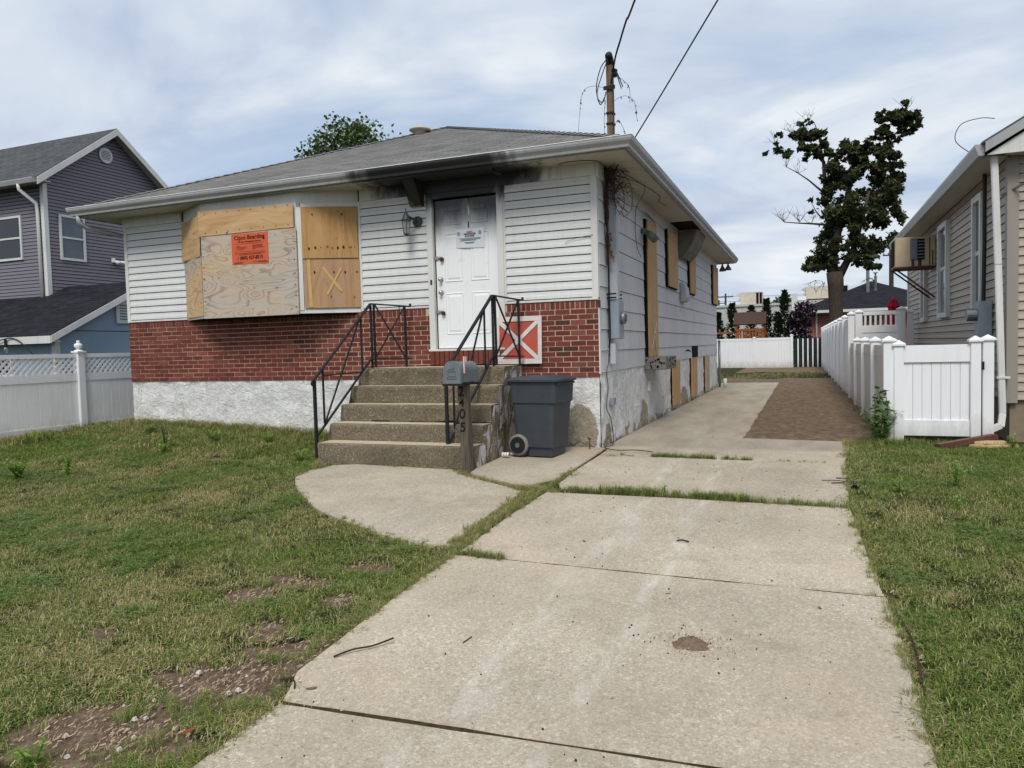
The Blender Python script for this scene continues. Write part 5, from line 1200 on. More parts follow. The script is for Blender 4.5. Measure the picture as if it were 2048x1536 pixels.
gable_roof(-28.3, PX+0.34, PY0-ov, PYM, PY1+ov, EZ-sl*ov+0.1, PKZ+0.1, M['roof_green'], ph)
def rake(y0, z0, y1, z1, x0, x1, drop, mat, parent, name='rake_board'):
    b = MB(); b.hexa([(x0,y0,z0-drop),(x1,y0,z0-drop),(x1,y1,z1-drop),(x0,y1,z1-drop),(x0,y0,z0),(x1,y0,z0),(x1,y1,z1),(x0,y1,z1)]); return obj(name, b, mat, parent)
for (ya, yb) in ((PY0-ov, PYM), (PY1+ov, PYM)):
    rake(ya, EZ-sl*ov+0.085, yb, PKZ+0.085, PX+0.343, PX+0.37, 0.20, M['trim'], ph); rake(ya, EZ-sl*ov+0.01, yb, PKZ+0.01, PX+0.02, PX+0.34, 0.03, M['soffit'], ph, 'rake_soffit')
b = MB(); b.box(-28, PX+0.34, PY0-ov, PY0, EZ-0.30, EZ-0.27); obj('soffit', b, M['soffit'], ph)
b = MB(); zg = EZ-sl*ov; b.prism([(0, PY0-ov-0.005, zg-0.06), (0, PY0-ov-0.09, zg-0.06), (0, PY0-ov-0.12, zg+0.05), (0, PY0-ov-0.12, zg+0.08), (0, PY0-ov-0.005, zg+0.06)], (-28,0,0), (PX+0.30,0,0)); obj('gutter', b, M['gutter'], ph)
b = MB(); b.tube([(PX-0.35,PY0-ov-0.06,zg-0.05),(PX-0.35,PY0-ov-0.05,zg-0.2),(PX-0.18,PY0-0.10,zg-0.55),(PX-0.18,PY0-0.07,zg-0.8),(PX-0.18,PY0-0.07,2.6)], 0.05, 8); obj('downspout', b, M['trim'], ph, smooth=True)
def window(axis, fixed, a0, a1, z0, z1, parent, out, mats=('winglass','wincurtain'), fr=0.07):
    s_ = 1 if out > 0 else -1
    def bx(u0, u1, w0, w1, d0, d1):
        b = MB()
        if axis == 'X': b.box(min(fixed+s_*d0, fixed+s_*d1), max(fixed+s_*d0, fixed+s_*d1), u0, u1, w0, w1)
        else: b.box(u0, u1, min(fixed+s_*d0, fixed+s_*d1), max(fixed+s_*d0, fixed+s_*d1), w0, w1)
        return b
    f = bx(a0, a0+fr, z0, z1, 0, 0.05)
    for q in ((a1-fr, a1, z0, z1), (a0+fr, a1-fr, z0, z0+fr), (a0+fr, a1-fr, z1-fr, z1)): e = bx(*q, 0, 0.05); o_ = len(f.v); f.v += e.v; f.c += e.c; f.f += [tuple(i+o_ for i in g) for g in e.f]
    w = obj('window', f, M['trim'], parent, bevel=0.004); zm = (z0+z1)/2
    obj('sash_bar', bx(a0+fr, a1-fr, zm-0.025, zm+0.025, 0.0, 0.042), M['trim'], w)
    obj('pane', bx(a0+fr, a1-fr, zm+0.025, z1-fr, 0.0, 0.02), M[mats[0]], w); obj('pane', bx(a0+fr, a1-fr, z0+fr, zm-0.025, 0.0, 0.012), M[mats[1]], w); return w
window('X', PX+0.004, 6.32, 7.16, 4.28, 5.62, ph, 1, ('wincurtain','wincurtain')); window('Y', PY0-0.004, -20.15, -18.95, 4.3, 5.6, ph, -1, ('winglass','winglass'))
b = MB(); b.tube([(PX+0.01,8.03,7.70),(PX+0.05,8.03,7.70)], 0.24, 24); gv = obj('gable_vent', b, M['trim'], ph)
for k in range(6):
    z = 7.58+k*0.048; hw = math.sqrt(max(0, 0.17**2-(z-7.70)**2))
    b = MB(); b.box(PX+0.046, PX+0.056, 8.03-hw, 8.03+hw, z-0.012, z+0.010); obj('slat', b, M['mailgrey'], gv)
b = MB(); b.box(PX+0.01, PX+0.06, 8.06, 8.16, 4.36, 4.5); fl = obj('flood_light', b, M['whiteplastic'], ph)
for dy_ in (0.0, 0.28):
    b = MB(); b.tube([(PX+0.05,8.11,4.40),(PX+0.14,8.13+dy_,4.38),(PX+0.24,8.14+dy_*1.3,4.33)], [0.03,0.05,0.075], 10); obj('lamp_head', b, M['whiteplastic'], fl, smooth=True)

gr = thing('blue_garage', (-15, 6.3, 0), 'pale blue garage with black shingle roof and white rake behind the fence', 'garage')
GX, GY0, GYM, GY1, GZ, GP = -15.0, 3.75, 6.45, 9.15, 2.02, 3.42
b = MB(); b.box(-28, GX, GY0, 5.88, -0.2, GZ); b.box(-17.96, GX, 5.88, GY1, -0.2, GZ); obj('wall', b, M['bluewall'], gr)
b = MB(); b.prism([(0,GY0,GZ),(0,GY1,GZ),(0,GYM,GP-0.06)], (-17.96,0,0), (GX,0,0)); obj('gable_wall', b, M['bluewall'], gr)
b = MB(); b.box(GX, GX+0.008, GY0, GY1, 2.06, 2.075); b.box(GX, GX+0.008, GY0, GY1, 0.9, 0.915); obj('panel_joint', b, M['dark'], gr)
sg = (GP-GZ)/(GYM-GY0); go = 0.28
gable_roof(-17.96, GX+0.25, GY0-go, GYM, GY1+go, GZ-sg*go+0.07, GP+0.07, M['roof_black'], gr)
gable_roof(-28, -17.97, GY0-go, 5.87, 9, GZ-sg*go+0.07, GZ+sg*(5.87-GY0)+0.07, M['roof_black'], gr, sides=(0,))
for (ya, yb) in ((GY0-go, GYM), (GY1+go, GYM)): rake(ya, GZ-sg*go+0.055, yb, GP+0.055, GX+0.252, GX+0.275, 0.17, M['trim'], gr)
b = MB(); b.box(-28, GX+0.25, GY0-go-0.02, GY0-go, GZ-sg*go-0.13, GZ-sg*go+0.055); obj('fascia', b, M['trim'], gr)
b = MB(); b.box(-28, GX+0.24, GY0-go, GY0, GZ-0.24, GZ-0.22); obj('soffit', b, M['trim'], gr)
b = MB(); b.box(GX-0.10, GX+0.02, GY0-0.02, GY0+0.12, -0.1, GZ); obj('corner_board', b, M['trim'], gr)
b = MB(); b.prism([(0,y,z) for y, z in ((5.55,2.28),(6.1,2.28),(6.1,2.78),(6.02,2.87),(5.82,2.92),(5.63,2.87),(5.55,2.78))], (GX,0,0), (GX+0.05,0,0)); gv = obj('gable_vent', b, M['trim'], gr)
for k in range(6):
    b = MB(); z = 2.38+k*0.075; b.box(GX+0.045, GX+0.056, 5.66, 5.99, z, z+0.035); obj('slat', b, M['mailgrey'], gv)
window('Y', GY0-0.004, -17.6, -16.55, 0.5, 1.42, gr, -1, ('winglass','winglass'))
sl_ = thing('string_light', (-14.9, 3.4, 1.8), 'black string light cable with a bulb hanging on the blue garage', 'string light')
c_ = cable('x', [(-18.5,3.30,1.62),(-17.4,3.32,1.62),(-16.4,3.40,1.88),(-15.9,3.42,1.86),(-15.2,3.30,1.5),(-14.6,3.1,1.30),(-13.4,2.6,1.25)], 0.014, ''); obj('cord', c_, M['wire'], sl_)
b = MB(); b.tube([(-16.3,3.4,1.88),(-16.3,3.4,1.68)], 0.03, 8); obj('socket', b, M['wire'], sl_); b = MB(); b.lathe(-16.3,3.4,[(0.015,1.55),(0.04,1.58),(0.045,1.63),(0.03,1.68)], 10); obj('bulb', b, M['lampglass'], sl_, smooth=True)

# ================================================================== RIGHT NEIGHBOUR
rh = thing('taupe_house', (9, 6, 0), 'taupe vinyl-sided house with white gutter along the right edge', 'house')
RX, RY0, RY1 = 4.80, 1.5, 11.3; RZ0, RZ1 = 0.52, 3.52
b = MB(); b.box(RX+0.05, RX+8.2, RY0+0.05, RY1, RZ0, RZ1); b.prism([(RX,0,RZ1),(RX+8.2,0,RZ1),(RX+4.1,0,RZ1+2.4)], (0,RY0+0.05,0), (0,RY1,0)); obj('wall', b, M['dark'], rh)  # core coloured dark to give the courses their shadow lines
b = MB(); b.box(RX+0.04, RX+8.15, RY0+0.05, RY1-0.05, -0.3, RZ0); obj('foundation', b, M['foundation'], rh)
nC = 27; hC = (RZ1-RZ0)/nC
prof = [(-0.01, 0.010), (0.018, 0.008), (0.018, 0.016), (0.011, hC*0.48), (0.006, hC*0.52), (0.003, hC), (-0.01, hC)]
b = MB(); b.prism([(-p, 0, z) for p, z in prof], (0,RY0+0.11,0), (0,RY1,0)); m1, c1 = mesh_of(b, 'siding_board'); m1.materials.append(M['beige'])
b = MB(); b.prism([(0, -p, z) for p, z in prof], (RX+0.11,0,0), (RX+8.1,0,0)); m2, c2 = mesh_of(b, 'siding_board'); m2.materials.append(M['beige'])
for k in range(nC):
    inst('siding_board', m1, None, rh, c1+Vector((RX+0.02, 0, RZ0+k*hC))); inst('siding_board', m2, None, rh, c2+Vector((0, RY0+0.02, RZ0+k*hC)))
b = MB(); b.box(RX-0.012, RX+0.11, RY0-0.012, RY0+0.115, RZ0-0.03, RZ1); obj('corner_board', b, M['beigetrim'], rh)
b = MB(); b.box(RX-0.012, RX+0.02, RY1-0.10, RY1+0.02, RZ0, RZ1); obj('corner_board', b, M['trim'], rh)
# windows in the side wall: deep white jambs
def rwin(y0, y1, z0, z1):
    f = MB()
    for (u0, u1, w0, w1) in ((y0, y0+0.10, z0, z1), (y1-0.10, y1, z0, z1), (y0+0.10, y1-0.10, z1-0.10, z1), (y0-0.02, y1+0.02, z0-0.09, z0)): f.box(RX-0.06, RX+0.02, u0, u1, w0, w1)
    w = obj('window', f, M['trim'], rh, bevel=0.005)
    b = MB(); b.box(RX-0.01, RX+0.015, y0+0.10, y1-0.10, z0, z1-0.10); obj('pane', b, M['wincurtain'], w)
    b = MB(); b.box(RX-0.02, RX-0.012, y0+0.10, y1-0.10, (z0+z1)/2-0.03, (z0+z1)/2+0.03); obj('sash_bar', b, M['trim'], w)
rwin(2.78, 3.42, 1.70, 3.34); rwin(5.55, 6.5, 1.76, 3.36); rwin(8.15, 8.75, 1.74, 3.2)
# eave, gutter, rake
b = MB(); b.box(RX-0.30, RX+0.02, RY0-0.06, RY1+0.2, RZ1, RZ1+0.02); obj('soffit', b, M['soffit'], rh)
b = MB(); b.prism([(x,0,z) for x, z in ((RX-0.30,RZ1-0.01),(RX-0.36,RZ1-0.01),(RX-0.40,RZ1+0.10),(RX-0.40,RZ1+0.13),(RX-0.30,RZ1+0.12))], (0,RY0-0.25,0), (0,RY1+0.2,0)); obj('gutter', b, M['gutter'], rh)
rs = 2.4/4.1
b = MB(); b.cur = 0.5; b.hexa([(RX-0.33,RY0-0.3,RZ1+0.12),(RX-0.33,RY1+0.25,RZ1+0.12),(RX+4.1,RY1+0.25,RZ1+0.12+rs*4.43),(RX+4.1,RY0-0.3,RZ1+0.12+rs*4.43),(RX-0.33,RY0-0.3,RZ1+0.15),(RX-0.33,RY1+0.25,RZ1+0.15),(RX+4.1,RY1+0.25,RZ1+0.15+rs*4.43),(RX+4.1,RY0-0.3,RZ1+0.15+rs*4.43)]); obj('roof_slope', b, M['roof_green'], rh)
b = MB(); b.cur = 0.5; b.hexa([(RX+8.53,RY0-0.3,RZ1+0.12),(RX+8.53,RY1+0.25,RZ1+0.12),(RX+4.1,RY1+0.25,RZ1+0.12+rs*4.43),(RX+4.1,RY0-0.3,RZ1+0.12+rs*4.43),(RX+8.53,RY0-0.3,RZ1+0.15),(RX+8.53,RY1+0.25,RZ1+0.15),(RX+4.1,RY1+0.25,RZ1+0.15+rs*4.43),(RX+4.1,RY0-0.3,RZ1+0.15+rs*4.43)]); obj('roof_slope', b, M['roof_green'], rh)
b = MB(); b.prism([(RX-0.28,0,RZ1-0.01),(RX+8.5,0,RZ1-0.01),(RX+4.1,0,RZ1+0.10+rs*4.4)], (0,RY0-0.26,0), (0,RY0-0.235,0)); obj('gable_face', b, M['trim'], rh)
b = MB(); b.box(RX-0.05, RX+8.2, RY0-0.235, RY0, RZ1, RZ1+0.015); obj('soffit', b, M['soffit'], rh)
b = MB(); b.hexa([(RX-0.30,RY0-0.31,RZ1+0.02),(RX-0.30,RY0-0.265,RZ1+0.02),(RX+4.1,RY0-0.265,RZ1+0.02+rs*4.4),(RX+4.1,RY0-0.31,RZ1+0.02+rs*4.4),(RX-0.30,RY0-0.31,RZ1+0.14),(RX-0.30,RY0-0.265,RZ1+0.14),(RX+4.1,RY0-0.265,RZ1+0.14+rs*4.4),(RX+4.1,RY0-0.31,RZ1+0.14+rs*4.4)]); obj('rake_board', b, M['gutter'], rh)
# downspout with its kicked-out foot
dsx, dsy = RX-0.10, RY0-0.02
b = MB(); b.bar((dsx-0.08,dsy-0.12,RZ1+0.0),(dsx-0.02,dsy-0.06,2.2),0.075,0.06,(0,1,0)); b.bar((dsx-0.02,dsy-0.06,2.2),(dsx+0.035,dsy-0.06,0.36),0.075,0.06,(0,1,0)); b.bar((dsx+0.035,dsy-0.06,0.37),(dsx+0.01,dsy-0.10,0.20),0.075,0.06,(0,1,0)); b.bar((dsx+0.015,dsy-0.09,0.22),(dsx-0.20,dsy-0.20,0.13),0.06,0.075,(0,0,1)); d_ = obj('downspout', b, M['trim'], rh, bevel=0.008)
b = MB(); b.box(dsx-0.03, dsx+0.11, dsy-0.10, dsy-0.02, 0.80, 0.825); obj('strap', b, M['trim'], d_)
# meter on the wall, cables up to the eave
b = MB(); b.box(RX-0.16, RX, 2.3, 2.58, 1.30, 1.80); mm_ = obj('meter_box', b, M['metergrey'], rh, bevel=0.01)
b = MB(); b.tube([(RX-0.155,2.44,1.62),(RX-0.28,2.44,1.62)], 0.085, 16); obj('dial', b, M['galv'], mm_)
b = MB(); b.tube([(RX-0.08,2.44,1.8),(RX-0.07,2.44,2.6),(RX-0.08,2.4,3.5)], 0.025, 8); obj('conduit', b, M['blackplastic'], rh)
b = MB(); b.tube([(RX-0.06,2.44,1.3),(RX-0.06,2.44,0.4)], 0.03, 8); obj('conduit', b, M['metergrey'], rh)
b = MB(); c_ = cable('x', [(RX-0.36,1.7,RZ1+0.12),(RX-0.55,1.6,RZ1+0.28),(RX-0.50,1.55,RZ1+0.46),(RX-0.30,1.5,RZ1+0.50),(RX-0.15,1.48,RZ1+0.47)], 0.005, ''); o = obj('loose_wire', c_, M['wire']); tag(o, 'looped loose wire sticking up from the right house gutter', 'wire')
b = MB(); c_ = cable('x', [(RX-0.05,RY0+0.1,RZ1-0.45),(RX+0.35,RY0-0.4,RZ1-0.25),(RX+1.4,RY0-1.9,RZ1+0.4),(RX+4.5,RY0-6,RZ1+2.5)], 0.014, ''); o = obj('service_cable', c_, M['galv']); tag(o, 'grey service cable reaching the taupe house corner', 'cable')
# air conditioner through the wall
ac = thing('air_conditioner', (4.45, 7.3, 2.68), 'rusty tan window air conditioner braced on the taupe house wall', 'air conditioner')
b = MB(); b.box(4.10, 4.80, 7.05, 7.70, 2.70, 3.28); obj('case', b, M['actan'], ac, bevel=0.012)
b = MB(); b.box(4.37, 4.61, 7.040, 7.052, 2.83, 3.23); vg = obj('vent_grille', b, M['dark'], ac)
b = MB(); b.box(4.375, 4.485, 7.034, 7.040, 2.84, 3.22); obj('vent_screen', b, M['mailgrey'], vg)
for k in range(6):
    b = MB(); z = 2.86+k*0.062; b.box(4.495, 4.605, 7.030, 7.041, z, z+0.022); obj('louver', b, M['mailgrey'], vg)
for (x, z0, z1, w_) in ((4.385, 2.71, 2.83, 0.05), (4.50, 2.71, 2.83, 0.06), (4.69, 2.72, 3.25, 0.018), (4.74, 2.72, 3.0, 0.02)):
    b = MB(); b.box(x, x+w_, 7.046, 7.0495, z0, z1); obj('rust_streak', b, M['rust'], ac)
b = MB(); b.box(4.092, 4.099, 7.10, 7.65, 2.74, 3.24); obj('rear_coil', b, M['dark'], ac)
b = MB(); b.box(4.08, 4.80, 7.03, 7.72, 2.675, 2.70); obj('base_pan', b, M['rust'], ac)
for y in (7.1, 7.62):
    b = MB(); b.bar((4.12, y, 2.67), (4.79, y, 2.10), 0.03, 0.03); obj('brace', b, M['rust'], ac)
# brown pipe and scrap wood at the downspout
b = MB(); p0, p1 = Vector((4.62, 1.20, 0.10)), Vector((3.92, 0.72, 0.02)); b.bar(p0, p1, 0.10, 0.075); o = obj('drain_pipe', b, M['brownpipe'], bevel=0.01); tag(o, 'brown gutter pipe lying on the grass below the downspout', 'pipe')
sw = thing('scrap_wood', (4.5, 0.95, 0.0), 'pale scrap wood blocks stacked under the downspout', 'wood')
for (x, y, z, l, r_) in ((4.52,1.02,0.035,0.34,0.1),(4.45,0.92,0.0,0.30,-0.3),(4.62,0.98,0.0,0.36,0.15)):
    b = MB(); b.bar((x-l/2*math.cos(r_), y-l/2*math.sin(r_), z+0.02), (x+l/2*math.cos(r_), y+l/2*math.sin(r_), z+0.02), 0.09, 0.03); obj('plank', b, M['palewood'], sw)

# ================================================================== RIGHT FENCE, GATES
def fx(y): return 3.46-0.009*(y-1)
def cap4(b, x, y, z, s, h=0.05): 
    b.box(x-s, x+s, y-s, y+s, z, z+0.025); b.add([(x-s,y-s,z+.025),(x+s,y-s,z+.025),(x+s,y+s,z+.025),(x-s,y+s,z+.025),(x,y,z+.025+h)], [(0,1,4),(1,2,4),(2,3,4),(3,0,4),(3,2,1,0)])
def vpost(x, y, z1, parent, w=0.065, name='post', z0=-0.2):
    b = MB(); b.box(x-w, x+w, y-w, y+w, z0, z1); p = obj(name, b, M['vinyl'], parent, bevel=0.006); b = MB(); cap4(b, x, y, z1, w+0.02); obj('cap', b, M['vinyl'], p); return p
lf = thing('side_fence', (3.43, 4, 0), 'low white vinyl fence between the dirt strip and taupe house', 'fence')
py = [1.22, 3.05, 4.9, 6.75, 8.5]
for y in py[:-1]: vpost(fx(y), y, 1.29, lf)
def bay_(parent, ya, yb, z0, z1, mat='vinyl_old'):
    for (w0, w1) in ((z1-0.16, z1), (z0, z0+0.12)):
        b = MB(); b.hexa([(fx(ya)-0.022,ya,w0),(fx(ya)+0.022,ya,w0),(fx(yb)+0.022,yb,w0),(fx(yb)-0.022,yb,w0),(fx(ya)-0.022,ya,w1),(fx(ya)+0.022,ya,w1),(fx(yb)+0.022,yb,w1),(fx(yb)-0.022,yb,w1)]); obj('rail', b, M[mat], parent)
    n = 6
    for k in range(n):
        p = ya+(yb-ya)*k/n; q = ya+(yb-ya)*(k+1)/n; b = MB(); b.prism([(fx(p)-0.008,p+.001,0),(fx(p)-0.011,p+.006,0),(fx(q)-0.011,q-.006,0),(fx(q)-0.008,q-.001,0),(fx(q)+0.01,q-.001,0),(fx(p)+0.01,p+.001,0)], (0,0,z0+0.1), (0,0,z1-0.1)); obj('board', b, M[mat], parent)
for ya, yb in zip(py[:-1], py[1:]): bay_(lf, ya+0.065, yb-0.065, 0.03, 1.24, 'vinyl_beige')
tf = thing('tall_side_fence', (3.3, 18, 0), 'tall white vinyl fence running back along the yard', 'fence')
py2 = [8.56, 11.0, 13.4, 15.8, 18.2, 20.6, 23.0, 25.4, 27.8, 29.9]
for y in py2: vpost(fx(y), y, 1.86, tf)
for ya, yb in zip(py2[:-1], py2[1:]): bay_(tf, ya+0.065, yb-0.065, 0.03, 1.78)
gt = thing('white_gate', (4.0, 1.2, 0), 'plain white vinyl board gate between the low fence and downspout', 'gate')
GYY = 1.22
for x in (3.565, 4.40): vpost(x, GYY-0.03, 1.235 if x < 4 else 1.265, gt, 0.055, 'stile', 0.0 if x < 4 else 0.02)
for (z0, z1) in ((0.10, 0.30), (1.02, 1.235)):
    b = MB(); b.box(3.62, 4.345, GYY-0.06, GYY, z0, z1); obj('rail', b, M['vinyl'], gt, bevel=0.004)
n = 7
for k in range(n):
    x0 = 3.62+0.725*k/n; x1 = 3.62+0.725*(k+1)/n; b = MB(); b.prism([(x0+.001,GYY-0.032,0),(x0+.004,GYY-0.036,0),(x1-.004,GYY-0.036,0),(x1-.001,GYY-0.032,0),(x1-.001,GYY-0.01,0),(x0+.001,GYY-0.01,0)], (0,0,0.28), (0,0,1.05)); obj('board', b, M['vinyl'], gt)
for z in (0.55, 1.0):
    b = MB(); b.box(3.505, 3.53, GYY-0.06, GYY-0.01, z, z+0.10); obj('hinge', b, M['blackplastic'], gt)
b = MB(); b.box(4.455, 4.49, GYY-0.08, GYY-0.02, 0.92, 1.02); obj('latch', b, M['blackplastic'], gt)
gp = thing('gate_post', (4.545, 1.25, 0), 'white vinyl gate post hidden partly by the downspout', 'post'); vpost(4.545, 1.27, 1.275, gp, 0.06)
g2 = thing('spindle_gate', (4.0, 9.6, 0), 'white vinyl gate with spindle top beside the taupe house', 'gate')
for x in (3.60, 4.48): vpost(x, 9.6, 1.93 if x < 4 else 1.97, g2, 0.075, 'stile', 0.02)
for (z0, z1) in ((1.86, 1.95), (1.46, 1.63), (0.06, 0.2)):
    b = MB(); b.box(3.675, 4.405, 9.575, 9.625, z0, z1); obj('rail', b, M['vinyl'], g2, bevel=0.004)
for k in range(7):
    b = MB(); x = 3.72+k*0.105; b.box(x, x+0.042, 9.585, 9.615, 1.63, 1.86); obj('spindle', b, M['vinyl'], g2)
for k in range(5):
    b = MB(); x = 3.675+k*0.146; b.box(x+.001, x+0.145, 9.588, 9.612, 0.2, 1.47); obj('board', b, M['vinyl_old'], g2)
g3 = thing('gate_side_post', (4.66, 9.62, 0), 'slim white vinyl post between spindle gate and house wall', 'post'); vpost(4.66, 9.62, 1.90, g3, 0.06)
um = thing('patio_umbrella', (4.55, 12, 0), 'closed red patio umbrella behind the spindle gate', 'umbrella')
b = MB(); n = 16; prof = [(0.03,2.34),(0.07,2.30),(0.09,2.2),(0.13,2.14),(0.10,2.08),(0.12,1.9),(0.14,1.7),(0.10,1.2)]
for r_, z in prof:
    for k in range(n): a = 2*math.pi*k/n; q = r_*(1+0.28*(k % 2)); b.v.append((4.55+q*math.cos(a), 12+q*math.sin(a), z)); b.c.append(None)
b.f = [(i*n+k, i*n+(k+1) % n, (i+1)*n+(k+1) % n, (i+1)*n+k) for i in range(len(prof)-1) for k in range(n)]+[tuple(range(n))]; obj('canopy', b, M['umbrella'], um)
b = MB(); b.lathe(4.55, 12, [(0.02,0),(0.02,2.37)], 8); obj('pole', b, M['galv'], um); b = MB(); b.lathe(4.55, 12, [(0.25,0.0),(0.25,0.05),(0.05,0.1)], 14); obj('base', b, M['dark'], um)

# ================================================================== BACK OF THE YARD
bf = thing('back_fence', (0, 30, 0), 'white vinyl fence across the far end of the yard', 'fence')
bx_ = [-4.6, -2.15, 0.02, 1.78]
for i, x in enumerate(bx_): vpost(x, 30, 1.56 if i == 3 else 1.47, bf, 0.065)
for xa, xb in zip(bx_[:-1], bx_[1:]):
    for (z0, z1) in ((1.36, 1.48), (-0.02, 0.12)):
        b = MB(); b.box(xa+0.065, xb-0.065, 29.975, 30.025, z0, z1); obj('rail', b, M['vinyl'], bf)
    n = 12
    for k in range(n):
        p = xa+.065+(xb-xa-.13)*k/n; q = xa+.065+(xb-xa-.13)*(k+1)/n; b = MB(); b.prism([(p+.001,29.992,0),(p+.006,29.988,0),(q-.006,29.988,0),(q-.001,29.992,0),(q-.001,30.01,0),(p+.001,30.01,0)], (0,0,0.1), (0,0,1.38)); obj('board', b, M['vinyl'], bf)
cf = thing('slatted_chain_fence', (2.5, 30.1, 0), 'dark green slatted fence section beside the white back fence', 'fence')
random.seed(5)
for k in range(6):
    x = 1.88+k*0.225; b = MB(); b.box(x, x+0.165, 30.06, 30.07, 0.0, 1.42+0.02*random.random()); obj('green_slat', b, M['slatgreen'], cf)
    b = MB(); b.box(x+0.168, x+0.222, 30.05, 30.062, 0.0, 1.40); obj('white_slat', b, M['vinyl_old'], cf)
b = MB(); b.tube([(1.85,30.1,1.32),(3.2,30.1,1.32)], 0.02, 8); obj('top_rail', b, M['galv'], cf)
def leaf_cloud(b, blobs, n, size, seed, shell=0.35, clus=0, crad=0.25):
    rg = np.random.RandomState(seed); vol = np.array([q[3]*q[4]*q[5] for q in blobs]); cnt = np.maximum((n*vol/vol.sum()).astype(int), 6)
    for (cx, cy, cz, rx, ry, rz), k in zip(blobs, cnt):
        for _ in range(k):
            if not clus or _ % clus == 0: d = rg.normal(size=3); d /= np.linalg.norm(d); r_ = rg.uniform(shell, 1.0)**0.6*(1+rg.normal()*0.08); e_ = np.zeros(3)
            if clus: e_ = rg.normal(size=3)*crad*0.5
            p = Vector((cx+d[0]*rx*r_+e_[0], cy+d[1]*ry*r_+e_[1], cz+d[2]*rz*r_+e_[2])); s_ = size*rg.uniform(0.6, 1.3)
            nn = Vector(rg.normal(size=3)); nn.z = abs(nn.z)+0.3; nn.normalize(); u = nn.orthogonal().normalized(); u = Matrix.Rotation(rg.uniform(0, 6.28), 3, nn) @ u; w = nn.cross(u)
            b.cur = float(np.clip(rg.normal(0.45, 0.22)+0.2*d[2], 0, 1))
            tip = p+u*s_; b.add([p-u*s_*0.5, p+w*s_*0.5-nn*s_*0.12, tip-nn*s_*0.15, p-w*s_*0.5-nn*s_*0.12], [(0,1,2),(0,2,3)])
def limb(b, pts, r0, r1, n=7):
    k = len(pts); b.tube(pts, [r0+(r1-r0)*i/(k-1) for i in range(k)], n)
# the big maple
TY = 31.4
def tp(px, py, dy=0.0): s_ = (TY+dy+9.34)/(40.74); X0 = 3.85+(px-1672)*0.0225+(540-py)*0.0006; return (2.49+(X0-2.49)*s_, TY+dy, 1.34+(4.78+(540-py)*0.0234-1.34)*s_)
mt = thing('maple_tree', (3.75, TY, 0), 'tall dark-leaved maple with bare left branches behind the yard', 'tree')
b = MB(); b.tube([(3.78,TY,-0.2),(3.79,TY,0.5),(3.80,TY,1.3),(3.86,TY,2.4),(3.82,TY,3.3),(3.84,TY,4.0),tp(1670,545)], [0.52,0.42,0.36,0.33,0.32,0.37,0.40], 14)
limb(b, [tp(1668,560), tp(1664,520), tp(1672,470), tp(1690,400), tp(1700,340,.3), tp(1702,300,.3)], 0.27, 0.06)
limb(b, [tp(1676,560), tp(1692,528), tp(1706,500,-.3), tp(1722,440,-.4), tp(1735,380,-.3)], 0.22, 0.06)
limb(b, [tp(1668,540), tp(1655,440,.2), tp(1647,375,.3), tp(1642,310,.3), tp(1620,285,.3), tp(1595,262,.2), tp(1570,240)], 0.16, 0.02)
limb(b, [tp(1645,330,.3), tp(1640,300,.3), tp(1630,250,.4), tp(1620,222,.4)], 0.07, 0.015)
limb(b, [tp(1700,300,.3), tp(1720,285,.2), tp(1750,262,.1), tp(1785,240), tp(1805,225)], 0.07, 0.015)
limb(b, [tp(1645,376,.3), tp(1630,362,.2), tp(1612,345,.1), tp(1590,328), tp(1565,312)], 0.06, 0.015)
limb(b, [tp(1660,450), tp(1645,442), tp(1620,438,-.2), tp(1595,435,-.3), tp(1562,430,-.4)], 0.075, 0.02)
limb(b, [tp(1642,430,.1), tp(1628,412), tp(1618,392)], 0.04, 0.012)
obj('trunk', b, M['bark'], mt, smooth=True)
rg = np.random.RandomState(4); b = MB()
for (px, py, n) in ((1562,430,8),(1595,433,7),(1620,437,4),(1565,312,4),(1590,328,4),(1575,240,5),(1610,225,5),(1540,262,4),(1800,225,4),(1745,562,6),(1630,560,5),(1650,565,4)):
    for k in range(n):
        p = Vector(tp(px, py)); dwn = -1 if py > 550 else 1; q = p+Vector((rg.uniform(-.7,.5), rg.uniform(-.4,.4), dwn*rg.uniform(.15,.85))); m_ = p.lerp(q, .5)+Vector((rg.uniform(-.12,.12), 0, rg.uniform(-.1,.1)))
        b.tube([p, m_, q], [0.014, 0.010, 0.005], 4)
        for j in range(2): e = m_+Vector((rg.uniform(-.3,.3), rg.uniform(-.2,.2), dwn*rg.uniform(.05,.35))); b.tube([m_, e], [0.008, 0.004], 4)
obj('bare_twigs', b, M['bark'], mt)['kind'] = 'stuff'
def bl(px, py, rpx, rpy, dy=0.0, ry=None):
    p = tp(px, py, dy); return (p[0], p[1], p[2], rpx*0.0225, ry or rpx*0.0225*0.9, rpy*0.0234)
def break_up(blobs, k, f, seed):                     # many small uneven tufts instead of round lobes
    rr_ = np.random.RandomState(seed); out = []
    for (cx, cy, cz, rx, ry, rz) in blobs:
        for _ in range(k):
            d = rr_.uniform(-1, 1, 3)*0.85; s_ = rr_.uniform(0.6, 1.25)*f; out.append((cx+d[0]*rx, cy+d[1]*ry, cz+d[2]*rz, rx*s_, ry*s_, rz*s_*0.8))
    return out
b = MB()
leaf_cloud(b, break_up([bl(1712,440,68,66), bl(1740,400,62,58,.4), bl(1688,420,50,54,-.4), bl(1752,450,50,66), bl(1712,498,50,34), bl(1688,475,46,48,-.3), bl(1735,355,56,42), bl(1775,385,34,36,.2), bl(1700,372,44,32)], 9, 0.31, 40), 11500, 0.14, 1, shell=0.1)
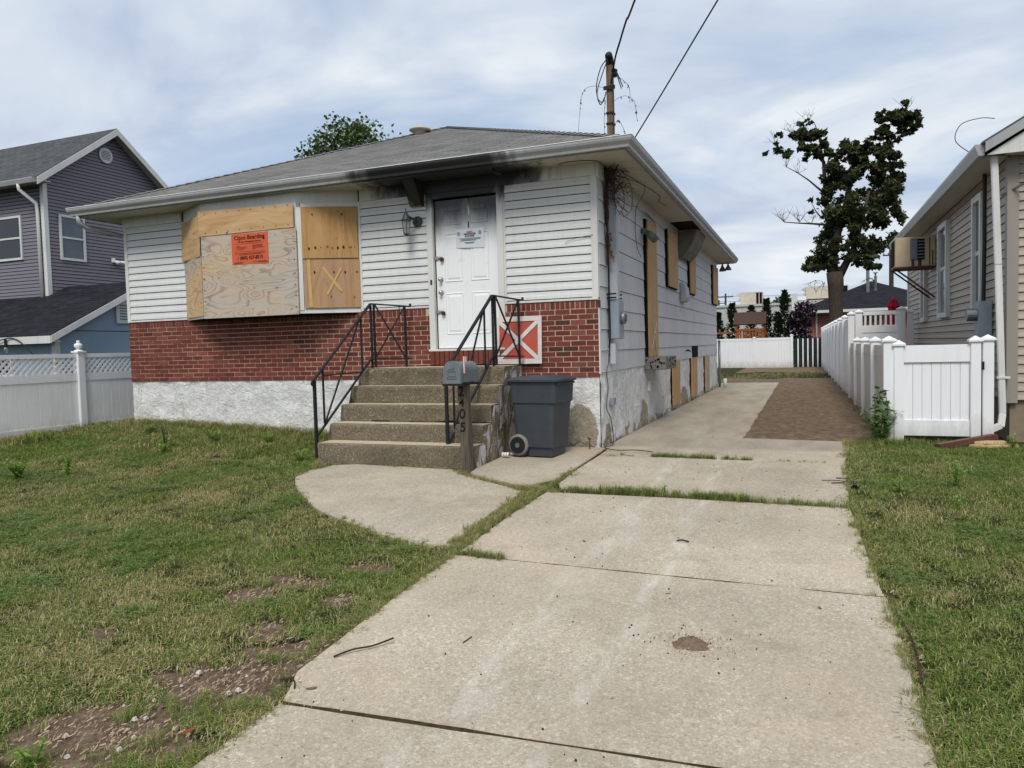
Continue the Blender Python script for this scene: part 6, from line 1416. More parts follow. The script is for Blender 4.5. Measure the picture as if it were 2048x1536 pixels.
leaf_cloud(b, break_up([bl(1772,325,32,28), bl(1720,312,30,26,.3), bl(1695,285,18,18), bl(1670,300,18,15), bl(1745,297,26,18), bl(1768,300,24,20,.3), bl(1790,345,18,22), bl(1662,322,14,18), bl(1648,495,26,30), bl(1636,522,30,18), bl(1664,540,18,15), bl(1735,525,28,22), bl(1795,420,16,40), bl(1680,340,30,26), bl(1660,400,20,34), bl(1655,445,18,30), bl(1650,375,14,20), bl(1700,300,24,16), bl(1730,285,18,12)], 7, 0.45, 41), 9500, 0.15, 2, shell=0.02)
leaf_cloud(b, break_up([bl(1800,228,24,18), bl(1772,245,24,18), bl(1762,228,14,14), bl(1816,244,14,18), bl(1805,264,18,11), bl(1782,275,18,11), bl(1825,235,7,9), bl(1800,208,8,8), bl(1755,268,16,12)], 7, 0.45, 42), 4200, 0.145, 3, shell=0.02)
leaf_cloud(b, break_up([bl(1605,240,28,18,.2), bl(1620,262,24,20,.3), bl(1590,255,18,17), bl(1637,285,18,16,.3), bl(1612,285,20,11), bl(1555,280,18,12), bl(1545,240,10,8), bl(1640,265,8,8), bl(1610,222,8,7), bl(1520,278,5,3), bl(1603,300,5,4), bl(1650,298,8,8), bl(1540,258,4,4), bl(1617,385,5,5), bl(1635,392,8,8), bl(1645,400,8,6), bl(1618,412,4,4), bl(1648,355,10,10,.3), bl(1640,345,6,6)], 7, 0.45, 43), 4200, 0.145, 4, shell=0.02)
leaf_cloud(b, [bl(1655,400+30*k,10,12) for k in range(3)]+[bl(1640,500,8,14), bl(1628,525,8,8)], 380, 0.125, 5, shell=0.1, clus=12, crad=0.3)
obj('crown', b, M['maple'], mt)
# tree beyond the house ridge
ot = thing('oak_tree', (-25, 32, 0), 'round green treetop showing above the house roof', 'tree')
b = MB(); limb(b, [(-25,32,-0.2),(-25,32,6),(-25.2,32,11),(-25,32,14)], 0.45, 0.15, 10); limb(b, [(-25,32,8),(-27,32,12),(-28,32,14)], 0.2, 0.05); limb(b, [(-25,32,9),(-23,32,12),(-22,32,14)], 0.2, 0.05); obj('trunk', b, M['bark'], ot, smooth=True)
b = MB(); leaf_cloud(b, [(-25.3,32,13.8,2.2,2.2,2.4),(-27.2,32,13.2,1.7,1.8,1.9),(-23.3,32,13.4,1.9,1.8,2.1),(-28.3,32,12.3,1.2,1.2,1.3),(-22.3,32,12.6,1.2,1.2,1.4),(-25.0,32,15.4,1.0,1.0,1.0),(-23.6,32,15.0,1.0,1.0,0.9),(-26.9,32,14.9,0.8,.8,.9),(-25,32,11.5,3.2,2.5,1.6)], 9000, 0.19, 9, shell=0.2, clus=16, crad=0.6); obj('crown', b, M['oak'], ot)
# arborvitae row
def arbor(h, seed):
    b = MB(); rg = np.random.RandomState(seed)
    for _ in range(int(620*h/3)):
        t = rg.uniform(0, 1)**0.8; z = h*t; rr = 0.62*(1-t)**0.75*(0.9+0.35*math.sin(z*5+seed))*rg.uniform(0.45,1.1)+0.03; a = rg.uniform(0, 6.28)
        p = Vector((rr*math.cos(a), rr*math.sin(a), z)); o_ = Vector((math.cos(a), math.sin(a), 0.9)).normalized(); s_ = rg.uniform(.14,.30); w = o_.cross(Vector((0,0,1))).normalized()*s_*0.35
        b.cur = float(np.clip(0.25+rr*0.7+rg.normal()*0.15, 0, 1)); b.add([p, p+o_*s_*.5+w, p+o_*s_, p+o_*s_*.5-w], [(0,1,2,3)])
    return b
random.seed(2)
for i, (x, y, h, lab) in enumerate(((-3.0,42,3.2,'short arborvitae nearest the house corner behind the back fence'),(-2.15,42.4,3.85,'slim arborvitae left of the play hut'),(-0.95,42.6,3.65,'arborvitae peeking above the play hut roof'),(0.05,42,4.0,'arborvitae right of the play hut'),(0.75,41.6,3.1,'shorter arborvitae in the middle of the right group'),(1.15,42.3,4.5,'tallest arborvitae beside the purple plum'),(-3.9,42,3.6,'arborvitae mostly hidden by the house'))):
    t = thing('arborvitae', (x, y, 0), lab, 'tree', 'arborvitae row behind the back fence'); b = MB(); q = arbor(h, i+3); q.v = [(vx+x, vy+y, vz) for vx, vy, vz in q.v]; obj('crown', q, M['arbor'], t); b = MB(); b.lathe(x, y, [(0.06,-0.1),(0.02,h*0.9)], 8); obj('trunk', b, M['bark'], t)
pt = thing('plum_shrub', (2.1, 41, 0), 'dark purple-leaved shrub between the evergreens and brick house', 'shrub')
b = MB(); leaf_cloud(b, [(2.1,41,1.8,0.75,.8,1.6),(2.2,41,3.0,0.6,.6,0.8),(2.7,41.3,3.3,0.5,.5,.5),(1.75,41,2.6,0.5,.5,.8)], 1500, 0.16, 12, shell=0.15); obj('crown', b, M['plum'], pt)
b = MB(); limb(b, [(2.1,41,-0.1),(2.1,41,1.5),(2.3,41,3.2)], 0.07, 0.02); limb(b, [(2.1,41,0.8),(1.8,41,2.5)], 0.04, 0.015); obj('stem', b, M['bark'], pt)
# play hut
pl = thing('play_hut', (-0.55, 36, 0), 'wooden play hut with dark plank roof rising behind the back fence', 'play hut')
for k in range(6):
    f0, f1 = k/6, (k+1)/6
    for sd in (-1, 1):
        b = MB(); y0 = 36+sd*0.8; b.hexa([(-1.45,y0+(36-y0)*f0,2.30+0.70*f0),(0.33,y0+(36-y0)*f0,2.30+0.70*f0),(0.33,y0+(36-y0)*f1,2.30+0.70*f1-0.02),(-1.45,y0+(36-y0)*f1,2.30+0.70*f1-0.02),(-1.45,y0+(36-y0)*f0,2.335+0.70*f0),(0.33,y0+(36-y0)*f0,2.335+0.70*f0),(0.33,y0+(36-y0)*f1,2.325+0.70*f1),(-1.45,y0+(36-y0)*f1,2.325+0.70*f1)]); obj('roof_plank', b, M['playroof'], pl)
for x in (-1.3, 0.2):
    for y in (35.35, 36.65): b = MB(); b.box(x-0.045, x+0.045, y-0.045, y+0.045, 0, 2.4); obj('post', b, M['playwood'], pl)
for k in range(9): b = MB(); x = -1.28+k*0.165; b.box(x, x+0.115, 35.28, 35.30, 1.2, 1.92); obj('plank', b, M['playwood'], pl)
b = MB(); b.box(-1.35, 0.25, 35.25, 35.30, 1.92, 2.05); obj('rail', b, M['playwood'], pl); b = MB(); b.box(-1.35, 0.25, 35.3, 36.7, 1.15, 1.2); obj('floor', b, M['playwood'], pl)
b = MB(); b.prism([(0,35.25,2.32),(0,36.75,2.32),(0,36,2.98)], (0.22,0,0), (0.25,0,0)); obj('gable', b, M['playwood'], pl)
b = MB(); b.bar((0.3,35.3,1.9),(0.65,35.3,1.2),0.09,0.04); obj('ladder', b, M['playwood'], pl); b = MB(); b.bar((-1.35,35.8,1.85),(-3.4,35.8,1.85),0.1,0.12); obj('swing_beam', b, M['playwood'], pl); b = MB(); b.bar((-3.4,35.3,0),(-3.4,35.8,1.85),0.09); b.bar((-3.4,36.3,0),(-3.4,35.8,1.85),0.09); obj('beam_leg', b, M['playwood'], pl)
# brick house at the back right
bh_ = thing('brick_house', (6.5, 50, 0), 'pink brick bungalow with black hipped roof at the back right', 'house')
b = MB(); b.box(2.45, 11.2, 46, 55, -0.2, 3.1); obj('wall', b, M['mortar'], bh_)
mb_ = MB(); random.seed(8)
for r in range(38):
    z = 0.05+r*0.078; x = 2.45+(r % 2)*0.12
    while x < 11.0: mb_.cur = random.random(); mb_.box(x, x+0.225, 45.985, 46.0, z, z+0.066); x += 0.24
o = obj('brickwork', mb_, m_shingles('pink_brick', lin(136,84,80), lin(168,112,106), lin(150,100,96)), bh_); o['kind'] = 'stuff'
zr2, h2 = hip_roof(1.75, 11.9, 45.3, 55.7, 3.3, 0.42, M['roof_black'], bh_, 0.14, 0.32)
b = MB(); b.box(1.75, 11.9, 45.22, 45.32, 3.12, 3.3); obj('fascia', b, M['trim'], bh_); b = MB(); b.box(1.75, 11.9, 45.3, 46.0, 3.1, 3.12); obj('soffit', b, M['soffit'], bh_)
b = MB(); b.box(1.67, 1.76, 45.22, 55.7, 3.12, 3.3); obj('fascia', b, M['trim'], bh_)
b = MB(); b.tube([(3.1,45.25,3.15),(3.1,45.85,2.95),(3.1,45.9,2.8),(3.1,45.9,0.1)], 0.06, 8); obj('downspout', b, M['trim'], bh_, smooth=True)
for (x, y, z0, z1, r_) in ((6.45,48.3,4.4,6.45,0.11),(6.95,48.5,4.6,5.9,0.09)):
    b = MB(); b.lathe(x, y, [(r_,z0),(r_,z1-0.35),(r_*1.3,z1-0.35),(r_*1.3,z1-0.3),(r_*.7,z1-0.3),(r_*.7,z1-0.08),(r_*1.7,z1-0.06),(r_*1.6,z1)], 12); obj('flue_pipe', b, M['galv'], bh_)
# warehouse beyond
wh = thing('warehouse', (-2, 86, 0), 'long pale metal-clad warehouse on the skyline', 'building')
b = MB(); b.box(-30, 1.2, 80, 95, -0.3, 5.3); b.box(1.2, 22, 84, 95, -0.3, 5.9); obj('wall', b, M['warehouse'], wh)
b = MB(); b.box(-30.1, 1.3, 79.85, 95.1, 5.3, 5.55); obj('parapet', b, M['warehouse'], wh); b = MB(); b.box(0.9, 1.5, 79.8, 81, 0, 6.5); obj('pilaster', b, M['trim'], wh)
for k in range(28): b = MB(); x = -29+k*1.08; b.box(x, x+0.1, 79.93, 80.0, 0, 5.3); obj('cladding_rib', b, M['warehouse'], wh)
def unit(label, x0, x1, y, z0, z1):
    t = thing('rooftop_unit', ((x0+x1)/2, y, z0), label, 'rooftop unit'); b = MB(); b.box(x0, x1, y, y+2, z0+0.25, z1); obj('case', b, M['hvac'], t); b = MB(); b.box(x0+0.2, x1-0.2, y+0.1, y+1.9, z0, z0+0.26); obj('curb', b, M['rust'], t)
    for k in range(2): b = MB(); w_ = (x1-x0); b.box(x1-w_*(0.28-0.15*k), x1-w_*(0.17-0.15*k), y-0.03, y, z0+0.35, z1-0.1); obj('fan_grille', b, M['dark'], t)
    b = MB(); b.prism([(x0,0,z1),(x0-0.5,0,z1-0.25),(x0,0,z1-0.5),(x0-0.35,0,z1-0.85),(x0,0,z1-1.0)], (0,y+0.2,0), (0,y+1.8,0)); obj('intake_hood', b, M['hvac'], t)
unit('tan rooftop air handler on the warehouse, above the play hut', -4.75, -2.3, 82, 5.3, 7.05); unit('large tan rooftop air handler half behind the maple trunk', 2.4, 7.0, 86, 5.9, 7.6)
ft = thing('far_tree', (-0.5, 97, 0), 'small round tree top beyond the warehouse roof', 'tree'); b = MB(); leaf_cloud(b, [(-0.5,97,5.6,1.7,1.7,1.8),(0.4,97,5.4,1.2,1.2,1.4)], 900, 0.35, 15, shell=.2); obj('crown', b, M['arbor'], ft); b = MB(); limb(b, [(-0.5,97,0),(-0.5,97,3),(-0.4,97,5)], 0.25, 0.1); obj('trunk', b, M['bark'], ft)
def upole(x, y, h, label, arm=1.2, r_=0.14):
    t = thing('utility_pole', (x, y, 0), label, 'pole'); b = MB(); b.lathe(x, y, [(r_,-0.2),(r_*0.75,h)], 10); obj('pole', b, M['bark'], t); b = MB(); b.bar((x-arm,y-0.12,h-0.5),(x+arm,y-0.12,h-0.5),0.1,0.1); obj('crossarm', b, M['bark'], t)
    for k in (-1, -.4, .4, 1): b = MB(); b.lathe(x+arm*k*0.9, y-0.12, [(0.03,h-0.45),(0.05,h-0.4),(0.03,h-0.3)], 8); obj('insulator', b, M['galv'], t)
upole(-7.8, 96, 7.9, 'distant utility pole left of the rooftop unit', 1.0, 0.16); upole(-9.0, 99, 7.2, 'farther distant utility pole by the house wall', 0.8); upole(8.55, 55, 8.15, 'dark utility pole behind the window air conditioner', 0.6, 0.2)
for i, z in enumerate((7.6, 6.9, 6.2)):
    b = MB(); c_ = cable('x', [(-40,96.0,z+1.5),(-7.8,95.9,z-0.1),(8,96.2,z-0.4),(30,96.0,z)], 0.03, '', n=4); o = obj('power_line', c_, M['wire']); tag(o, 'thin power line on the skyline, %s of three' % ('top', 'middle', 'lowest')[i], 'power line', 'power lines on the skyline')

# ================================================================== GRASS (stuff) AND SMALL THINGS
def grass_clump(seed, n, rad, lmin, lmax, lean):
    rg = np.random.RandomState(seed); v = []; f = []; t1 = []; t2 = []
    for _ in range(n):
        a = rg.uniform(0, 6.28); r_ = rad*math.sqrt(rg.uniform()); p = Vector((r_*math.cos(a), r_*math.sin(a), -0.004)); L = rg.uniform(lmin, lmax); w = rg.uniform(0.0011, 0.0024)
        d = rg.uniform(0, 6.28); ln = rg.uniform(0.25, 1.0)*lean; h = Vector((math.cos(d), math.sin(d), 0)); s_ = Vector((-h.y, h.x, 0))*w
        q = p+h*L*0.35*ln+Vector((0,0,L*0.62*(1-0.35*ln))); e = p+h*L*(0.35+0.75*ln)*0.95+Vector((0,0,L*(1.0-0.72*ln)))
        o_ = len(v); v += [p-s_, p+s_, q+s_*0.8, q-s_*0.8, e]; f += [(o_,o_+1,o_+2,o_+3),(o_+3,o_+2,o_+4)]
        x, y = rg.uniform(), rg.uniform(); t1 += [x]*5; t2 += [y]*5
    me = bpy.data.meshes.new('grass_clump'); me.from_pydata([tuple(p) for p in v], [], f)
    for nm, t in (('tint', t1), ('tint2', t2)):
        at = me.color_attributes.new(nm, 'FLOAT_COLOR', 'POINT'); arr = np.ones((len(t), 4), np.float32); arr[:, :3] = np.array(t)[:, None]; at.data.foreach_set('color', arr.ravel())
    me.materials.append(M['grass']); return me
def clump_collection(name, metas):
    c = bpy.data.collections.new(name)
    for i, me in enumerate(metas): c.objects.link(bpy.data.objects.new('clump_%02d' % i, me))
    return c
short = clump_collection('short_clumps', [grass_clump(100+i, 48, 0.07, 0.016, 0.052, 1.12) for i in range(7)])
tall = clump_collection('tall_clumps', [grass_clump(200+i, 34, 0.055, 0.05, 0.17, 0.8) for i in range(6)])
def scatter(name, pts, dry, scale, coll, label):
    pts = np.asarray(pts); me = bpy.data.meshes.new(name); me.from_pydata(pts.tolist(), [], [])
    for nm, a in (('dry', dry), ('gsc', scale), ('grot', np.random.uniform(0, 6.28, len(pts)))):
        at = me.attributes.new(nm, 'FLOAT', 'POINT'); at.data.foreach_set('value', np.asarray(a, np.float32))
    o = bpy.data.objects.new(name, me); COL.objects.link(o); tag(o, label, 'grass', kind='stuff')
    g = bpy.data.node_groups.new(name+'_nodes', 'GeometryNodeTree'); g.interface.new_socket('Geometry', in_out='INPUT', socket_type='NodeSocketGeometry'); g.interface.new_socket('Geometry', in_out='OUTPUT', socket_type='NodeSocketGeometry')
    N, L = g.nodes, g.links; gi = N.new('NodeGroupInput'); go_ = N.new('NodeGroupOutput'); ip = N.new('GeometryNodeInstanceOnPoints'); ci = N.new('GeometryNodeCollectionInfo')
    ci.inputs['Collection'].default_value = coll; ci.inputs['Separate Children'].default_value = True; ci.inputs['Reset Children'].default_value = True
    L.new(gi.outputs[0], ip.inputs['Points']); L.new(ci.outputs[0], ip.inputs['Instance']); ip.inputs['Pick Instance'].default_value = True
    rv_ = N.new('FunctionNodeRandomValue'); rv_.data_type = 'INT'; rv_.inputs['Min'].default_value = 0 if 'Min' in rv_.inputs else 0
    for s_ in rv_.inputs:
        if s_.type == 'INT' and s_.name == 'Max': s_.default_value = 60
        if s_.type == 'INT' and s_.name == 'Min': s_.default_value = 0
    L.new([q for q in rv_.outputs if q.type == 'INT'][0], ip.inputs['Instance Index'])
    na = N.new('GeometryNodeInputNamedAttribute'); na.data_type = 'FLOAT'; na.inputs[0].default_value = 'gsc'; L.new(na.outputs[0], ip.inputs['Scale'])
    nr = N.new('GeometryNodeInputNamedAttribute'); nr.data_type = 'FLOAT'; nr.inputs[0].default_value = 'grot'; cx = N.new('ShaderNodeCombineXYZ'); L.new(nr.outputs[0], cx.inputs[2])
    er = N.new('FunctionNodeEulerToRotation'); L.new(cx.outputs[0], er.inputs[0]); L.new(er.outputs[0], ip.inputs['Rotation'])
    L.new(ip.outputs[0], go_.inputs[0]); md = o.modifiers.new('grow', 'NODES'); md.node_group = g; return o
rg = np.random.RandomState(77)
def make_pts(x0, x1, y0, y1, dens): n = int((x1-x0)*(y1-y0)*dens); return rg.uniform(x0, x1, n), rg.uniform(y0, y1, n)
PX_, PY_, = [], []
for (x0, x1, y0, y1, d) in ((-9.05, 0.36, -2.2, -0.02, 210), (-9.05, 0.36, -4.5, -2.2, 240), (-6.0, 0.36, -6.0, -4.5, 330), (-3.6, 0.36, -8.3, -6.0, 420), (2.78, 8.5, -3.0, 1.18, 230), (2.78, 6.0, -5.0, -3.0, 330), (2.78, 5.0, -7.6, -5.0, 420)):
    a, c = make_pts(x0, x1, y0, y1, d); PX_.append(a); PY_.append(c)
gx = np.concatenate(PX_); gy = np.concatenate(PY_)
blk = np.zeros(gx.shape, bool)
def shrink(poly, d):
    c = np.mean(poly, 0); return [(c[0]+(x-c[0])*(1-d/max(0.1, math.hypot(x-c[0], y-c[1]))), c[1]+(y-c[1])*(1-d/max(0.1, math.hypot(x-c[0], y-c[1])))) for x, y in poly]
edge_n = nz_np(gx, gy, 2.2, 3.0)
for p_ in SLABS[:5]+[WALK, LAND]:
    big = inpoly(gx, gy, shrink(p_, -0.015)); small = inpoly(gx, gy, shrink(p_, 0.05)); blk |= small | (big & (edge_n < 0.12))
blk |= (gx > SX0-0.06) & (gx < SX1+0.02) & (gy > -1.72)
blk |= (gx > -1.06) & (gx < 0.2) & (gy > -1.6)
blk |= (gx < 0) & (gx > -1.2) & (gy > -0.6) & (gy < 0.0) & (gx > -1.06)
cvp = cover_np(gx, gy); keep = ~blk & (rg.uniform(size=gx.shape) < cvp**1.5)
pn = nz_np(gx, gy, 1.3, 8.0)                                    # thin spots in the turf
keep &= (rg.uniform(size=gx.shape) < np.clip(1.15+0.9*pn, 0.55, 1.0))
gx, gy = gx[keep], gy[keep]; big_n = nz_np(gx, gy, 0.55, 1.0); med_n = nz_np(gx, gy, 1.7, 6.0)
dry = 0.19+0.50*big_n+0.42*med_n
dry += 0.24*np.exp(-(((gx+2.7)/1.9)**2+((gy+4.1)/1.3)**2)) + 0.22*np.exp(-(((gx+5.2)/2.0)**2+((gy+3.2)/1.0)**2)) + 0.32*np.exp(-(((gx+0.0)/0.5)**2+((gy+4.75)/0.35)**2)) + 0.20*np.exp(-(((gx-4.1)/0.9)**2+((gy+3.0)/1.0)**2))
dry -= 0.22*sstep(0.2, 1.4, gy+1.0)*(gx > 2.8) + 0.12*(gx < -2)*sstep(-2.0, -0.6, gy)
sc = rg.uniform(0.8, 1.35, gx.shape)*np.where(gx < -3, 1+0.55*sstep(-3.2, -0.5, gy), 1.0)*np.where(gy > -3, 1.1, 1.0)
gzv = gz_np(gx, gy)
scatter('lawn_grass', np.stack([gx, gy, gzv], 1), dry, sc, short, 'short patchy lawn grass, green and straw, around the driveway')
# taller growth by the house wall, the fence, and in the joints
T = []
def strip(x0, y0, x1, y1, w, n, dr=0.3, s0=0.5, s1=1.1):
    for _ in range(n):
        t = rg.uniform(); x = x0+(x1-x0)*t+rg.normal()*w; y = y0+(y1-y0)*t+rg.normal()*w; T.append((x, y, gz(x, y), dr+rg.normal()*0.12, rg.uniform(s0, s1)))
strip(-8.1,-0.12,-3.4,-0.12,0.10,520,0.45,0.7,1.6); strip(-9.0,-2.6,-9.0,1.5,0.06,260,0.45,0.7,1.5); strip(-8.2,-0.5,-4.0,-0.6,0.3,560,0.32,0.5,1.1)
strip(-8.6,-1.6,-8.5,-1.4,0.12,26,0.2,1.2,2.2)
strip(0.32,-2.45,2.75,-2.61,0.03,190,0.10,0.4,0.85); strip(0.62,-2.46,1.2,-2.50,0.028,70,0.05,0.45,0.95); strip(1.55,-2.53,2.0,-2.56,0.028,70,0.05,0.45,0.95)
strip(0.75,-0.52,1.9,-0.57,0.022,130,0.0,0.35,0.7); strip(2.2,-0.58,2.7,-0.60,0.02,14,0.3,0.2,0.35); strip(0.35,-0.50,0.5,-0.51,0.015,10,0.2,0.2,0.4)
strip(0.06,-4.55,0.03,-2.6,0.045,420,0.42,0.3,0.62); strip(0.10,-2.52,-0.25,-2.48,0.05,130,0.5,0.3,0.6); strip(0.10,-2.4,0.09,-1.5,0.018,60,0.35,0.2,0.45); strip(0.09,-1.3,0.095,-0.9,0.01,10,0.3,0.15,0.3); strip(-0.25,-2.46,-1.2,-1.88,0.03,120,0.7,0.25,0.5); strip(0.15,-4.62,0.5,-4.635,0.02,70,0.15,0.3,0.65)
strip(-1.3,-1.75,-2.1,-1.70,0.03,60,0.7,0.25,0.45); strip(-3.25,-1.7,-2.95,-1.9,0.10,60,0.4,0.3,0.8)
strip(3.25,1.0,3.5,1.0,0.12,60,0.2,0.5,1.1); strip(3.5,1.12,4.4,1.12,0.05,60,0.2,0.4,0.8); strip(2.95,-0.2,2.95,1.0,0.06,60,0.4,0.4,0.8)
strip(0.36,-6.75,0.32,-7.6,0.05,60,0.3,0.25,0.5); strip(0.14,-4.7,0.12,-6.4,0.03,190,0.35,0.22,0.5); strip(2.92,-4.8,2.93,-7.2,0.03,120,0.35,0.22,0.5); strip(2.86,-4.6,2.84,-0.7,0.035,170,0.3,0.25,0.55); strip(-2.95,-2.4,-0.8,-4.28,0.03,150,0.4,0.25,0.5); strip(-8.8,-7.0,0.0,-1.8,1.4,1100,0.25,0.25,0.6); strip(3.2,-6.8,5.5,0.5,1.0,360,0.22,0.28,0.6)
strip(-0.22,-6.92,0.12,-6.86,0.06,26,0.1,0.3,0.6); strip(-0.05,-7.3,0.25,-7.25,0.07,30,0.15,0.3,0.6)
for (x, y, r_, n) in ((-0.02,-6.40,0.05,26),(-0.25,-7.05,0.06,26),(0.05,-6.98,0.07,40),(0.2,-6.82,0.06,40),(-0.8,-5.52,0.05,22),(-0.42,-6.55,0.04,16),(-0.33,-7.42,0.06,22)):
    strip(x-r_, y, x+r_, y, r_*0.6, n, 0.12, 0.22, 0.42)
strip(-0.2,18.5,3.2,23.5,0.9,420,0.45,0.35,0.9); strip(3.32,1.5,3.3,9.0,0.05,50,0.3,0.4,0.9); strip(1.72,1.4,1.72,9.0,0.05,26,0.4,0.2,0.5)
T = np.array(T); okm = ~((T[:,0] > SX0-0.02) & (T[:,0] < SX1) & (T[:,1] > -1.68)); T = T[okm]
ins = np.zeros(len(T), bool)
for p_ in SLABS[:5]+[WALK, LAND]: ins |= inpoly(T[:,0], T[:,1], shrink(p_, 0.045))
T = T[~ins]
lz_ = np.where(inpoly(T[:,0], T[:,1], WALK) | inpoly(T[:,0], T[:,1], LAND), 0.018, 0.0)
for p_ in SLABS[:5]: lz_ = np.maximum(lz_, np.where(inpoly(T[:,0], T[:,1], p_), 0.016, 0))
T[:,2] += lz_
scatter('tall_grass', T[:,:3], T[:,3], T[:,4], tall, 'taller tufts of grass along walls, fence and slab joints')

# clover and other low broad leaves growing through the turf
def clover_clump(seed):
    rg_ = np.random.RandomState(seed); b = MB()
    for _ in range(16):
        a = rg_.uniform(0, 6.28); r_ = 0.07*math.sqrt(rg_.uniform()); p = Vector((r_*math.cos(a), r_*math.sin(a), rg_.uniform(0.012, 0.038))); t0 = rg_.uniform(0, 2); b.cur = float(rg_.uniform())
        for k in range(3):
            q = t0+k*2.094; s_ = rg_.uniform(0.006, 0.011); d = Vector((math.cos(q), math.sin(q), rg_.uniform(-.2, .3))); w = Vector((-math.sin(q), math.cos(q), 0))*s_*0.55
            b.add([p, p+d*s_*0.8+w, p+d*s_*1.35, p+d*s_*0.8-w], [(0,1,2,3)])
    me, c = mesh_of(b, 'clover_clump', center=False); me.materials.append(M['clover']); return me
clv = clump_collection('clover_clumps', [clover_clump(400+i) for i in range(5)])
CX = np.concatenate([rg.uniform(-8.8, 0.2, 9000), rg.uniform(2.95, 5.6, 3000)]); CY = rg.uniform(-7.6, -0.3, 12000)
cn = nz_np(CX, CY, 1.1, 12.0); cb_ = np.zeros(CX.shape, bool)
for p_ in SLABS[:5]+[WALK, LAND]: cb_ |= inpoly(CX, CY, shrink(p_, -0.03))
cb_ |= (CX > SX0-0.1) & (CX < 0.1) & (CY > -1.75)
ck = ~cb_ & (cn > 0.22) & (cover_np(CX, CY) > 0.5)
scatter('clover', np.stack([CX[ck], CY[ck], gz_np(CX[ck], CY[ck])+0.006], 1), np.zeros(ck.sum()), rg.uniform(0.7, 1.3, ck.sum()), clv, 'low clover and broad leaves scattered through the lawn')

# broad-leaved weeds, each a plant of its own
def weed(x, y, h, n, leafl, mat, label, seed, spread=0.5, name='weed'):
    rg_ = np.random.RandomState(seed); g = gz(x, y); t = thing(name, (x, y, g), label, 'weed'); b = MB(); s = MB()
    for k in range(max(4, n//3)):
        a = rg_.uniform(0, 6.28); tip = Vector((x+spread*h*math.cos(a)*rg_.uniform(.3,1), y+spread*h*math.sin(a)*rg_.uniform(.3,1), g+h*rg_.uniform(.55,1))); base = Vector((x, y, g-0.01)); s.tube([base, base.lerp(tip, .5)+Vector((0,0,h*.1)), tip], [0.004, 0.003, 0.0015], 4)
        for j in range(6):
            p = base.lerp(tip, 0.2+0.8*j/5)+Vector((0,0,h*.1*math.sin(math.pi*(0.2+0.16*j)))); d = Vector((rg_.normal(), rg_.normal(), rg_.uniform(-.2,.6))).normalized(); L = 0.62*leafl*rg_.uniform(.6,1.2); w = d.cross(Vector((0,0,1))).normalized()*L*0.28
            b.cur = float(rg_.uniform()); m_ = p+d*L*.5+Vector((0,0,L*.08)); b.add([p, m_+w, p+d*L-Vector((0,0,L*.1)), m_-w], [(0,1,2),(0,2,3)])
    obj('leaves', b, M[mat], t)['kind'] = 'stuff'; obj('stems', s, M[mat], t)['kind'] = 'stuff'; return t
weed(-5.75,-1.66,0.13,40,0.09,'weedleaf','bright low weed patch in the middle of the left lawn',1)
weed(-5.95,-1.45,0.38,24,0.09,'vineleaf','dark upright weed standing in the left lawn',2,0.25)
weed(-6.25,-3.35,0.24,60,0.10,'weedleaf','bright leafy weed clump at the left picture edge',3,0.7)
weed(-5.75,-3.1,0.30,30,0.08,'weedleaf','thin bright weed beside the left clump',4,0.3)
weed(-3.5,-1.62,0.17,44,0.07,'weedleaf','bright weed clump at the foot of the left railing post',5,0.8)
weed(-5.6,-0.9,0.22,40,0.09,'weedleaf','green weed clump near the house foundation',6,0.7)
weed(-4.7,-0.8,0.20,46,0.08,'weedleaf','green weed clump below the bay window',7,0.9)
weed(-7.0,-0.75,0.18,36,0.09,'vineleaf','dark green weed clump left below the bay',8,0.9)
weed(3.75,-1.6,0.26,26,0.09,'weedleaf','tallest bright weed in the right lawn',9,0.3)
weed(3.25,-1.9,0.14,22,0.07,'weedleaf','small bright weed beside the driveway edge',10,0.7)
weed(3.6,-2.5,0.12,20,0.06,'weedleaf','low bright weed in the right lawn',11,0.8)
weed(1.25,-2.50,0.13,10,0.045,'weedleaf','single sprout in the driveway joint',12,0.2)
weed(3.34,1.05,0.45,90,0.10,'vineleaf','leafy weed mound at the gate fence post',13,0.6)
weed(-0.28,-7.45,0.10,14,0.07,'weedleaf','pale broad-leaved weed at the bottom left',14,0.9)
weed(4.75,0.95,0.18,26,0.07,'weedleaf','small weed under the downspout elbow',15,0.6)
# climbing vine on the gate post
vt = thing('climbing_vine', (3.36, 1.14, 0), 'green vine climbing the white gate fence post', 'vine'); b = MB(); s = MB(); rg_ = np.random.RandomState(31)
for k in range(6):
    pts = [Vector((3.38+0.03*rg_.normal(), 1.12, 0))]
    for j in range(6): pts.append(pts[-1]+Vector((rg_.normal()*0.035, rg_.normal()*0.02-0.004, rg_.uniform(.06,.15))))
    s.tube(pts, 0.004, 4)
    for p in pts[1:]:
        for q in range(5):
            d = Vector((rg_.normal(), -abs(rg_.normal()), rg_.normal()*.5)).normalized(); L = rg_.uniform(.045,.09); w = d.cross(Vector((0,0,1))).normalized()*L*.42; b.cur = float(rg_.uniform()); b.add([p, p+d*L*.5+w, p+d*L-Vector((0,0,L*.3)), p+d*L*.5-w], [(0,1,2),(0,2,3)])
obj('leaves', b, M['vineleaf'], vt)['kind'] = 'stuff'; obj('stem', s, M['deadvine'], vt)
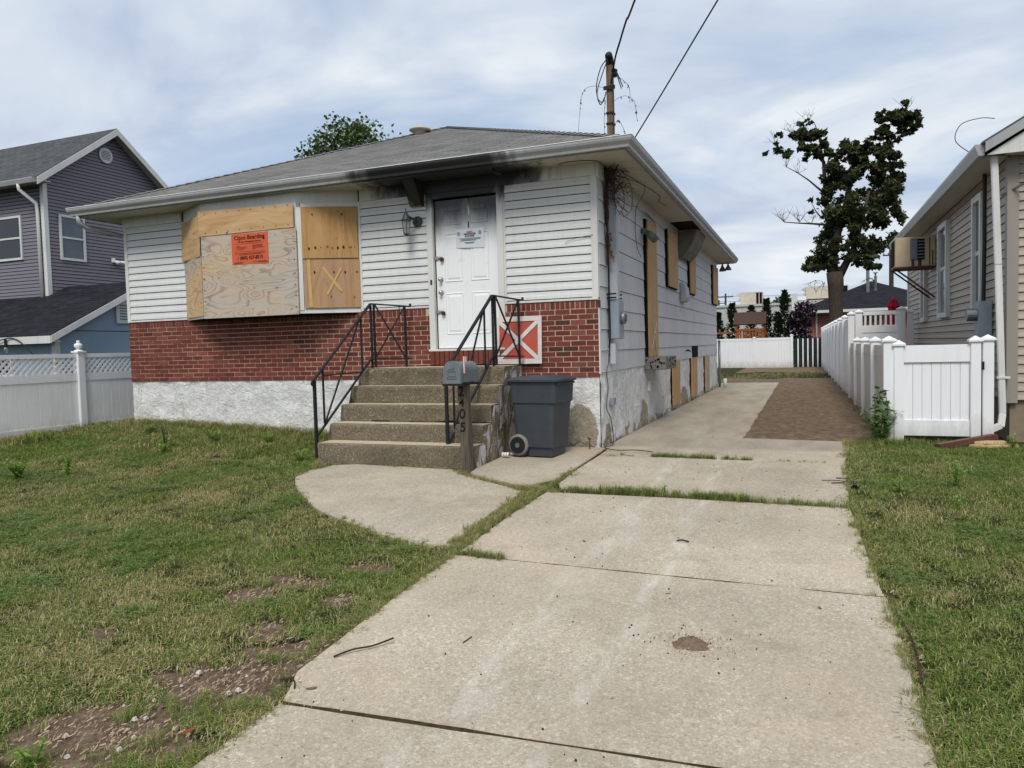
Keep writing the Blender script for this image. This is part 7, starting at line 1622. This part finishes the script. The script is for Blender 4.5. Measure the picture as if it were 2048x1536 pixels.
# little dirt pile on the driveway
b = MB(); n = 26; rings_ = 7; pcx, pcy = 1.95, -5.66
for j in range(rings_+1):
    rr = 0.105*j/rings_
    for k in range(n):
        a = 2*math.pi*k/n; q = rr*(1+0.35*nz(math.cos(a)*2.5, math.sin(a)*2.5, 5)+0.12*nz(math.cos(a)*9, math.sin(a)*9, 2)); b.v.append((pcx+q*math.cos(a), pcy+q*0.9*math.sin(a), gz(pcx, pcy+q*.9*math.sin(a))+0.011+0.040*max(0, math.cos(rr/0.105*math.pi/2))**1.6*(1+.5*nz(a*2, rr*40)))); b.c.append(None)
b.f = [(j*n+k, j*n+(k+1) % n, (j+1)*n+(k+1) % n, (j+1)*n+k) for j in range(rings_) for k in range(n)]
o = obj('dirt_pile', b, M['dirtpile'], smooth=True); tag(o, 'small sandy ant-hill pile of dirt on the driveway', 'dirt')
# twigs, leaves and crumbs that can be told apart
def on(x, y): return gz(x, y)+0.019
def twig(pts, r_, label): o = obj('twig', cable('t', [(x, y, on(x, y)+r_+h) for x, y, h in pts], r_, '', n=5), M['twig']); tag(o, label, 'twig', 'twigs lying on the driveway')
twig([(0.30,-6.32,0),(0.36,-6.24,0.01),(0.43,-6.17,0.008),(0.50,-6.08,0.02)], 0.005, 'forked dark twig at the left edge of the driveway')
twig([(0.20,-6.60,0.0),(0.25,-6.585,0.004),(0.29,-6.61,0.006),(0.32,-6.65,0.0)], 0.004, 'bent brown twig beside the bare soil and driveway joint')
twig([(1.60,-3.94,0),(1.64,-3.935,0.006),(1.69,-3.945,0)], 0.006, 'short dark twig lying alone mid driveway')
twig([(2.93,-4.95,0),(2.96,-5.4,0.01),(2.94,-5.9,0)], 0.005, 'long straw stick along the right driveway edge')
twig([(2.75,-1.45,0),(2.85,-1.52,0.01),(2.80,-1.65,0),(2.7,-1.7,0)], 0.005, 'curled twig beside the right lawn edge')
twig([(2.62,-1.58,0),(2.78,-1.62,0.01),(2.92,-1.75,0.01)], 0.004, 'thin twig crossing the right driveway edge')
twig([(0.85,-5.98,0),(1.05,-3.6,0)][:1]+[(0.90,-3.7,0),(0.97,-3.68,0)][:0]+[(0.86,-5.9,0)], 0.003, 'tiny twig on the near driveway slab')
def fallen(x, y, s_, a, label, mat='deadleaf', onslab=True):
    b = MB(); z = (on(x, y) if onslab else gz(x, y)+0.045); c, d = math.cos(a), math.sin(a); P_ = [(-1,0,0.2),(-.3,.45,.0),(.5,.4,.1),(1,0,.5),(.4,-.45,.15),(-.4,-.4,0)]
    b.add([(x+s_*(u*c-v*d), y+s_*(u*d+v*c), z+s_*h*0.6) for u, v, h in P_]+[(x, y, z-0.002)], [(i, (i+1) % 6, 6) for i in range(6)]); o = obj('fallen_leaf', b, M[mat]); tag(o, label, 'leaf', 'fallen leaves')
M['redleaf'] = simple('red_fallen_leaf', lin(128,66,46), 0.8, 0.2, var=0.2, vs=30)
fallen(0.39,-6.62,0.03,0.5,'curled brown leaf on the driveway near the left joint'); fallen(0.16,-7.12,0.03,1.2,'rust red leaf in the grass at the bottom left','redleaf',False); fallen(-4.0,-5.0,0.04,0.2,'red litter leaf in the left lawn','redleaf',False); fallen(3.9,-4.0,0.03,2,'small red leaf in the right lawn','redleaf',False); fallen(4.1,-5.6,0.035,0.7,'brown leaf in the near right lawn','redleaf',False)
fallen(1.72,-5.0,0.018,0.3,'tiny brown leaf above the dirt pile'); fallen(2.55,-5.0,0.02,1.9,'tiny curled leaf on the right of the driveway'); fallen(0.95,-4.1,0.022,2.4,'small dark leaf on the driveway left of centre')
# wood chips and crumbs nobody could count
b = MB(); rg_ = np.random.RandomState(9)
def chips(x, y, sx, sy, n, s0, s1, slab_=False):
    for _ in range(n):
        px = x+rg_.normal()*sx; py = y+rg_.normal()*sy; L = rg_.uniform(s0, s1); a = rg_.uniform(0, 3.14); w = L*rg_.uniform(.08,.22); z = (on(px, py) if slab_ else gz(px, py)+0.006); c, d = math.cos(a)*L, math.sin(a)*L; e, f_ = -math.sin(a)*w, math.cos(a)*w; h = rg_.uniform(.002,.012)
        b.cur = float(rg_.uniform()); b.add([(px-c-e,py-d-f_,z),(px+c-e,py+d-f_,z+h),(px+c+e,py+d+f_,z+h+.003),(px-c+e,py-d+f_,z+.003)], [(0,1,2,3)])
for (bx0, by0, rx, ry) in BARE[:8]: chips(bx0, by0, rx*0.6, ry*0.6, int(620*rx*ry/0.1), 0.003, 0.013)
chips(2.95,-5.6,0.025,0.5,150,0.008,0.03); chips(2.92,-3.5,0.025,0.7,60,0.006,0.02); chips(2.88,-1.6,0.05,0.2,60,0.006,0.02)
chips(1.70,6,0.05,4.0,160,0.005,0.016,True); chips(1.95,-5.66,0.10,0.075,420,0.0015,0.005,True)
o = obj('wood_chips', b, M['chip']); tag(o, 'scattered wood chips and bark crumbs on bare soil', 'wood chips', kind='stuff')
b = MB(); 
def crumbs(n, x0, x1, y0, y1):
    for _ in range(n):
        x = rg_.uniform(x0, x1); y = rg_.uniform(y0, y1); r_ = rg_.uniform(0.002, 0.0055); z = on(x, y); b.hexa([(x-r_,y-r_,z-.002),(x+r_,y-r_,z-.002),(x+r_,y+r_*.6,z-.002),(x-r_*.5,y+r_,z-.002),(x-r_*.6,y-r_*.6,z+r_),(x+r_*.6,y-r_*.5,z+r_),(x+r_*.5,y+r_*.5,z+r_*.8),(x-r_*.4,y+r_*.6,z+r_)])
crumbs(110, 0.45, 2.8, -7.2, -0.8); crumbs(24, 1.6, 2.4, -5.95, -5.4)
o = obj('grit', b, M['twig']); tag(o, 'dark grit and crumbs sprinkled over the driveway', 'grit', kind='stuff')
b = MB()
for _ in range(26):
    x, y = rg_.choice([-0.15, -0.3, -0.1])+rg_.normal()*0.15, rg_.choice([-6.5,-6.8,-7.2])+rg_.normal()*0.15; r_ = rg_.uniform(.004,.013); z = gz(x, y); b.hexa([(x-r_,y-r_,z),(x+r_,y-r_,z),(x+r_,y+r_*.6,z),(x-r_*.5,y+r_,z),(x-r_*.6,y-r_*.6,z+r_),(x+r_*.6,y-r_*.5,z+r_),(x+r_*.5,y+r_*.5,z+r_*.8),(x-r_*.4,y+r_*.6,z+r_)])
o = obj('pebbles', b, M['whitestone']); tag(o, 'pale pebbles on the bare soil patch', 'pebbles', kind='stuff')
# white plug by the bin wheel and a small tap stake
wp = thing('plug_fitting', (-0.93, -0.93, 0.01), 'small white ribbed plastic fitting by the bin wheel', 'fitting')
for k in range(3): b = MB(); b.tube([(-0.99+k*0.032,-0.97,0.035),(-0.99+k*0.032+0.024,-0.97,0.035)], 0.027, 10); obj('ring', b, M['whiteplastic'], wp)
b = MB(); b.tube([(-0.99,-0.97,0.035),(-0.90,-0.97,0.035)], 0.018, 8); obj('core', b, M['ink'], wp)
b = MB(); b.tube([(-0.10,-0.20,0.0),(-0.10,-0.20,0.14),(-0.12,-0.20,0.17)], 0.008, 6); b.tube([(-0.125,-0.20,0.15),(-0.08,-0.20,0.15)], 0.01, 6); o = obj('tap_stake', b, M['rust']); tag(o, 'rusty little tap stake in the concrete near the house corner', 'tap')
# strip of scattered branches on the right lawn edge
b = MB(); b.box(2.86, 2.93, -1.92, -1.84, gz(2.9,-1.9)+0.01, gz(2.9,-1.9)+0.05); o = obj('dark_clod', b, M['dark'], bevel=0.015); tag(o, 'dark clod at the right driveway edge', 'clod')

for o in list(bpy.data.objects):
    if '_local' in o: del o['_local']
